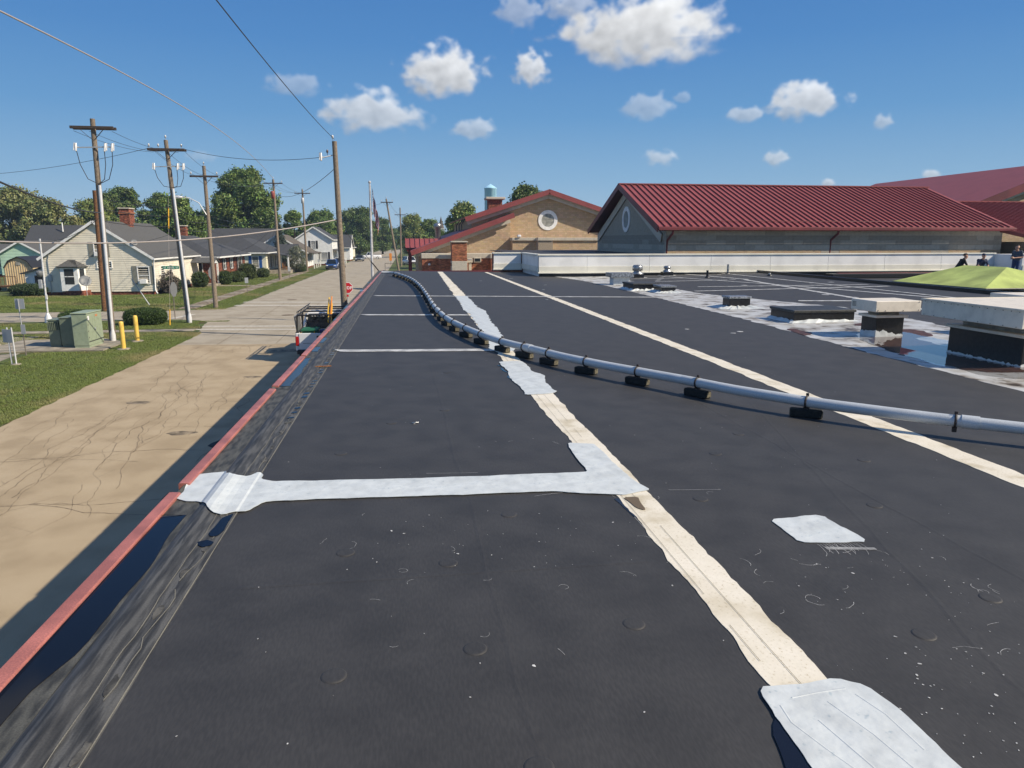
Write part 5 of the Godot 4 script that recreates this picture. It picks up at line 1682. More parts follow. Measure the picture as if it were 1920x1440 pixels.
	var prof := [Vector2(-40.7, 0.0), Vector2(-37.9, 0.0), Vector2(-37.9, 2.2), Vector2(-38.4, 2.95), Vector2(-39.3, 3.35), Vector2(-40.2, 2.95), Vector2(-40.7, 2.2)]
	ext(st, prof, Vector3(0, 0, -80.0), X, Vector3.UP, Vector3(0, 0, -4.0))
	part("wall", st, M.siding_tan, sh)
	st = S()
	for i in 13: sx(st, -40.62 + i * 0.22, -40.56 + i * 0.22, 0.05, 2.25 + (0.7 if i > 1 and i < 11 else 0.0), -80.0, -79.96)
	part("wall_ribs", st, M.siding_tan, sh)
	st = S()
	for i in range(2, 6): slab(st, Vector3(prof[i].x, prof[i].y + 0.06, -79.8), Vector3(prof[(i + 1) % 7].x, prof[(i + 1) % 7].y + 0.06, -79.8), Vector3(prof[(i + 1) % 7].x, prof[(i + 1) % 7].y + 0.06, -84.2), Vector3(prof[i].x, prof[i].y + 0.06, -84.2), 0.08)
	part("roof", st, M.shutter_black, sh)
	part("vent", span(-39.5, -39.1, 2.55, 2.85, -80.0, -79.93), M.louvre, sh)
	var tr := thing("utility_trailer", "rusty open utility trailer with upright tailgate parked by the tan shed", "trailer", Vector3(-39.4, 0, -78.2))
	part("deck", span(-1.2, 1.2, 0.45, 0.55, -1.6, 0.6, 0.01), M.pole_brown, tr)
	st = S()
	for i in 6: bar(st, Vector3(-0.9 + i * 0.36, 0.55, 0.6), Vector3(-0.9 + i * 0.36, 1.5, 0.6), 0.04, 0.04)
	bar(st, Vector3(-0.9, 1.5, 0.6), Vector3(0.9, 1.5, 0.6), 0.05, 0.05); bar(st, Vector3(-0.9, 0.58, 0.6), Vector3(0.9, 0.58, 0.6), 0.05, 0.05)
	part("tailgate", st, M.pole_brown, tr)
	for s in [-1.0, 1.0]:
		st = S(); lathe(st, [Vector2(0, -0.1), Vector2(0.3, -0.1), Vector2(0.32, 0.0), Vector2(0.3, 0.1), Vector2(0, 0.1)], Vector3(s * 1.28, 0.32, -0.3), 14, true, Basis(Vector3(0, 0, 1), PI / 2))
		part("wheel", st, M.tyre, tr)
	# --- mint house and the grey-roofed house behind it
	h = simple_house("mint_house", "pale mint green house with low grey roof beyond the shed", -55.2, -49.9, -108.0, -120.0, 3.3, 4.85, 0, M.siding_mint, M.shingle, 0.35)
	h = simple_house("mint_house_wing", "mint green side wing with window beside the mint gable", -66.0, -55.4, -111.0, -119.0, 3.1, 4.4, 1, M.siding_mint, M.shingle, 0.35)
	window(h, Vector3(-56.5, 1.9, -111.0), 1.1, 1.4, X, Z)
	h = simple_house("grey_roofed_house", "white house with broad grey roof behind the mint house", -62.0, -44.0, -128.0, -138.0, 3.4, 7.4, 1, M.siding_white, M.shingle_dark, 0.4)
	st = S(); tube(st, [Vector3(-57.0, 6.4, -131.5), Vector3(-57.0, 7.9, -131.5)], 0.1, 8)
	part("vent_pipe", st, M.trim_white, h)
	h = simple_house("low_grey_garage", "low garage with dark roof between shed and cream house", -44.5, -38.5, -98.0, -106.0, 2.4, 3.2, 1, M.siding_white, M.shingle_dark, 0.3)
	# --- brick house
	h = thing("brick_house", "single storey red brick house with hipped dark roof and white fascia", "house")
	part("wall", span(-32.0, -22.1, 0.0, 3.1, -103.5, -88.0), M.brick_house, h)
	hip_roof(h, -32.0, -22.1, -88.0, -103.5, 3.2, 5.6, M.shingle_dark, 0.7)
	for z in [-92.0, -95.6]: window(h, Vector3(-22.1, 2.2, z), 0.9, 1.3, Z, X, M.shutter_black)
	window(h, Vector3(-22.1, 2.0, -100.2), 2.2, 1.7, Z, X, M.shutter_black, null, 1)
	window(h, Vector3(-24.2, 2.0, -88.0), 1.2, 1.3, X, Z, null, null, 1)
	chimney(h, -27.4, -95.0, 4.5, 6.7, 0.9)
	# --- cream house with blue shutters
	h = thing("blue_shuttered_house", "pale cream bungalow with bright blue shutters and covered porch", "house")
	st = S()
	siding(st, Vector3(0, 0, -112.0), X, Z, 0.4, 3.2, func(y): return Vector2(-29.0, -20.9), 0.2)
	siding(st, Vector3(-20.9, 0, 0), Z, X, 0.4, 3.2, func(y): return Vector2(-126.0, -112.0), 0.2)
	sx(st, -29.0, -20.92, 0.0, 3.2, -126.0, -112.02)
	part("wall", st, M.siding_pale, h)
	hip_roof(h, -29.0, -20.9, -112.0, -126.0, 3.25, 5.4, M.shingle_dark, 0.5)
	window(h, Vector3(-22.4, 1.8, -112.0), 0.85, 1.7, X, Z, M.shutter_blue)
	for z in [-114.5, -117.0, -120.5, -123.5]: window(h, Vector3(-20.9, 1.75, z), 0.9, 1.7, Z, X, M.shutter_black)
	st = S()
	slab(st, Vector3(-20.4, 3.1, -113.0), Vector3(-17.6, 2.75, -113.0), Vector3(-17.6, 2.75, -126.0), Vector3(-20.4, 3.1, -126.0), 0.1)
	slab(st, Vector3(-20.4, 4.4, -121.0), Vector3(-17.3, 4.4, -121.0), Vector3(-17.3, 2.95, -118.6), Vector3(-20.4, 2.95, -118.6), 0.1)
	slab(st, Vector3(-20.4, 4.4, -121.0), Vector3(-17.3, 4.4, -121.0), Vector3(-17.3, 2.95, -123.4), Vector3(-20.4, 2.95, -123.4), 0.1)
	part("porch_roof", st, M.shingle_dark, h)
	st = S()
	ext(st, [Vector2(-118.7, 2.9), Vector2(-123.3, 2.9), Vector2(-121.0, 4.25)], Vector3(-17.5, 0, 0), Z, Vector3.UP, Vector3(0.06, 0, 0))
	part("porch_gable", st, M.siding_pale, h)
	for z in [-113.3, -116.4, -118.8, -123.2, -125.7]: part("porch_post", span(-17.95, -17.75, 0.55, 2.8, z - 0.1, z + 0.1), M.trim_white, h)
	part("porch_floor", span(-20.9, -17.6, 0.0, 0.55, -126.0, -113.0), M.concrete, h)
	for i in 3:
		var ch := thing("porch_chair", "orange wooden porch chair on the porch of the blue shuttered house", "chair", Vector3(-18.6, 0.55, -114.3 - i * 1.3), 90.0, "porch chairs")
		part("seat", box(Vector3(0, 0.42, 0), Vector3(0.6, 0.06, 0.55), 0.01), M.porch_wood, ch)
		part("backrest", box(Vector3(0, 0.8, -0.28), Vector3(0.6, 0.75, 0.05), 0.01), M.porch_wood, ch)
		for a in [-0.26, 0.26]:
			for b in [-0.24, 0.24]: part("leg", box(Vector3(a, 0.21, b), Vector3(0.06, 0.42, 0.06)), M.porch_wood, ch)
	# --- roof behind
	simple_house("dark_roofed_house", "house with long dark roof seen above the brick house", -36.0, -23.5, -134.0, -143.0, 3.6, 7.0, 1, M.siding_white, M.shingle_dark, 0.4)
	# --- brown roofed cottage
	h = simple_house("brown_roofed_cottage", "white cottage with brown grey roof and a porch facing the street", -27.0, -17.8, -132.0, -143.0, 3.1, 5.9, 0, M.siding_white, M.shingle_brown, 0.5)
	for z in [-134.5, -137.0, -139.5]: window(h, Vector3(-17.8, 1.9, z), 0.9, 1.6, Z, X, M.shutter_black)
	for z in [-132.5, -136.0, -139.0, -142.0]: part("porch_post", span(-16.5, -16.35, 0.0, 2.7, z - 0.08, z + 0.08), M.trim_white, h)
	st = S(); slab(st, Vector3(-17.6, 3.0, -131.8), Vector3(-16.2, 2.7, -131.8), Vector3(-16.2, 2.7, -143.0), Vector3(-17.6, 3.0, -143.0), 0.1)
	part("porch_roof", st, M.shingle_brown, h)
	# --- white two-storey house
	h = simple_house("white_two_storey_house", "white two storey house with black shutters and gable to the street", -22.0, -14.9, -150.0, -161.0, 5.3, 7.6, 0, M.siding_white, M.shingle_dark, 0.4)
	window(h, Vector3(-18.6, 4.1, -150.0), 0.8, 1.5, X, Z, M.shutter_black)
	window(h, Vector3(-16.5, 1.8, -150.0), 1.2, 1.6, X, Z, M.shutter_black)
	for z in [-152.0, -155.0, -158.0]: window(h, Vector3(-14.9, 4.0, z), 0.8, 1.4, Z, X)
	for z in [-152.5, -156.0]: window(h, Vector3(-14.9, 1.7, z), 1.1, 1.6, Z, X)
	st = S(); slab(st, Vector3(-14.9, 3.2, -150.5), Vector3(-12.9, 2.7, -150.5), Vector3(-12.9, 2.7, -160.5), Vector3(-14.9, 3.2, -160.5), 0.1)
	part("porch_roof", st, M.shingle, h)
	for z in [-150.7, -154.0, -157.0, -160.3]: part("porch_post", span(-13.15, -13.0, 0.0, 2.7, z - 0.08, z + 0.08), M.trim_white, h)
	h = simple_house("far_white_house", "small white gabled house further down the street", -18.5, -13.6, -178.0, -188.0, 3.4, 6.2, 1, M.siding_white, M.shingle_dark, 0.4)
	window(h, Vector3(-13.6, 1.8, -181.0), 1.0, 1.5, Z, X)
	h = simple_house("far_grey_house", "grey roofed house half hidden by the dark street tree", -22.0, -15.0, -205.0, -216.0, 3.2, 6.0, 0, M.siding_pale, M.shingle, 0.4)
	# --- water tower and steeple
	var wt := thing("water_tower", "tall pale blue cylindrical water tower with a conical cap", "water tower", Vector3(26.7, 0, -230.0))
	st = S(); lathe(st, [Vector2(1.9, 0.0), Vector2(1.9, 20.6), Vector2(2.02, 20.7), Vector2(2.02, 21.0)], Vector3.ZERO, 28)
	part("tank", st, M.tower_blue, wt)
	st = S(); lathe(st, [Vector2(2.02, 21.0), Vector2(0.0, 22.3)], Vector3.ZERO, 28)
	part("cap", st, M.tower_blue, wt)
	st = S()
	for s in [-0.16, 0.16]: tube(st, [Vector3(s + 1.2, 0, 1.6), Vector3(s + 1.2, 21.0, 1.6)], 0.04, 5)
	part("ladder", st, M.tower_blue, wt)
	var ch := thing("church", "distant white church steeple with grey spire", "church", Vector3(12.4, 0, -260.0))
	part("tower", span(-1.2, 1.2, 0, 6.6, -1.2, 1.2), M.siding_white, ch)
	part("belfry", span(-1.0, 1.0, 6.6, 8.7, -1.0, 1.0), M.siding_white, ch)
	part("cornice", span(-1.3, 1.3, 8.7, 8.95, -1.3, 1.3), M.trim_white, ch)
	st = S(); lathe(st, [Vector2(1.1, 8.95), Vector2(0.0, 13.3)], Vector3.ZERO, 8, false)
	part("spire", st, M.shingle_brown, ch)

# ---------------------------------------------------------------- poles and wires
func insulator(parent: Node, p: Vector3, dark := false) -> void:
	var st := S()
	lathe(st, [Vector2(0.015, -0.12), Vector2(0.015, 0.0), Vector2(0.055, 0.0), Vector2(0.04, 0.04), Vector2(0.065, 0.06), Vector2(0.045, 0.1), Vector2(0.05, 0.13), Vector2(0.0, 0.16)], p, 10)
	part("insulator", st, M.porcelain_dark if dark else M.porcelain, parent)

func cutout(parent: Node, p: Vector3, dir: float) -> void:
	var st := S()
	tube(st, [p, p + Vector3(0.22 * dir, 0.02, 0.05)], 0.015, 5)
	tube(st, [p + Vector3(0.22 * dir, 0.18, 0.0), p + Vector3(0.22 * dir, 0.0, 0.06), p + Vector3(0.2 * dir, -0.2, 0.12)], [0.045, 0.06, 0.045], 8)
	tube(st, [p + Vector3(0.34 * dir, 0.2, 0.0), p + Vector3(0.36 * dir, -0.16, 0.12)], 0.025, 6)
	part("fuse_cutout", st, M.porcelain, parent)

func pole(label: String, base: Vector2, top: Vector3, r0: float, arm := [], opts := {}) -> Node3D:
	var o := thing("utility_pole", label, "utility pole", Vector3(base.x, 0, base.y), 0.0, "wooden utility poles along the street")
	var d := top - Vector3(base.x, 0, base.y)
	var st := S()
	tube(st, [Vector3.ZERO, d * 0.25, d * 0.5, d * 0.75, d], [r0, r0 * 0.93, r0 * 0.85, r0 * 0.77, r0 * 0.7], 14)
	part("shaft", st, M.pole_wood, o)
	if arm.size():
		var y: float = arm[0]
		var w: float = arm[1]
		var c := d * (y / d.y)
		for s in ([-1.0, 1.0] if opts.get("double", false) else [1.0]):
			part("crossarm", box(c + Vector3(0, 0, s * (r0 * 0.8 + 0.05)), Vector3(w, 0.13, 0.1), 0.01), M.arm_wood, o)
		for s in [-1.0, 1.0]:
			st = S()
			bar(st, c + Vector3(s * w * 0.3, -0.04, r0 * 0.8 + 0.11), c + Vector3(s * 0.06, -0.55, r0 * 0.75), 0.04, 0.02)
			part("brace", st, M.arm_wood, o)
		for x in opts.get("ins", [-0.45, 0.45]): insulator(o, c + Vector3(x * w, 0.17, r0 * 0.8 + 0.05))
		if opts.get("peak", false): insulator(o, d + Vector3(0, 0.14, 0))
	if opts.has("riser"):
		var ry: float = opts.riser
		st = S()
		var q := d * (ry / d.y)
		tube(st, [Vector3(0.1, 0.55, r0 + 0.02), q + Vector3(0.1, 0, r0 * 0.8 + 0.02)], 0.075, 10)
		tube(st, [Vector3(0.1, 0.0, r0 + 0.03), Vector3(0.1, 0.35, r0 + 0.03), Vector3(0.1, 0.6, r0 + 0.02)], [0.12, 0.13, 0.08], 10)
		part("cable_riser", st, M.conduit_metal, o)
		var hy: float = opts.get("cut", ry + 1.6)
		var hc := d * (hy / d.y)
		st = S()
		bar(st, hc + Vector3(-0.75, 0, r0), hc + Vector3(0.75, 0.05, r0), 0.05, 0.05)
		part("cutout_bracket", st, M.sign_back, o)
		for x in [-0.65, 0.4, 0.72]: cutout(o, hc + Vector3(x, 0.02, r0), signf(x) * 0.6)
		for x in [-0.75, 0.5, 0.85]:
			st = S()
			var a := hc + Vector3(x, -0.18, r0 + 0.08)
			var e := q + Vector3(0.1, 0.05, r0)
			tube(st, [a, a.lerp(e, 0.3) + Vector3(x * 0.22, -0.15, 0), a.lerp(e, 0.7) + Vector3(x * 0.3, -0.22, 0), e], 0.018, 5)
			part("cable_tail", st, M.wire, o)
	if opts.has("can"):
		st = S()
		var q = d * (opts.can / d.y) + Vector3(opts.get("canx", -0.1), 0, 0.4)
		lathe(st, [Vector2(0.0, -0.45), Vector2(0.22, -0.45), Vector2(0.24, 0.35), Vector2(0.2, 0.42), Vector2(0.0, 0.46)], q, 14)
		part("transformer_can", st, opts.canm, o)
	return o

func wire(label: String, a: Vector3, b: Vector3, sag: float, r: float, m: Material, n := 18) -> void:
	var pts := []
	for i in n + 1:
		var t := float(i) / n
		pts.append(a.lerp(b, t) - Vector3(0, sag * 4.0 * t * (1.0 - t), 0))
	var st := S()
	tube(st, pts, r, 5)
	var o := part(numbered("overhead_wire"), st, m, self)
	tag(o, label, "wire", "overhead wires")

func build_poles() -> void:
	pole("tall utility pole with doubled crossarm and shiny cable riser beside the green cabinets", Vector2(-15.0, -38.6), Vector3(-14.8, 10.8, -38.6), 0.16, [10.38, 1.95], {double = true, ins = [], riser = 7.7, cut = 9.45})
	pole("utility pole with metal cable riser and insulators at the street corner", Vector2(-13.6, -46.8), Vector3(-14.0, 10.9, -46.8), 0.165, [10.35, 2.1], {peak = true, ins = [-0.45, -0.2, 0.42], riser = 8.1, cut = 9.35, double = true})
	var p3 := pole("grey utility pole carrying a curved street light arm", Vector2(-14.54, -57.0), Vector3(-14.57, 10.4, -57.0), 0.17, [9.65, 2.0], {peak = true})
	var st := S()
	tube(st, [Vector3(-0.1, 6.9, 0.1), Vector3(-0.55, 7.75, 0.1), Vector3(-1.2, 8.1, 0.1), Vector3(-1.75, 8.18, 0.1)], 0.035, 8)
	part("lamp_arm", st, M.conduit_metal, p3)
	st = S()
	lathe(st, [Vector2(0, -0.3), Vector2(0.07, -0.25), Vector2(0.12, 0.0), Vector2(0.1, 0.25), Vector2(0.0, 0.32)], Vector3(-1.95, 8.16, 0.1), 12, true, Basis(Vector3(0, 0, 1), PI / 2))
	part("lamp_head", st, M.conduit_metal, p3)
	pole("utility pole with a rust red transformer can further down the street", Vector2(-16.2, -95.6), Vector3(-16.3, 12.5, -95.6), 0.19, [12.0, 2.3], {peak = true, can = 10.6, canm = M.can_rust})
	pole("utility pole with white transformer in front of two storey house", Vector2(-16.45, -123.0), Vector3(-16.5, 13.1, -123.0), 0.19, [12.45, 2.5], {peak = true, can = 11.3, canm = M.porcelain, canx = 0.0})
	var p6 := pole("thick bare utility pole standing beside the black roof edge", Vector2(-3.28, -38.0), Vector3(-3.41, 9.9, -38.0), 0.172)
	insulator(p6, Vector3(-0.21, 10.05, 0))
	st = S()
	tube(st, [Vector3(-0.2, 9.25, 0), Vector3(-0.75, 9.1, 0.05)], 0.03, 6)
	part("bracket", st, M.conduit_metal, p6)
	cutout(p6, Vector3(-0.7, 9.15, 0.05), -0.5)
	insulator(p6, Vector3(-0.5, 9.35, 0), true)
	pole("leaning utility pole with short crossarm beyond the school entrance", Vector2(-1.2, -110.0), Vector3(-2.78, 11.0, -110.0), 0.17, [10.5, 1.8], {peak = true})
	pole("distant upright utility pole behind the leaning one", Vector2(-1.1, -140.0), Vector3(-1.0, 11.0, -140.0), 0.17, [9.7, 2.1], {peak = true})
	var bp := thing("brown_pole", "plain brown stub pole just behind the tall doubled crossarm pole", "utility pole", Vector3(-21.87, 0, -55.5))
	st = S(); tube(st, [Vector3.ZERO, Vector3(0.1, 4, 0), Vector3(0.23, 8.5, 0)], [0.2, 0.18, 0.16], 12)
	part("shaft", st, M.pole_brown, bp)
	# guy with yellow guards
	var gy := thing("guy_wire", "thin steel guy wire with yellow guard sleeve beside the corner pole", "guy wire", Vector3(-14.3, 0, -45.4))
	st = S(); tube(st, [Vector3(0.35, 9.9, -1.3), Vector3(-0.02, 0.0, 0.0)], 0.008, 4)
	part("strand", st, M.wire_pale, gy)
	st = S(); tube(st, [Vector3(0.243, 6.95, -0.913), Vector3(0.2, 5.75, -0.755)], 0.035, 7)
	part("guard", st, M.guy_yellow, gy)
	st = S(); tube(st, [Vector3(0.016, 0.95, -0.125), Vector3(-0.02, 0.0, 0.0)], 0.035, 7)
	part("guard", st, M.guy_yellow, gy)
	gy = thing("guy_wire", "grey guy guard slanting to the lawn before the cream house", "guy wire", Vector3(-20.3, 0, -60.0))
	st = S(); tube(st, [Vector3(0, 0, 0), Vector3(-1.15, 2.1, 0)], 0.04, 6)
	part("guard", st, M.sign_back, gy)
	st = S(); tube(st, [Vector3(-1.15, 2.1, 0), Vector3(-1.42, 8.2, 4.3)], 0.007, 4)
	part("strand", st, M.wire_pale, gy)
	gy = thing("guy_wire", "stay wire from the thick bare pole down past the roof corner", "guy wire", Vector3(-3.14, 0, -38.0))
	st = S(); tube(st, [Vector3(0, 5.56, 0), Vector3(1.1, 3.85, -4.2)], 0.012, 5)
	part("strand", st, M.wire, gy)
	st = S(); tube(st, [Vector3(1.1, 3.85, -4.2), Vector3(1.62, 3.02, -6.1), Vector3(3.4, 0.0, -13.0)], 0.035, 7)
	part("guard", st, M.wire, gy)
	# wires
	var w = M.wire
	wire("high line rising from the red transformer pole toward the school roof", Vector3(-16.3, 12.6, -95.6), Vector3(-8.0, 9.3, -10.0), -1.3, 0.022, M.wire_pale, 30)
	wire("steep line leaving the top of the thick bare pole", Vector3(-3.41, 10.0, -38.0), Vector3(-3.4, 9.6, -6.0), 0.25, 0.013, w)
	wire("level line between the corner pole and the thick bare pole", Vector3(-13.0, 10.4, -46.8), Vector3(-3.9, 9.15, -38.0), 0.35, 0.013, w)
	wire("line leading left from the corner pole arm", Vector3(-15.1, 10.4, -46.8), Vector3(-40.0, 10.2, -66.0), 0.6, 0.013, w)
	wire("black cable reaching the doubled crossarm pole from the left", Vector3(-14.86, 6.4, -38.5), Vector3(-8.0, 6.6, -14.0), 0.25, 0.026, w)
	wire("pale pinkish cable slung low from the thick bare pole", Vector3(-3.45, 6.1, -38.0), Vector3(-24.0, 6.3, -27.0), 1.25, 0.03, M.wire_pale, 30)
	wire("line between red transformer pole and thick bare pole", Vector3(-16.3, 10.9, -95.6), Vector3(-3.45, 8.6, -38.0), 0.9, 0.016, w)
	for q in [[-0.9, 0.0], [-0.2, 0.05], [0.85, 0.0]]:
		wire("conductor strung from the doubled crossarm pole to the corner pole", Vector3(-14.85 + q[0], 10.25, -38.7), Vector3(-14.0 + q[0] * 0.8, 10.2, -46.7), 0.2, 0.01, w, 8)
		wire("conductor strung from the corner pole to the street light pole", Vector3(-14.0 + q[0], 10.45, -46.9), Vector3(-14.55 + q[0], 9.75, -57.0), 0.2, 0.01, w, 8)
		wire("conductor strung from the street light pole to red transformer pole", Vector3(-14.55 + q[0], 9.8, -57.0), Vector3(-16.3 + q[0], 12.15, -95.6), 0.7, 0.012, w, 14)
		wire("conductor strung between the two transformer poles", Vector3(-16.3 + q[0], 12.15, -95.6), Vector3(-16.5 + q[0], 12.6, -123.0), 0.5, 0.013, w, 10)
	for q in [[6.0, 0.5, 0.018], [6.6, 0.35, 0.018], [7.1, 0.4, 0.014]]:
		wire("low service cable strung along the left street poles", Vector3(-14.9, q[0], -38.6), Vector3(-13.9, q[0] - 0.1, -46.8), 0.12, q[2], w, 8)
		wire("low service cable strung past the street light pole", Vector3(-13.9, q[0] - 0.1, -46.8), Vector3(-14.6, q[0] - 0.2, -57.0), 0.2, q[2], w, 8)
		wire("low service cable strung to the red transformer pole", Vector3(-14.6, q[0] - 0.2, -57.0), Vector3(-16.2, q[0] + 0.9, -95.6), q[1] * 2.0, q[2], w, 14)
		wire("low service cable strung between the transformer poles", Vector3(-16.2, q[0] + 0.9, -95.6), Vector3(-16.5, q[0] + 0.6, -123.0), q[1], q[2], w, 10)
	wire("house service drop to the cream clapboard house", Vector3(-14.7, 6.6, -57.0), Vector3(-27.6, 4.5, -71.6), 0.5, 0.014, w)
	wire("house service drop to the grey mast on the lawn", Vector3(-14.8, 6.3, -38.6), Vector3(-22.2, 5.0, -48.0), 0.4, 0.014, w)
	wire("thin drop running from the brown stub pole to the house gable", Vector3(-21.7, 7.0, -55.5), Vector3(-28.0, 4.9, -71.6), 0.3, 0.014, w)
	wire("slack drop to the brick house chimney", Vector3(-16.2, 7.2, -95.6), Vector3(-22.4, 3.4, -97.0), 0.8, 0.016, w)
	wire("slack drop to the blue shuttered house", Vector3(-16.2, 7.4, -95.6), Vector3(-21.0, 3.6, -113.0), 0.6, 0.016, w)
	wire("line between the leaning pole and the upright far pole", Vector3(-2.4, 10.6, -110.0), Vector3(-1.0, 9.9, -140.0), 0.5, 0.016, w)
	wire("line leaving the leaning pole across the street", Vector3(-3.4, 10.4, -110.0), Vector3(-16.0, 9.0, -123.0), 0.5, 0.016, w)

# ---------------------------------------------------------------- street furniture
func octagon(r: float) -> Array:
	var o := []
	for k in 8: o.append(Vector2.from_angle(TAU * (k + 0.5) / 8.0) * r)
	return o

func text(parent: Node, s: String, size: float, at: Vector3, m: Material, turn := 0.0) -> void:
	var t := TextMesh.new()
	var f := SystemFont.new()
	f.font_names = PackedStringArray(["Droid Sans"])
	f.font_weight = 700
	t.font = f
	t.text = s
	t.font_size = 64
	t.pixel_size = size / 64.0
	t.depth = 0.006
	var o := part("lettering", t, m, parent, at)
	o.rotation_degrees.y = turn

func build_street_things() -> void:
	# STOP sign beside the thick pole
	var s := thing("stop_sign", "red octagonal stop sign half hidden by the thick bare pole", "stop sign", Vector3(-4.1, 0, -50.0), 4.0)
	var st := S()
	tube(st, [Vector3(0.04, 0, -0.04), Vector3(0, 2.25, -0.03)], 0.035, 6)
	part("post", st, M.sign_back, s)
	st = S(); ext(st, octagon(0.405), Vector3(0, 1.86, 0), Vector3.RIGHT, Vector3.UP, Vector3(0, 0, 0.008))
	var pl := part("sign_plate", st, M.sign_white, s)
	st = S(); ext(st, octagon(0.375), Vector3(0, 1.86, 0.009), Vector3.RIGHT, Vector3.UP, Vector3(0, 0, 0.003))
	part("red_face", st, M.stop_red, pl)
	text(pl, "STOP", 0.29, Vector3(0, 1.86, 0.015), M.sign_white)
	part("small_plate", box(Vector3(0, 1.33, 0), Vector3(0.16, 0.14, 0.01)), M.stop_red, s)
	# back of a stop sign with a street name
	s = thing("street_name_sign", "grey backed stop sign topped by a green street name plate", "street sign", Vector3(-15.15, 0, -49.2))
	st = S(); tube(st, [Vector3.ZERO, Vector3(0.03, 3.4, 0)], 0.03, 6)
	part("post", st, M.sign_post, s)
	st = S(); ext(st, octagon(0.5), Vector3(0.05, 1.92, -0.04), Vector3(0.16, 0, -0.98), Vector3.UP, Vector3(0.01, 0, 0.004))
	part("sign_plate", st, M.sign_grey, s)
	part("name_plate", box(Vector3(0.02, 3.33, 0.0), Vector3(0.98, 0.2, 0.02), 0.003, Basis(Vector3.UP, 0.1)), M.sign_green, s)
	st = S()
	var bb := Basis(Vector3.UP, 0.1)
	for k in 12:
		if k in [2, 9]: continue
		bx(st, Vector3(0.02, 3.33, 0) + bb * Vector3(-0.4 + k * 0.072, 0, 0.013), Vector3(0.022, 0.11, 0.004), 0.0, bb)
		if k % 3: bx(st, Vector3(0.02, 3.33, 0) + bb * Vector3(-0.375 + k * 0.072, 0.045 if k % 2 else -0.045, 0.013), Vector3(0.03, 0.02, 0.004), 0.0, bb)
	part("lettering", st, M.sign_white, s)
	s = thing("traffic_sign", "grey back of an octagonal sign behind the street light pole", "traffic sign", Vector3(-16.95, 0, -66.0))
	st = S(); tube(st, [Vector3.ZERO, Vector3(0, 2.9, 0)], 0.03, 6)
	part("post", st, M.sign_post, s)
	st = S(); ext(st, octagon(0.58), Vector3(0.02, 2.25, 0.03), Vector3(0.3, 0, -0.95), Vector3.UP, Vector3(0.006, 0, 0.006))
	part("sign_plate", st, M.sign_grey, s)
	for q in [[-15.36, -72.0, 1.5, "low grey parking sign on the verge across the side street"], [-15.2, -96.7, 1.55, "low grey parking sign near the red transformer pole"], [-15.8, -134.0, 1.6, "low grey parking sign beside the parked blue car"]]:
		s = thing("parking_sign", q[3], "traffic sign", Vector3(q[0], 0, q[1]), 12.0)
		st = S(); tube(st, [Vector3.ZERO, Vector3(0, q[2], 0)], 0.025, 6)
		part("post", st, M.sign_post, s)
		part("sign_plate", box(Vector3(0, q[2] - 0.25, 0.03), Vector3(0.32, 0.52, 0.01), 0.004), M.sign_back, s)
	# signs by the parking bay
	s = thing("square_sign", "square grey sign back on a tall post beside the cabinets", "traffic sign", Vector3(-16.98, 0, -34.2), -8.0)
	st = S(); tube(st, [Vector3.ZERO, Vector3(0, 1.4, 0)], 0.025, 6)
	part("post", st, M.sign_post, s)
	st = S(); tube(st, [Vector3(0, 1.3, 0.03), Vector3(-0.02, 2.55, 0.03)], 0.022, 6)
	part("post", st, M.sign_back, s)
	part("sign_plate", box(Vector3(0.02, 2.32, 0.0), Vector3(0.42, 0.45, 0.01), 0.004), M.sign_back, s)
	part("small_plate", box(Vector3(0.06, 1.2, 0.06), Vector3(0.2, 0.42, 0.01), 0.003), M.sign_back, s)
	s = thing("double_sign", "pair of small white signs on twin galvanized posts on the grass", "traffic sign", Vector3(-16.3, 0, -31.8), -20.0)
	for x in [-0.1, 0.12]:
		st = S(); tube(st, [Vector3(x, 0, 0), Vector3(x - 0.02, 1.55, 0)], 0.03, 6)
		part("post", st, M.conduit_metal, s)
	for x in [-0.22, 0.02]: part("sign_plate", box(Vector3(x, 1.2, 0.05 + x * 0.1), Vector3(0.26, 0.55, 0.012), 0.003), M.sign_back, s)
	st = S(); lathe(st, [Vector2(0.2, 0.0), Vector2(0.18, 0.04), Vector2(0, 0.05)], Vector3(0.1, 0, 0), 12)
	part("footing", st, M.concrete, s)
	# service mast
	s = thing("service_mast", "slim galvanized service mast with meter head on the lawn", "mast", Vector3(-22.3, 0, -48.05))
	st = S(); tube(st, [Vector3.ZERO, Vector3(0.1, 5.15, 0)], 0.055, 8)
	part("shaft", st, M.conduit_metal, s)
	st = S(); lathe(st, [Vector2(0.22, 0.0), Vector2(0.2, 0.3), Vector2(0.07, 0.6)], Vector3.ZERO, 10)
	part("foot", st, M.conduit_metal, s)
	st = S(); lathe(st, [Vector2(0.0, 2.85), Vector2(0.12, 2.87), Vector2(0.19, 3.05), Vector2(0.19, 3.2), Vector2(0.0, 3.25)], Vector3(-0.12, 0, 0.12), 12)
	part("meter_head", st, M.sign_grey, s)
	part("meter_box", box(Vector3(-0.14, 2.4, 0.1), Vector3(0.2, 0.55, 0.14), 0.02), M.sign_back, s)
	part("small_box", box(Vector3(0.1, 1.6, 0.1), Vector3(0.12, 0.3, 0.1), 0.02), M.conduit_metal, s)
	# cabinets
	var cabs := [["large pale green switchgear cabinet beside the doubled crossarm pole", -15.68, -15.0, -37.55, -35.9, 1.66, M.cabinet_green], ["middle green electrical cabinet standing behind the large one", -16.42, -15.78, -37.7, -36.35, 1.42, M.cabinet_shaded], ["small green finned cabinet at the end of the row", -17.0, -16.5, -37.6, -36.5, 1.3, M.cabinet_shaded]]
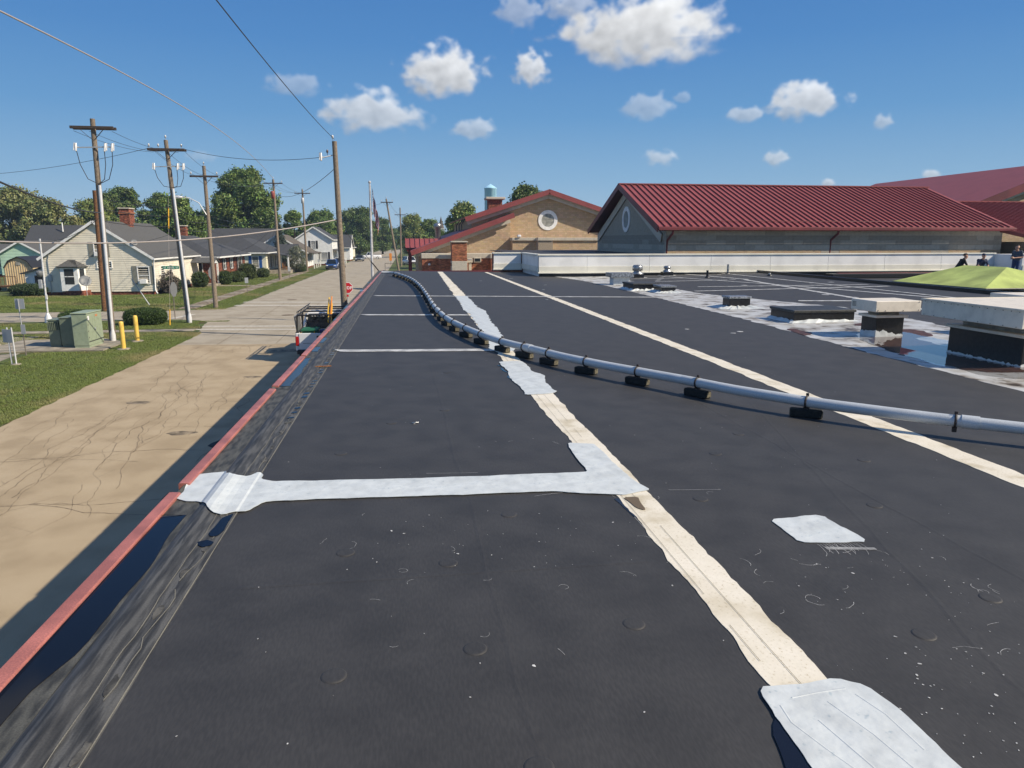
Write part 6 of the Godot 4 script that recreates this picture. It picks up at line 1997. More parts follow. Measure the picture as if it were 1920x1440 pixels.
	for i in 3:
		var q: Array = cabs[i]
		s = thing("electrical_cabinet", q[0], "electrical cabinet", Vector3(q[1], 0.065, q[3]))
		var w: float = q[2] - q[1]
		var d: float = q[4] - q[3]
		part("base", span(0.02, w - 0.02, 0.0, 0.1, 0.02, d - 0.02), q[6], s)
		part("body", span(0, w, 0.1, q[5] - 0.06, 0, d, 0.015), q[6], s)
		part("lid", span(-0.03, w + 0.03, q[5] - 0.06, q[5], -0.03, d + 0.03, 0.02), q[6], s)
		for k in 2:
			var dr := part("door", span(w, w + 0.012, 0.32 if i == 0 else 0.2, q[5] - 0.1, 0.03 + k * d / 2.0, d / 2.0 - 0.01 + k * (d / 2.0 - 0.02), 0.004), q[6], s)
			if k == 1: part("handle", span(w + 0.012, w + 0.04, 0.75, 0.9, d / 2.0 + 0.04, d / 2.0 + 0.1, 0.008), M.sign_back, dr)
		if i == 0:
			part("sill_seam", span(w, w + 0.014, 0.27, 0.3, 0.0, d, 0.0), M.wire, s)
			for k in 4: part("hinge", span(w + 0.0, w + 0.02, 0.45 + k * 0.3, 0.52 + k * 0.3, d - 0.06, d - 0.03), M.sign_post, s)
			part("warning_sticker", span(w + 0.0125, w + 0.0145, 1.4, 1.5, d * 0.3, d * 0.45), M.sticker_orange, s)
			part("number_sticker", span(w + 0.0125, w + 0.0145, 1.3, 1.5, d * 0.86, d * 0.97), M.sign_white, s)
		if i == 2:
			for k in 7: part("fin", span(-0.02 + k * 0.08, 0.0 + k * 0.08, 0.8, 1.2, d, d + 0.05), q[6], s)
		var k2 := 0
	# bollards
	var bs := [["thick yellow steel bollard nearer to the green cabinets", -13.4, -35.6], ["thick yellow steel bollard nearer to the clipped round hedge", -13.75, -38.4]]
	for q in bs:
		s = thing("yellow_bollard", q[0], "bollard", Vector3(q[1], 0, q[2]), 0.0, "yellow bollards on the grass")
		st = S(); lathe(st, [Vector2(0.105, 0.0), Vector2(0.105, 1.25), Vector2(0.09, 1.31), Vector2(0.0, 1.34)], Vector3.ZERO, 16)
		part("sleeve", st, M.bollard_yellow, s)
		st = S(); lathe(st, [Vector2(0.3, 0.0), Vector2(0.27, 0.05), Vector2(0.0, 0.06)], Vector3.ZERO, 14)
		part("footing", st, M.concrete, s)
	# flagpole
	s = thing("flagpole", "white metal flagpole with a ball finial and limp striped flag", "flagpole", Vector3(-2.15, 0, -45.0))
	st = S(); tube(st, [Vector3.ZERO, Vector3(0.03, 4.2, 0), Vector3(0.06, 8.4, 0)], [0.09, 0.075, 0.05], 12)
	part("shaft", st, M.flagpole, s)
	st = S(); lathe(st, [Vector2(0, 8.38), Vector2(0.07, 8.42), Vector2(0.09, 8.48), Vector2(0.07, 8.54), Vector2(0, 8.57)], Vector3(0.06, 0, 0), 12)
	part("finial", st, M.flagpole, s)
	st = S(); tube(st, [Vector3(0.13, 1.2, 0.02), Vector3(0.12, 8.3, 0.02)], 0.008, 4)
	part("halyard", st, M.wire_pale, s)
	# limp flag: folded cloth in stripes, each stripe its own part
	var fl := thing("flag", "limp star striped red white and blue flag hanging on the flagpole", "flag", Vector3(-2.05, 0, -45.0))
	for k in 13:
		st = S()
		st.set_smooth_group(0)
		for i in 26:
			for e in 2:
				pass
			var v := []
			for c in [[i, k], [i + 1, k], [i + 1, k + 1], [i, k + 1]]:
				var u: float = c[0] / 26.0
				var w: float = c[1] / 13.0
				v.append(flag_at(u, w))
			quad(st, v[0], v[1], v[2], v[3], Vector3(0, 0, 1))
		part("stripe", st, M.flag_red if k % 2 == 0 else M.flag_white, fl)
	st = S()
	st.set_smooth_group(0)
	for i in 10:
		for j in 7:
			var v := []
			for c in [[i, j], [i + 1, j], [i + 1, j + 1], [i, j + 1]]: v.append(flag_at(c[0] / 26.0, c[1] / 13.0) + Vector3(0.0, 0, 0.006))
			quad(st, v[0], v[1], v[2], v[3], Vector3(0, 0, 1))
	var cn := part("canton", st, M.flag_blue, fl)
	st = S()
	for i in 5:
		for j in 4: bx(st, flag_at((i * 2 + 1.0) / 26.0, (j * 1.7 + 0.9) / 13.0) + Vector3(0, 0, 0.009), Vector3(0.035, 0.035, 0.004))
	part("stars", st, M.flag_white, cn)
	# low rail, far stop sign and orange marker by the entrance
	s = thing("pipe_rail", "low grey pipe railing at the far end of school lawn", "railing", Vector3(-3.6, 0, -121.0))
	for x in [0.0, 2.2]:
		st = S(); tube(st, [Vector3(x, 0, 0), Vector3(x, 1.3, 0)], 0.05, 6)
		part("post", st, M.sign_post, s)
	st = S(); tube(st, [Vector3(0, 1.25, 0), Vector3(2.2, 1.25, 0)], 0.05, 6)
	part("rail", st, M.sign_post, s)
	s = thing("stop_sign", "small far stop sign at the next street corner", "stop sign", Vector3(0.6, 0, -190.0))
	st = S(); tube(st, [Vector3(0, 0, -0.03), Vector3(0, 2.8, -0.03)], 0.04, 6)
	part("post", st, M.sign_back, s)
	st = S(); ext(st, octagon(0.45), Vector3(0, 2.4, 0), Vector3.RIGHT, Vector3.UP, Vector3(0, 0, 0.01))
	part("sign_plate", st, M.stop_red, s)
	text(s, "STOP", 0.36, Vector3(0, 2.4, 0.014), M.sign_white)
	s = thing("orange_marker", "tall orange construction marker beside the leaning pole", "marker", Vector3(-3.3, 0, -150.0))
	part("panel", box(Vector3(0, 1.6, 0), Vector3(0.5, 1.5, 0.03), 0.01), M.ladder_orange, s)
	part("stand", box(Vector3(0, 0.42, 0), Vector3(0.08, 0.85, 0.08)), M.sign_post, s)

# cloth hanging from its hoist corner: fly end drops down beside the pole
func flag_at(u: float, w: float) -> Vector3:
	var fold := sin(u * 15.0 + w * 2.0) * 0.1 * (0.3 + u)
	var x := 0.1 + u * 0.26 + 0.08 * sin(w * 3.0) * u + fold * 0.35
	var y := 8.15 - w * 1.25 - u * 1.55
	return Vector3(x, y, fold + 0.05)

# ---------------------------------------------------------------- vehicles
func wheel(parent: Node, at: Vector3, r: float, out: float) -> void:
	var w := part("wheel", null, M.tyre, parent, at)
	var st := S()
	var bs := Basis(Vector3(0, 0, 1), -PI / 2 * out)
	lathe(st, [Vector2(r * 0.62, -0.1), Vector2(r * 0.95, -0.11), Vector2(r, -0.07), Vector2(r, 0.07), Vector2(r * 0.95, 0.11), Vector2(r * 0.62, 0.1)], Vector3.ZERO, 20, true, bs)
	w.mesh = mesh_of(st)
	st = S()
	lathe(st, [Vector2(r * 0.63, 0.09), Vector2(r * 0.55, 0.06), Vector2(r * 0.2, 0.08), Vector2(0, 0.09)], Vector3.ZERO, 16, true, bs)
	part("rim", st, M.rim, w)

# body lofted from a side profile: (z, y) lower/upper outlines with a tucked-in glasshouse
func car(n: String, label: String, at: Vector3, turn: float, len: float, wid: float, hgt: float, pm: Material, kind: String) -> Node3D:
	var c := thing(n, label, "car" if kind != "pickup" else "pickup truck", at, turn)
	var L2 := len / 2.0
	var W := wid / 2.0
	var belt := hgt * 0.58
	var st := S()
	# sections along z (front at -z): [z, half width, y bottom, y top]
	var sec := [[-L2, W * 0.78, 0.38, belt * 0.72], [-L2 + 0.12, W * 0.93, 0.25, belt * 0.86], [-L2 + 0.9, W, 0.22, belt * 0.95], [-L2 + len * 0.3, W, 0.22, belt], [L2 - 0.5, W, 0.22, belt * 1.02], [L2 - 0.1, W * 0.95, 0.3, belt * 1.0], [L2, W * 0.86, 0.4, belt * 0.9]]
	st.set_smooth_group(0)
	for i in sec.size() - 1:
		var a := car_ring(sec[i])
		var b := car_ring(sec[i + 1])
		for k in a.size():
			var k2 := (k + 1) % a.size()
			quad(st, a[k], b[k], b[k2], a[k2], (a[k] + b[k2]) * Vector3(0.5, 0.5, 0) - Vector3(0, belt * 0.6, 0))
	for e in [0, sec.size() - 1]:
		var a := car_ring(sec[e])
		for k in range(1, a.size() - 1): tri(st, a[0], a[k], a[k + 1], Vector3(0, 0, -1 if e == 0 else 1))
	part("body", st, pm, c)
	# glasshouse
	var zs: Array = {"suv": [-L2 + len * 0.27, -L2 + len * 0.41, L2 - 0.45, L2 - 0.12], "sedan": [-L2 + len * 0.3, -L2 + len * 0.43, L2 - len * 0.28, L2 - len * 0.1], "pickup": [-L2 + len * 0.27, -L2 + len * 0.37, -L2 + len * 0.56, -L2 + len * 0.6]}[kind]
	st = S()
	var lo := [Vector3(-W * 0.94, belt * 0.97, zs[0]), Vector3(W * 0.94, belt * 0.97, zs[0]), Vector3(W * 0.94, belt, zs[3]), Vector3(-W * 0.94, belt, zs[3])]
	var hi := [Vector3(-W * 0.74, hgt - 0.06, zs[1]), Vector3(W * 0.74, hgt - 0.06, zs[1]), Vector3(W * 0.74, hgt - 0.06, zs[2]), Vector3(-W * 0.74, hgt - 0.06, zs[2])]
	for k in 4: quad(st, lo[k], lo[(k + 1) % 4], hi[(k + 1) % 4], hi[k], (lo[k] + lo[(k + 1) % 4]) / 2.0 - Vector3(0, belt, (zs[0] + zs[3]) / 2.0))
	part("windows", st, M.car_glass, c)
	st = S()
	bx(st, Vector3(0, hgt - 0.04, (zs[1] + zs[2]) / 2.0), Vector3(W * 1.5, 0.08, zs[2] - zs[1] + 0.06), 0.035)
	for k in 4: bar(st, lo[k], hi[k] + Vector3(0, 0.02, 0), 0.09, 0.06)
	for s in [-1.0, 1.0]: bar(st, Vector3(s * W * 0.945, belt * 0.99, (zs[0] + zs[3]) / 2.0), Vector3(s * W * 0.755, hgt - 0.05, (zs[1] + zs[2]) / 2.0), 0.1, 0.05)
	part("roof", st, pm, c)
	for s in [-1.0, 1.0]:
		part("headlight", box(Vector3(s * W * 0.7, belt * 0.72, -L2 + 0.04), Vector3(0.38, 0.16, 0.12), 0.04), M.head_lamp, c)
		part("tail_light", box(Vector3(s * W * 0.8, belt * 0.82, L2 - 0.03), Vector3(0.2, 0.26, 0.1), 0.03), M.tail_red, c)
		part("mirror", box(Vector3(s * (W + 0.1), belt * 1.05, zs[0] + 0.35), Vector3(0.2, 0.14, 0.1), 0.03), pm, c)
		for z in [-L2 + len * 0.19, L2 - len * 0.2]: wheel(c, Vector3(s * (W - 0.1), 0.34, z), 0.34, s)
	part("grille", box(Vector3(0, belt * 0.62, -L2 - 0.004), Vector3(W * 0.85, 0.2, 0.06), 0.02), M.black_plastic, c)
	part("bumper", box(Vector3(0, 0.38, -L2 + 0.02), Vector3(W * 1.7, 0.2, 0.14), 0.04), M.black_plastic, c)
	return c

func car_ring(s: Array) -> Array:
	var w: float = s[1]
	var b: float = s[2]
	var t: float = s[3]
	var z: float = s[0]
	return [Vector3(-w * 0.9, b, z), Vector3(-w, b + 0.12, z), Vector3(-w, lerpf(b, t, 0.6), z), Vector3(-w * 0.95, t - 0.03, z), Vector3(-w * 0.6, t, z), Vector3(w * 0.6, t, z), Vector3(w * 0.95, t - 0.03, z), Vector3(w, lerpf(b, t, 0.6), z), Vector3(w, b + 0.12, z), Vector3(w * 0.9, b, z)]

func build_vehicles() -> void:
	work_truck()
	car("blue_car", "blue compact sport utility parked facing the school on the left kerb", Vector3(-12.95, 0, -128.8), 180.0, 4.4, 1.85, 1.72, M.paint_blue, "suv")
	car("white_van", "white sport utility parked directly behind the blue car", Vector3(-12.3, 0, -135.5), 180.0, 4.8, 1.9, 1.85, M.paint_white, "suv")
	car("grey_sedan", "dark grey sedan parked under the large dark tree", Vector3(-11.2, 0, -176.0), 178.0, 4.6, 1.85, 1.5, M.paint_grey, "sedan")
	car("white_pickup", "white pickup parked sideways at the far corner", Vector3(-9.5, 0, -196.0), 96.0, 5.6, 1.95, 1.85, M.paint_white, "pickup")
	car("white_suv", "white sport utility half hidden behind the red school porch", Vector3(0.6, 0, -150.0), 200.0, 4.6, 1.85, 1.7, M.paint_white, "suv")

func work_truck() -> void:
	var t := thing("work_pickup", "white work pickup with black ladder rack parked against the school wall", "pickup truck", Vector3(-3.72, 0, -33.3))
	# local: rear at z = +2.85, front at -2.85
	var st := S()
	st.set_smooth_group(0)
	# front body and cab lower
	var sec := [[-2.85, 0.8, 0.5, 1.0], [-2.7, 0.93, 0.38, 1.12], [-1.7, 0.98, 0.35, 1.18], [-1.2, 0.98, 0.35, 1.2], [0.85, 0.98, 0.35, 1.2]]
	for i in sec.size() - 1:
		var a := car_ring(sec[i])
		var b := car_ring(sec[i + 1])
		for k in a.size():
			var k2 := (k + 1) % a.size()
			quad(st, a[k], b[k], b[k2], a[k2], (a[k] + b[k2]) * Vector3(0.5, 0.5, 0) - Vector3(0, 0.75, 0))
	for e in [0, 4]:
		var a := car_ring(sec[e])
		for k in range(1, a.size() - 1): tri(st, a[0], a[k], a[k + 1], Vector3(0, 0, -1 if e == 0 else 1))
	part("body", st, M.paint_white, t)
	st = S()
	var lo := [Vector3(-0.93, 1.19, -1.25), Vector3(0.93, 1.19, -1.25), Vector3(0.93, 1.2, 0.82), Vector3(-0.93, 1.2, 0.82)]
	var hi := [Vector3(-0.74, 1.84, -0.6), Vector3(0.74, 1.84, -0.6), Vector3(0.76, 1.84, 0.62), Vector3(-0.76, 1.84, 0.62)]
	for k in 4: quad(st, lo[k], lo[(k + 1) % 4], hi[(k + 1) % 4], hi[k], (lo[k] + lo[(k + 1) % 4]) / 2.0 - Vector3(0, 1.2, -0.2))
	part("windows", st, M.car_glass, t)
	st = S()
	bx(st, Vector3(0, 1.87, 0.0), Vector3(1.52, 0.09, 1.32), 0.04)
	for k in 4: bar(st, lo[k], hi[k] + Vector3(0, 0.02, 0), 0.12, 0.08)
	for s in [-1.0, 1.0]: bar(st, Vector3(s * 0.935, 1.2, -0.15), Vector3(s * 0.765, 1.86, -0.1), 0.12, 0.06)
	part("cab_roof", st, M.paint_white, t)
	# bed
	for s in [-1.0, 1.0]:
		part("bed_side", span(s * 0.99 if s < 0 else s * 0.86, s * 0.86 if s < 0 else s * 0.99, 0.5, 1.26, 0.86, 2.76, 0.03), M.paint_white, t)
		part("bed_rail", span(s * 0.995 if s < 0 else s * 0.85, s * 0.85 if s < 0 else s * 0.995, 1.26, 1.29, 0.86, 2.74, 0.01), M.black_plastic, t)
		part("tail_light", span(s * 1.0 if s < 0 else s * 0.87, s * 0.87 if s < 0 else s * 1.0, 0.72, 1.12, 2.7, 2.79, 0.02), M.tail_red, t)
		for z in [-1.85, 1.75]: wheel(t, Vector3(s * 0.86, 0.38, z), 0.38, s)
		part("mirror", box(Vector3(s * 1.12, 1.28, -0.85), Vector3(0.24, 0.2, 0.12), 0.04), M.black_plastic, t)
		part("headlight", box(Vector3(s * 0.72, 0.9, -2.8), Vector3(0.3, 0.22, 0.12), 0.03), M.head_lamp, t)
	part("bed_floor", span(-0.86, 0.86, 0.55, 0.6, 0.86, 2.7), M.black_plastic, t)
	var tg := part("tailgate", span(-0.86, 0.86, 0.55, 1.25, 2.7, 2.78, 0.02), M.paint_white, t)
	part("tailgate_handle", span(-0.13, 0.13, 1.04, 1.14, 2.78, 2.795, 0.01), M.black_plastic, tg)
	part("tailgate_groove", span(-0.7, 0.7, 0.82, 0.835, 2.779, 2.783), M.black_plastic, tg)
	part("rear_bumper", span(-0.95, 0.95, 0.38, 0.56, 2.72, 2.9, 0.03), M.black_steel, t)
	part("hitch", span(-0.05, 0.05, 0.3, 0.42, 2.85, 3.02), M.black_steel, t)
	part("front_bumper", span(-0.9, 0.9, 0.42, 0.66, -2.98, -2.8, 0.05), M.black_steel, t)
	# rack
	var rk := part("ladder_rack", null, M.black_steel, t)
	st = S()
	for s in [-1.0, 1.0]:
		for z in [0.95, 2.62]: tube(st, [Vector3(s * 0.94, 1.28, z), Vector3(s * 0.9, 1.98, z)], 0.035, 7)
		tube(st, [Vector3(s * 0.9, 1.98, 2.68), Vector3(s * 0.9, 1.98, 0.9), Vector3(s * 0.88, 2.02, -1.3)], 0.032, 7)
		tube(st, [Vector3(s * 0.9, 2.12, 2.6), Vector3(s * 0.9, 2.12, 0.9), Vector3(s * 0.88, 2.14, -1.3)], 0.022, 6)
		for i in 9: tube(st, [Vector3(s * 0.9, 1.98, 2.55 - i * 0.45), Vector3(s * 0.9, 2.12, 2.55 - i * 0.45)], 0.015, 5)
		tube(st, [Vector3(s * 0.93, 1.5, 0.95), Vector3(s * 0.9, 1.98, 1.5)], 0.022, 6)
	for z in [2.62, 0.95, -0.3, -1.25]: tube(st, [Vector3(-0.9, 1.99, z), Vector3(0.9, 1.99, z)], 0.032, 7)
	rk.mesh = mesh_of(st)
	# headache grille behind the cab with its light bar
	st = S()
	for i in 8: bx(st, Vector3(0, 1.3 + i * 0.06, 0.9), Vector3(1.5, 0.012, 0.02))
	bx(st, Vector3(0, 1.78, 0.9), Vector3(1.6, 0.09, 0.04))
	part("cab_guard", st, M.black_steel, t)
	for x in [-0.5, -0.38, -0.26, -0.14, -0.02]: part("marker_lamp", box(Vector3(x, 1.785, 0.925), Vector3(0.07, 0.035, 0.012), 0.004), M.head_lamp, t)
	# side boxes of mesh
	part("side_panel", box(Vector3(-0.99, 1.62, 1.9), Vector3(0.03, 0.66, 1.4), 0.008, Basis(Vector3(0, 0, 1), 0.12)), M.alu, t)
	# load in the bed, each a thing of its own
	var o := thing("green_tote", "dark green lidded plastic tote standing in the pickup bed", "tote", Vector3(-4.18, 0.6, -31.4))
	part("tub", span(-0.33, 0.33, 0.0, 0.66, -0.42, 0.42, 0.04), M.bin_green, o)
	part("lid", span(-0.37, 0.37, 0.66, 0.76, -0.46, 0.46, 0.03), M.bin_green, o)
	st = S(); bar(st, Vector3(-0.36, 0.1, 0.44), Vector3(-0.36, 0.62, 0.44), 0.04, 0.04); bar(st, Vector3(0.2, 0.1, 0.47), Vector3(0.2, 0.66, 0.47), 0.03, 0.03)
	part("strap", st, M.guy_yellow, o)
	o = thing("paint_bucket", "white plastic paint bucket in the pickup bed", "bucket", Vector3(-3.2, 0.6, -31.55))
	st = S(); lathe(st, [Vector2(0.0, 0.0), Vector2(0.14, 0.0), Vector2(0.16, 0.7), Vector2(0.17, 0.72), Vector2(0.0, 0.72)], Vector3.ZERO, 16)
	part("pail", st, M.bucket_white, o)
	o = thing("cardboard_box", "open cardboard box among buckets in the pickup bed", "box", Vector3(-3.58, 0.6, -31.2), 15.0)
	part("carton", span(-0.18, 0.18, 0.0, 0.66, -0.16, 0.16, 0.004), M.cardboard, o)
	for s in [-1.0, 1.0]: part("flap", box(Vector3(s * 0.24, 0.7, 0), Vector3(0.15, 0.01, 0.3), 0.0, Basis(Vector3(0, 0, 1), s * 0.6)), M.cardboard, o)
	o = thing("rag_bundle", "pale crumpled rag bundle lying behind the tailgate", "rags", Vector3(-3.35, 0.6, -30.95))
	st = S(); blob(st, Vector3(0, 0.3, 0), Vector3(0.28, 0.3, 0.2), 5)
	part("cloth", st, M.bucket_white, o)
	o = thing("step_ladder", "orange and yellow folded step ladder strapped upright on the truck rack", "ladder", Vector3(-3.42, 1.6, -32.2), 4.0)
	for s in [-1.0, 1.0]:
		part("rail", box(Vector3(0.22 * s * 0.3, 0.62, 0.2 * s), Vector3(0.05, 0.09, 2.6), 0.01, Basis(Vector3.RIGHT, 0.22 + 0.03 * s)), M.ladder_orange if s > 0 else M.ladder_yellow, o)
		part("rail", box(Vector3(0.22 * s * 0.3, 0.3, 0.2 * s), Vector3(0.05, 0.09, 2.6), 0.01, Basis(Vector3.RIGHT, 0.22 + 0.03 * s)), M.ladder_yellow, o)
	for i in 7: part("rung", box(Vector3(0.0, 0.2 + i * 0.07, 1.1 - i * 0.36), Vector3(0.03, 0.34, 0.05), 0.0, Basis(Vector3.RIGHT, 0.22)), M.alu, o)
	o = thing("tool_tray", "dark blue tool tray resting on the pickup tailgate", "tray", Vector3(-3.3, 1.26, -30.62), 5.0)
	part("tray", span(-0.4, 0.3, 0.0, 0.12, -0.22, 0.2, 0.02), M.flag_blue, o)

func blob(st: SurfaceTool, c: Vector3, r: Vector3, sd: int, n := 12) -> void:
	nz.seed = sd
	nz.frequency = 1.0
	st.set_smooth_group(0)
	for i in n:
		for k in n * 2:
			var v := []
			for q in [[i, k], [i + 1, k], [i + 1, k + 1], [i, k + 1]]:
				var a: float = PI * q[0] / n
				var b: float = TAU * (int(q[1]) % (n * 2)) / (n * 2)
				var d := Vector3(sin(a) * cos(b), cos(a), sin(a) * sin(b))
				v.append(c + d * r * (1.0 + 0.25 * nz.get_noise_3dv(d * 1.6)))
			if i == 0: tri(st, v[0], v[1], v[2], v[1] - c)
			elif i == n - 1: tri(st, v[0], v[1], v[3], v[0] - c)
			else: quad(st, v[0], v[1], v[2], v[3], v[0] + v[2] - c * 2.0)
	st.set_smooth_group(-1)

# ---------------------------------------------------------------- people
# bones: [a, b, ra, rb, material index]; a smooth-min field meshed as surface nets
func figure_mesh(bones: Array, cell: float, k := 0.035) -> SurfaceTool:
	var lo := Vector3(1e9, 1e9, 1e9)
	var hi := -lo
	for b in bones:
		var r := Vector3.ONE * (maxf(b[2], b[3]) + cell * 2.0)
		lo = lo.min(b[0] - r).min(b[1] - r)
		hi = hi.max(b[0] + r).max(b[1] + r)
	var n := Vector3i(((hi - lo) / cell).ceil()) + Vector3i.ONE
	var f := PackedFloat32Array()
	f.resize(n.x * n.y * n.z)
	f.fill(1.0)
	for b in bones:
		var a: Vector3 = b[0]
		var ab: Vector3 = b[1] - b[0]
		var l2 := maxf(ab.length_squared(), 1e-8)
		var pad: float = maxf(b[2], b[3]) + 0.09
		var c0 := Vector3i(((b[0].min(b[1]) - Vector3.ONE * pad - lo) / cell).floor()).clamp(Vector3i.ZERO, n - Vector3i.ONE)
		var c1 := Vector3i(((b[0].max(b[1]) + Vector3.ONE * pad - lo) / cell).ceil()).clamp(Vector3i.ZERO, n - Vector3i.ONE)
		for z in range(c0.z, c1.z + 1):
			for y in range(c0.y, c1.y + 1):
				for x in range(c0.x, c1.x + 1):
					var p := lo + Vector3(x, y, z) * cell
					var t := clampf((p - a).dot(ab) / l2, 0.0, 1.0)
					var d: float = p.distance_to(a + ab * t) - lerpf(b[2], b[3], t)
					var id := (z * n.y + y) * n.x + x
					var o := f[id]
					var h := clampf(0.5 + 0.5 * (o - d) / k, 0.0, 1.0)
					f[id] = lerpf(o, d, h) - k * h * (1.0 - h)
	var vert := {}
	var st := S()
	st.set_smooth_group(0)
	var sx_ := 1
	var sy_ := n.x
	var sz_ := n.x * n.y
	for z in n.z - 1:
		for y in n.y - 1:
			for x in n.x - 1:
				var id := z * sz_ + y * sy_ + x
				var inside := 0
				var acc := Vector3.ZERO
				var cnt := 0
				for e in EDGES:
					var v0 := f[id + e[0].x + e[0].y * sy_ + e[0].z * sz_]
					var v1 := f[id + e[1].x + e[1].y * sy_ + e[1].z * sz_]
					if (v0 < 0.0) != (v1 < 0.0):
						acc += Vector3(e[0]).lerp(Vector3(e[1]), v0 / (v0 - v1))
						cnt += 1
				if cnt: vert[id] = lo + (Vector3(x, y, z) + acc / cnt) * cell
	for z in range(1, n.z - 1):
		for y in range(1, n.y - 1):
			for x in range(1, n.x - 1):
				var id := z * sz_ + y * sy_ + x
				var v0 := f[id]
				for ax in 3:
					var s1: int = [sx_, sy_, sz_][ax]
					var v1 := f[id + s1]
					if (v0 < 0.0) == (v1 < 0.0): continue
					var u: int = [sy_, sz_, sx_][ax]
					var w: int = [sz_, sx_, sy_][ax]
					if not (vert.has(id) and vert.has(id - u) and vert.has(id - w) and vert.has(id - u - w)): continue
					var nrm := Vector3.ZERO
					nrm[ax] = 1.0 if v0 < 0.0 else -1.0
					quad(st, vert[id], vert[id - u], vert[id - u - w], vert[id - w], nrm)
	return st

const EDGES := [[Vector3i(0, 0, 0), Vector3i(1, 0, 0)], [Vector3i(0, 1, 0), Vector3i(1, 1, 0)], [Vector3i(0, 0, 1), Vector3i(1, 0, 1)], [Vector3i(0, 1, 1), Vector3i(1, 1, 1)], [Vector3i(0, 0, 0), Vector3i(0, 1, 0)], [Vector3i(1, 0, 0), Vector3i(1, 1, 0)], [Vector3i(0, 0, 1), Vector3i(0, 1, 1)], [Vector3i(1, 0, 1), Vector3i(1, 1, 1)], [Vector3i(0, 0, 0), Vector3i(0, 0, 1)], [Vector3i(1, 0, 0), Vector3i(1, 0, 1)], [Vector3i(0, 1, 0), Vector3i(0, 1, 1)], [Vector3i(1, 1, 0), Vector3i(1, 1, 1)]]

func hand(bones: Array, wrist: Vector3, dir: Vector3, side: Vector3, down: Vector3) -> void:
	var palm := wrist + dir * 0.08
	bones.append([wrist, palm - side * 0.02, 0.028, 0.026]); bones.append([wrist, palm + side * 0.022, 0.026, 0.024])
	for i in 4:
		var k := palm + side * (-0.033 + i * 0.022)
		var l: float = [0.034, 0.042, 0.039, 0.03][i]
		var m := k + dir * l + down * 0.012
		bones.append([k, m, 0.0105, 0.0095]); bones.append([m, m + dir * l * 0.5 + down * l * 0.8, 0.0095, 0.008])
	var th := wrist + dir * 0.03 - side * 0.03
	bones.append([th, th + dir * 0.035 - side * 0.035 + down * 0.01, 0.013, 0.011])
	bones.append([th + dir * 0.035 - side * 0.035 + down * 0.01, th + dir * 0.065 - side * 0.035 + down * 0.02, 0.011, 0.009])

func head_bones(c: Vector3, fw: Vector3) -> Array:
	var rt := fw.cross(Vector3.UP).normalized()
	return [[c + Vector3(0, 0.03, 0) - fw * 0.02, c + Vector3(0, 0.02, 0) + fw * 0.015, 0.092, 0.088], [c + Vector3(0, -0.05, 0) + fw * 0.035, c + Vector3(0, -0.09, 0) + fw * 0.05, 0.062, 0.045], [c + fw * 0.1, c + fw * 0.122 + Vector3(0, -0.028, 0), 0.011, 0.016], [c + rt * 0.09 + Vector3(0, 0.01, 0), c + rt * 0.093 + Vector3(0, -0.03, 0), 0.017, 0.013], [c - rt * 0.09 + Vector3(0, 0.01, 0), c - rt * 0.093 + Vector3(0, -0.03, 0), 0.017, 0.013], [c + Vector3(0, -0.06, -0.0), c + Vector3(0, -0.17, 0) - fw * 0.03, 0.058, 0.062], [c + fw * 0.085 + Vector3(0, -0.062, 0), c + fw * 0.088 + Vector3(0, -0.062, 0), 0.02, 0.02]]

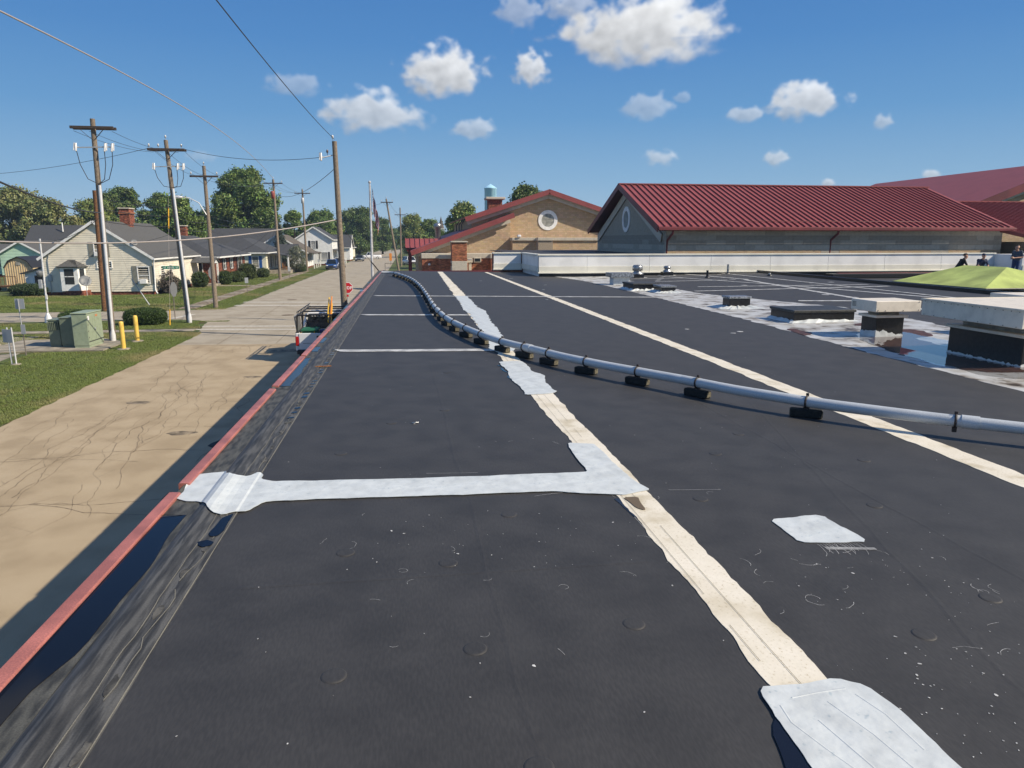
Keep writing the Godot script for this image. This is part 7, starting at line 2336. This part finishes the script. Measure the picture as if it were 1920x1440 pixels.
func build_people() -> void:
	# standing man, facing left, looking at a phone held in both hands
	var p := thing("person", "standing person in slate shirt and dark blue jeans looking at a phone", "person", Vector3(31.1, 3.05, -33.0))
	var fw := Vector3(-0.95, 0, 0.3).normalized()
	var rt := fw.cross(Vector3.UP).normalized()
	var hp := Vector3(0, 0.93, 0)
	var ch := Vector3(0, 1.35, 0) - fw * 0.02
	var hc := Vector3(0, 1.64, 0) + fw * 0.06
	var skin := head_bones(hc, (fw + Vector3(0, -0.35, 0)).normalized())
	var sh := []
	var lg := []
	for s in [-1.0, 1.0]:
		var so = ch + rt * s * 0.19 + Vector3(0, 0.08, 0)
		var el = so + Vector3(0, -0.27, 0) + rt * s * 0.06 - fw * 0.02
		var wr = Vector3(0, 1.12, 0) + fw * 0.34 + rt * s * 0.06
		sh.append([so, so.lerp(el, 0.75), 0.065, 0.055])
		skin.append([so.lerp(el, 0.6), el, 0.045, 0.043]); skin.append([el, wr, 0.042, 0.029])
		hand(skin, wr, (fw - rt * s * 0.25).normalized(), Vector3(0, 1, 0) * s, -rt * s)
		lg.append([hp + rt * s * 0.09, hp + rt * s * 0.11 + Vector3(0, -0.44, 0) + fw * 0.03, 0.1, 0.068])
		lg.append([hp + rt * s * 0.11 + Vector3(0, -0.44, 0) + fw * 0.03, rt * s * 0.12 + Vector3(0, 0.1, 0) - fw * 0.02, 0.068, 0.055])
		lg.append([rt * s * 0.12 + Vector3(0, 0.05, 0) - fw * 0.06, rt * s * 0.13 + Vector3(0, 0.035, 0) + fw * 0.15, 0.045, 0.036])
	for s in [-1.0, 1.0]:
		sh.append([hp + rt * s * 0.07 + Vector3(0, 0.05, 0), ch + rt * s * 0.08, 0.115, 0.12])
		sh.append([ch + rt * s * 0.08, ch + rt * s * 0.17 + Vector3(0, 0.09, 0), 0.11, 0.065])
	sh.append([ch, ch + Vector3(0, 0.13, 0), 0.11, 0.075])
	lg.append([hp + Vector3(0, 0.04, 0) - rt * 0.06, hp + Vector3(0, 0.04, 0) + rt * 0.06, 0.118, 0.118])
	var body := skin.duplicate(); body.append([ch + Vector3(0, 0.1, 0), hc - Vector3(0, 0.12, 0), 0.06, 0.055]); body.append([hp, ch, 0.09, 0.09])
	part("body", figure_mesh(body, 0.016, 0.012), M.skin, p)
	part("shirt", figure_mesh(sh, 0.02), M.cloth_slate, p)
	part("jeans", figure_mesh(lg, 0.02), M.denim, p)
	part("hair", figure_mesh([[hc + Vector3(0, 0.06, 0) - fw * 0.035, hc + Vector3(0, 0.055, 0) + fw * 0.005, 0.083, 0.078], [hc + Vector3(0, 0.01, 0) - fw * 0.055, hc + Vector3(0, -0.04, 0) - fw * 0.05, 0.07, 0.05]], 0.016), M.hair_dark, p)
	face(p, hc, (fw + Vector3(0, -0.35, 0)).normalized())
	var ph := thing("phone", "dark phone held in both hands of the standing person", "phone", Vector3(31.1, 3.05, -33.0) + Vector3(0, 1.16, 0) + fw * 0.45)
	part("slab", box(Vector3.ZERO, Vector3(0.15, 0.075, 0.012), 0.003, Basis(Vector3.UP, 0.3) * Basis(Vector3.RIGHT, -0.9)), M.black_plastic, ph)
	# two crouching workers behind the canopy
	crouch("crouching person in black shirt and backward cap behind the lime canopy", Vector3(29.15, 3.05, -34.5), Vector3(0.9, 0, 0.3), M.cloth_black, M.cloth_black, 0.3)
	crouch("crouching person in navy shirt and cap facing the camera behind canopy", Vector3(30.2, 3.05, -34.3), Vector3(-0.25, 0, 1.0), M.cloth_navy, M.cloth_navy, -0.2)
	var rl := thing("membrane_roll", "white roll of roofing membrane lying between the crouching workers", "roll", Vector3(29.6, 3.05, -34.0), 10.0)
	var st := S(); tube(st, [Vector3(-0.45, 0.5, 0), Vector3(0.45, 0.5, 0)], 0.16, 14)
	part("roll", st, M.roll_white, rl)
	part("stand", span(-0.4, 0.4, 0.0, 0.36, -0.15, 0.15, 0.02), M.black_plastic, rl)

func face(p: Node, c: Vector3, fw: Vector3) -> void:
	var rt := fw.cross(Vector3.UP).normalized()
	var st := S()
	for s in [-1.0, 1.0]: bx(st, c + fw * 0.096 + rt * s * 0.033 + Vector3(0, 0.012, 0), Vector3(0.02, 0.012, 0.02), 0.004)
	part("eyes", st, M.hair_dark, p)

func crouch(label: String, at: Vector3, dir: Vector3, sm: Material, cap: Material, lean: float) -> void:
	var p := thing("person", label, "person", at)
	var fw := dir.normalized()
	var rt := fw.cross(Vector3.UP).normalized()
	var hp := Vector3(0, 0.5, 0) - fw * 0.1
	var ch := Vector3(0, 0.92, 0) + fw * 0.12
	var hc := Vector3(0, 1.2, 0) + fw * 0.24
	var skin := head_bones(hc, (fw + Vector3(0, -0.4, 0)).normalized())
	var sh := []
	var lg := []
	for s in [-1.0, 1.0]:
		var so = ch + rt * s * 0.19 + Vector3(0, 0.06, 0)
		var el = so + Vector3(0, -0.25, 0) + rt * s * 0.07 + fw * 0.12
		var wr = el + Vector3(0, -0.14, 0) + fw * 0.2 - rt * s * 0.08
		sh.append([so, el, 0.065, 0.05])
		skin.append([el, wr, 0.042, 0.029])
		hand(skin, wr, (fw + Vector3(0, -0.5, 0)).normalized(), rt * s, Vector3(0, -1, 0))
		var kn = hp + fw * 0.42 + rt * s * 0.16 + Vector3(0, 0.04, 0)
		var an = Vector3(0, 0.1, 0) + fw * 0.12 + rt * s * 0.14
		lg.append([hp + rt * s * 0.09, kn, 0.1, 0.07]); lg.append([kn, an, 0.07, 0.05])
		lg.append([an - Vector3(0, 0.05, 0) - fw * 0.05, an + fw * 0.17 - Vector3(0, 0.065, 0), 0.045, 0.035])
		sh.append([hp + rt * s * 0.07 + Vector3(0, 0.05, 0), ch + rt * s * 0.08, 0.115, 0.12])
		sh.append([ch + rt * s * 0.08, so, 0.11, 0.065])
	sh.append([ch, ch + Vector3(0, 0.1, 0) + fw * 0.06, 0.11, 0.08])
	lg.append([hp - rt * 0.06, hp + rt * 0.06, 0.12, 0.12])
	skin.append([ch + Vector3(0, 0.08, 0) + fw * 0.05, hc - Vector3(0, 0.12, 0) - fw * 0.02, 0.06, 0.055])
	skin.append([hp, ch, 0.09, 0.09])
	part("body", figure_mesh(skin, 0.018, 0.012), M.skin, p)
	part("shirt", figure_mesh(sh, 0.022), sm, p)
	part("trousers", figure_mesh(lg, 0.022), M.cloth_navy, p)
	var cp := figure_mesh([[hc + Vector3(0, 0.06, 0) - fw * 0.03, hc + Vector3(0, 0.06, 0) + fw * 0.01, 0.088, 0.085], [hc + Vector3(0, 0.045, 0) + fw * (0.09 if lean < 0 else -0.1), hc + Vector3(0, 0.035, 0) + fw * (0.15 if lean < 0 else -0.16), 0.02, 0.016]], 0.016)
	part("cap", cp, cap, p)
	face(p, hc, (fw + Vector3(0, -0.4, 0)).normalized())

# ---------------------------------------------------------------- plants
var clump: ArrayMesh
var needle: ArrayMesh

func make_clump(n: int, leaf: float, sd: int) -> ArrayMesh:
	var r := RandomNumberGenerator.new()
	r.seed = sd
	var st := S()
	for i in n:
		var c := Vector3(r.randfn(), r.randfn(), r.randfn()) * 0.3
		var d := Vector3(r.randfn(), r.randfn() * 0.7, r.randfn()).normalized()
		var u := d.cross(Vector3(r.randfn(), r.randfn(), r.randfn())).normalized()
		var w := leaf * r.randf_range(0.7, 1.3)
		st.set_color(Color(1, 1, 1) * r.randf_range(0.8, 1.2))
		var a := c - d * w
		var b := c + u * w * 0.6
		var e := c + d * w
		var f := c - u * w * 0.6
		tri(st, a, b, e); tri(st, a, e, f)
	return mesh_of(st)

func scatter(n: String, m: ArrayMesh, xf: Array, cols: Array, mt: Material, parent: Node) -> MultiMeshInstance3D:
	var mm := MultiMesh.new()
	mm.transform_format = MultiMesh.TRANSFORM_3D
	mm.use_colors = true
	mm.mesh = m
	mm.instance_count = xf.size()
	for i in xf.size():
		mm.set_instance_transform(i, xf[i])
		mm.set_instance_color(i, cols[i])
	var o := MultiMeshInstance3D.new()
	o.name = n
	o.multimesh = mm
	o.material_override = mt
	parent.add_child(o, true)
	return o

func spin(r: RandomNumberGenerator, s: float) -> Basis:
	return Basis(Vector3(r.randfn(), r.randfn(), r.randfn()).normalized(), r.randf() * TAU).scaled(Vector3.ONE * s)

# crown built of lobes; leaf clumps through each lobe's outer half
func tree(label: String, at: Vector2, height: float, wide: float, bottom: float, col: Color, sd: int, count := 1500, cs := 1.0, group := "") -> void:
	var r := RandomNumberGenerator.new()
	r.seed = sd
	var t := thing("tree", label, "tree", Vector3(at.x, 0, at.y), 0.0, group)
	var st := S()
	var tr := height * 0.022 + 0.06
	var top := Vector3(r.randf_range(-0.3, 0.3), height * 0.72, r.randf_range(-0.3, 0.3))
	tube(st, [Vector3(0, -0.05, 0), Vector3(0, height * 0.12, 0), top * 0.6, top], [tr * 1.35, tr, tr * 0.7, tr * 0.25], 10)
	part("trunk", st, M.bark, t)
	var lobes := []
	var n := 15
	for i in n:
		var a := TAU * (i * 0.618)
		var f := (i + 0.5) / n
		var y := lerpf(bottom, height, f)
		var env := sin(PI * clampf((y - bottom) / (height - bottom) * 0.82 + 0.14, 0.0, 1.0))
		var rad := wide * env * r.randf_range(0.45, 0.72)
		var s := wide * r.randf_range(0.3, 0.46) * lerpf(1.0, 0.7, f)
		lobes.append([Vector3(cos(a) * rad, minf(y, height - s * 0.7), sin(a) * rad), Vector3(s, s * r.randf_range(0.62, 0.85), s)])
	for i in [1, 3, 4, 6, 8, 9]:
		st = S()
		var e: Vector3 = lobes[i][0]
		var b0 := top * clampf(e.y / height - 0.22, 0.16, 0.8)
		tube(st, [b0, b0.lerp(e, 0.5) + Vector3(0, 0.3, 0), e], [tr * 0.42, tr * 0.26, tr * 0.08], 6)
		part("limb", st, M.bark, t)
	var xf := []
	var cols := []
	for i in count:
		var lb: Array = lobes[r.randi() % n]
		var d := Vector3(r.randfn(), r.randfn(), r.randfn()).normalized()
		var q := pow(r.randf(), 0.45)
		var p: Vector3 = lb[0] + d * lb[1] * q * (1.0 + 0.16 * r.randfn())
		if p.y < bottom * 0.8: p.y = bottom * 0.8 + r.randf() * 0.5
		xf.append(Transform3D(spin(r, cs * r.randf_range(0.65, 1.25)), p))
		var v := r.randf_range(0.7, 1.3)
		var warm := r.randf_range(0.85, 1.25)
		cols.append(Color(col.r * v * warm, col.g * v, col.b * v))
	scatter("crown", clump, xf, cols, M.leaf, t).set_meta("kind", "stuff")

func conifer(label: String, at: Vector2, height: float, wide: float, col: Color, sd: int) -> void:
	var r := RandomNumberGenerator.new()
	r.seed = sd
	var t := thing("tree", label, "tree", Vector3(at.x, 0, at.y))
	var st := S()
	tube(st, [Vector3.ZERO, Vector3(0, height * 0.95, 0)], [0.16, 0.02], 8)
	part("trunk", st, M.bark, t)
	var xf := []
	var cols := []
	for i in 900:
		var f := sqrt(r.randf())
		var y := height * (1.0 - f * 0.94)
		var a := r.randf() * TAU
		var rad := wide * f * (0.75 + 0.25 * sin(y * 5.0 + a * 3.0)) * pow(r.randf(), 0.4)
		xf.append(Transform3D(spin(r, r.randf_range(0.4, 0.7)), Vector3(cos(a) * rad, y - rad * 0.2, sin(a) * rad)))
		var v := r.randf_range(0.7, 1.3)
		cols.append(Color(col.r * v, col.g * v, col.b * v))
	scatter("crown", clump, xf, cols, M.leaf, t).set_meta("kind", "stuff")

# clipped or loose shrub filling an ellipsoid
func bush(n: String, label: String, at: Vector3, s: Vector3, col: Color, sd: int, count := 700, cs := 0.22, box_like := 0.0, group := "") -> void:
	var r := RandomNumberGenerator.new()
	r.seed = sd
	var t := thing(n, label, "bush", at, 0.0, group)
	var st := S()
	for i in 4: tube(st, [Vector3(0.05 * i - 0.1, 0, 0), Vector3(s.x * 0.3 * cos(i * 1.6), s.y * 0.7, s.z * 0.3 * sin(i * 1.6))], [0.03, 0.012], 5)
	part("stem", st, M.bark, t)
	var xf := []
	var cols := []
	for i in count:
		var d := Vector3(r.randfn(), r.randfn(), r.randfn()).normalized()
		if box_like > 0.0:
			var m := maxf(maxf(absf(d.x), absf(d.y)), absf(d.z))
			d = d.lerp(d / m, box_like)
		var q := lerpf(0.75, 1.0, pow(r.randf(), 0.6)) if i % 5 else r.randf()
		var p := Vector3(0, s.y * 0.5, 0) + d * Vector3(s.x, s.y, s.z) * 0.5 * q * (1.0 + 0.03 * r.randfn())
		if p.y < 0.03: p.y = 0.03
		xf.append(Transform3D(spin(r, cs * r.randf_range(0.7, 1.3)), p))
		var v := r.randf_range(0.65, 1.3)
		cols.append(Color(col.r * v, col.g * v, col.b * v))
	scatter("foliage", clump, xf, cols, M.leaf, t).set_meta("kind", "stuff")

func build_plants() -> void:
	clump = make_clump(22, 0.17, 4)
	var dk := Color(0.1, 0.16, 0.035)
	var md := Color(0.125, 0.2, 0.042)
	var lt := Color(0.19, 0.25, 0.06)
	var ol := Color(0.19, 0.22, 0.075)
	var T := [
		["olive green tree leaning over the mint house at the left", -73.0, -150.0, 14.6, 8.2, 3.0, ol, 1700],
		["pale olive tree in front of the left tree line", -66.0, -146.0, 12.4, 6.5, 2.5, ol, 1400],
		["rounded mid green tree behind the grey roofed house", -62.0, -158.0, 12.8, 6.0, 2.0, lt, 1400],
		["tall dark green tree behind the cream house gable", -58.5, -163.0, 15.6, 6.4, 2.5, dk, 1700],
		["dark narrow tree right of the brown stub pole", -52.0, -166.0, 14.6, 4.2, 2.5, dk, 1100],
		["low yellowish tree behind the cream house chimney", -47.5, -160.0, 10.0, 5.0, 2.0, lt, 1100],
		["mid green tree between the brown stub pole and corner pole", -42.0, -158.0, 10.5, 4.8, 2.0, md, 1100],
		["mid green tree behind the street light pole", -37.0, -125.0, 11.6, 5.2, 2.0, md, 1500],
		["large spreading maple towering over the brick house", -31.9, -152.0, 18.4, 7.9, 4.0, md, 3200],
		["pointed green tree behind the brown roofed cottage", -26.0, -176.0, 11.4, 3.2, 2.0, md, 900],
		["broad green tree behind the white two storey house", -22.5, -200.0, 12.6, 6.6, 2.0, md, 1600],
		["large dark street tree shading the parked grey sedan", -15.2, -238.0, 14.8, 8.4, 2.2, dk, 2600],
		["smaller dark tree beside the leaning far pole", -8.5, -262.0, 12.2, 5.0, 1.8, dk, 1100],
		["feathery green tree right of the street", 1.6, -212.0, 11.8, 4.6, 1.6, lt, 1200],
		["rounded green tree left of the distant steeple", 6.8, -214.0, 10.6, 4.8, 1.6, md, 1200],
		["sunlit tree top rising behind the tan gabled block", 10.0, -128.0, 11.0, 3.9, 3.0, lt, 1300],
		["dark tree top peeping over the tan gable roof", 18.6, -112.0, 12.9, 3.6, 5.0, dk, 1100],
	]
	for i in T.size():
		var q: Array = T[i]
		tree(q[0], Vector2(q[1], q[2]), q[3], q[4], q[5], q[6], 100 + i, q[7], 1.0 + q[4] * 0.035)
	# distant belt closing the view
	var r := RandomNumberGenerator.new()
	r.seed = 66
	for i in 26:
		var x := -150.0 + i * 6.6 + r.randf_range(-2.0, 2.0)
		var z := -260.0 - r.randf() * 50.0
		if i > 20: z -= 90.0
		tree("tree in the distant belt closing the far end of village", Vector2(x, z), r.randf_range(8.0, 11.5), r.randf_range(4.5, 6.5), 0.8, [dk, md, ol][i % 3], 300 + i, 520, 1.7, "distant tree belt")
	for i in 7:
		tree("tree in the distant belt closing the far end of village", Vector2(-14.0 + i * 5.5, -400.0 - r.randf() * 40.0), r.randf_range(9.0, 12.5), 6.0, 0.8, [dk, md, lt][i % 3], 360 + i, 520, 1.7, "distant tree belt")
	conifer("blue grey spruce behind the porch of blue shuttered house", Vector2(-21.8, -131.0), 8.2, 2.3, Color(0.06, 0.085, 0.06), 9)
	# shrubs
	bush("clipped_hedge", "flat topped round clipped hedge beside the corner pole", Vector3(-15.95, 0, -46.2), Vector3(2.4, 0.98, 1.7), Color(0.045, 0.085, 0.012), 1, 2600, 0.16, 0.35)
	bush("clipped_hedge", "clipped hedge half hidden behind the green cabinets", Vector3(-19.6, 0, -45.6), Vector3(1.9, 0.92, 1.4), Color(0.045, 0.085, 0.012), 2, 1800, 0.16, 0.35)
	bush("shrub", "weedy low shrub at the lean-to of the cream house", Vector3(-34.6, 0, -71.5), Vector3(3.2, 1.1, 1.6), Color(0.05, 0.085, 0.03), 3, 900, 0.25)
	bush("shrub", "dark round shrub at the right corner of the cream house", Vector3(-22.9, 0, -74.3), Vector3(1.7, 1.5, 2.6), Color(0.03, 0.055, 0.012), 4, 900, 0.25)
	bush("shrub", "bare twiggy shrub before the side windows of cream house", Vector3(-22.6, 0, -72.6), Vector3(1.6, 2.1, 1.4), Color(0.12, 0.1, 0.08), 5, 160, 0.3)
	bush("shrub", "clipped bush beside the entry porch of the cream house", Vector3(-22.4, 0, -82.2), Vector3(1.6, 1.6, 2.0), Color(0.045, 0.075, 0.015), 6, 800, 0.25, 0.2)
	bush("shrub", "box bush past the entry porch of the cream house", Vector3(-20.9, 0, -86.8), Vector3(1.5, 1.5, 1.8), Color(0.05, 0.085, 0.015), 7, 800, 0.25, 0.2)
	bush("shrub", "large rounded bush before the brick house", Vector3(-20.6, 0, -97.5), Vector3(2.0, 2.0, 3.4), Color(0.06, 0.085, 0.018), 8, 1000, 0.3, 0.15)
	bush("shrub", "low spreading bush at the front of brick house", Vector3(-20.8, 0, -92.5), Vector3(1.8, 1.2, 4.0), Color(0.055, 0.085, 0.018), 10, 1000, 0.28, 0.2)
	bush("shrub", "small round bush at the corner of the brick house", Vector3(-19.6, 0, -102.5), Vector3(1.5, 1.2, 2.2), Color(0.055, 0.085, 0.018), 11, 700, 0.28, 0.2)
	bush("shrub", "dark hedge along the porch of blue shuttered house", Vector3(-16.9, 0, -119.5), Vector3(1.2, 1.2, 5.0), Color(0.04, 0.07, 0.015), 12, 900, 0.3, 0.3)
	bush("small_tree", "airy pale leaved ornamental tree before the blue shuttered porch", Vector3(-17.0, 0.5, -116.0), Vector3(2.8, 3.6, 2.8), Color(0.14, 0.16, 0.1), 13, 420, 0.32)
	bush("shrub", "low shrub by the parking bay edge", Vector3(-23.5, 0, -42.0), Vector3(1.4, 0.6, 1.2), Color(0.05, 0.07, 0.02), 14, 400, 0.2)
	# lawn
	var bl := S()
	r.seed = 12
	for k in 9:
		var a := r.randf() * TAU
		var o := Vector3(r.randf_range(-0.06, 0.06), 0, r.randf_range(-0.06, 0.06))
		var d := Vector3(cos(a), 0, sin(a))
		var h := r.randf_range(0.035, 0.075)
		bl.set_color(Color(1, 1, 1) * r.randf_range(0.8, 1.2))
		tri(bl, o - d.cross(Vector3.UP) * 0.008, o + d.cross(Vector3.UP) * 0.008, o + d * h * 0.7 + Vector3(0, h, 0))
	var bm := mesh_of(bl)
	var xf := []
	var cols := []
	nz.seed = 33
	nz.frequency = 0.12
	nz.fractal_octaves = 4
	for i in 120000:
		var x := 0.0
		var z := 0.0
		if i < 62000:
			x = -11.3 - pow(r.randf(), 1.3) * 16.0
			z = r.randf_range(-47.5, -19.0)
		elif i < 95000:
			x = -13.5 - r.randf() * 26.0
			z = r.randf_range(-72.0, -55.3)
		else:
			x = -13.5 - r.randf() * 9.5
			z = r.randf_range(-128.0, -72.0)
		if not is_lawn(x, z): continue
		var v := nz.get_noise_2d(x, z)
		var c := Color(0.14, 0.185, 0.035).lerp(Color(0.3, 0.25, 0.11), clampf(v * 2.2 - 0.25, 0.0, 0.75)) * r.randf_range(0.75, 1.25)
		xf.append(Transform3D(Basis(Vector3.UP, r.randf() * TAU).scaled(Vector3.ONE * r.randf_range(0.5, 1.0) * (1.0 if z > -50.0 else 1.4)), Vector3(x, 0.0, z)))
		cols.append(c)
	var gr := scatter("grass", bm, xf, cols, M.leaf, self)
	tag(gr, "short green lawn grass with dry patches along the street", "grass", "", "stuff")
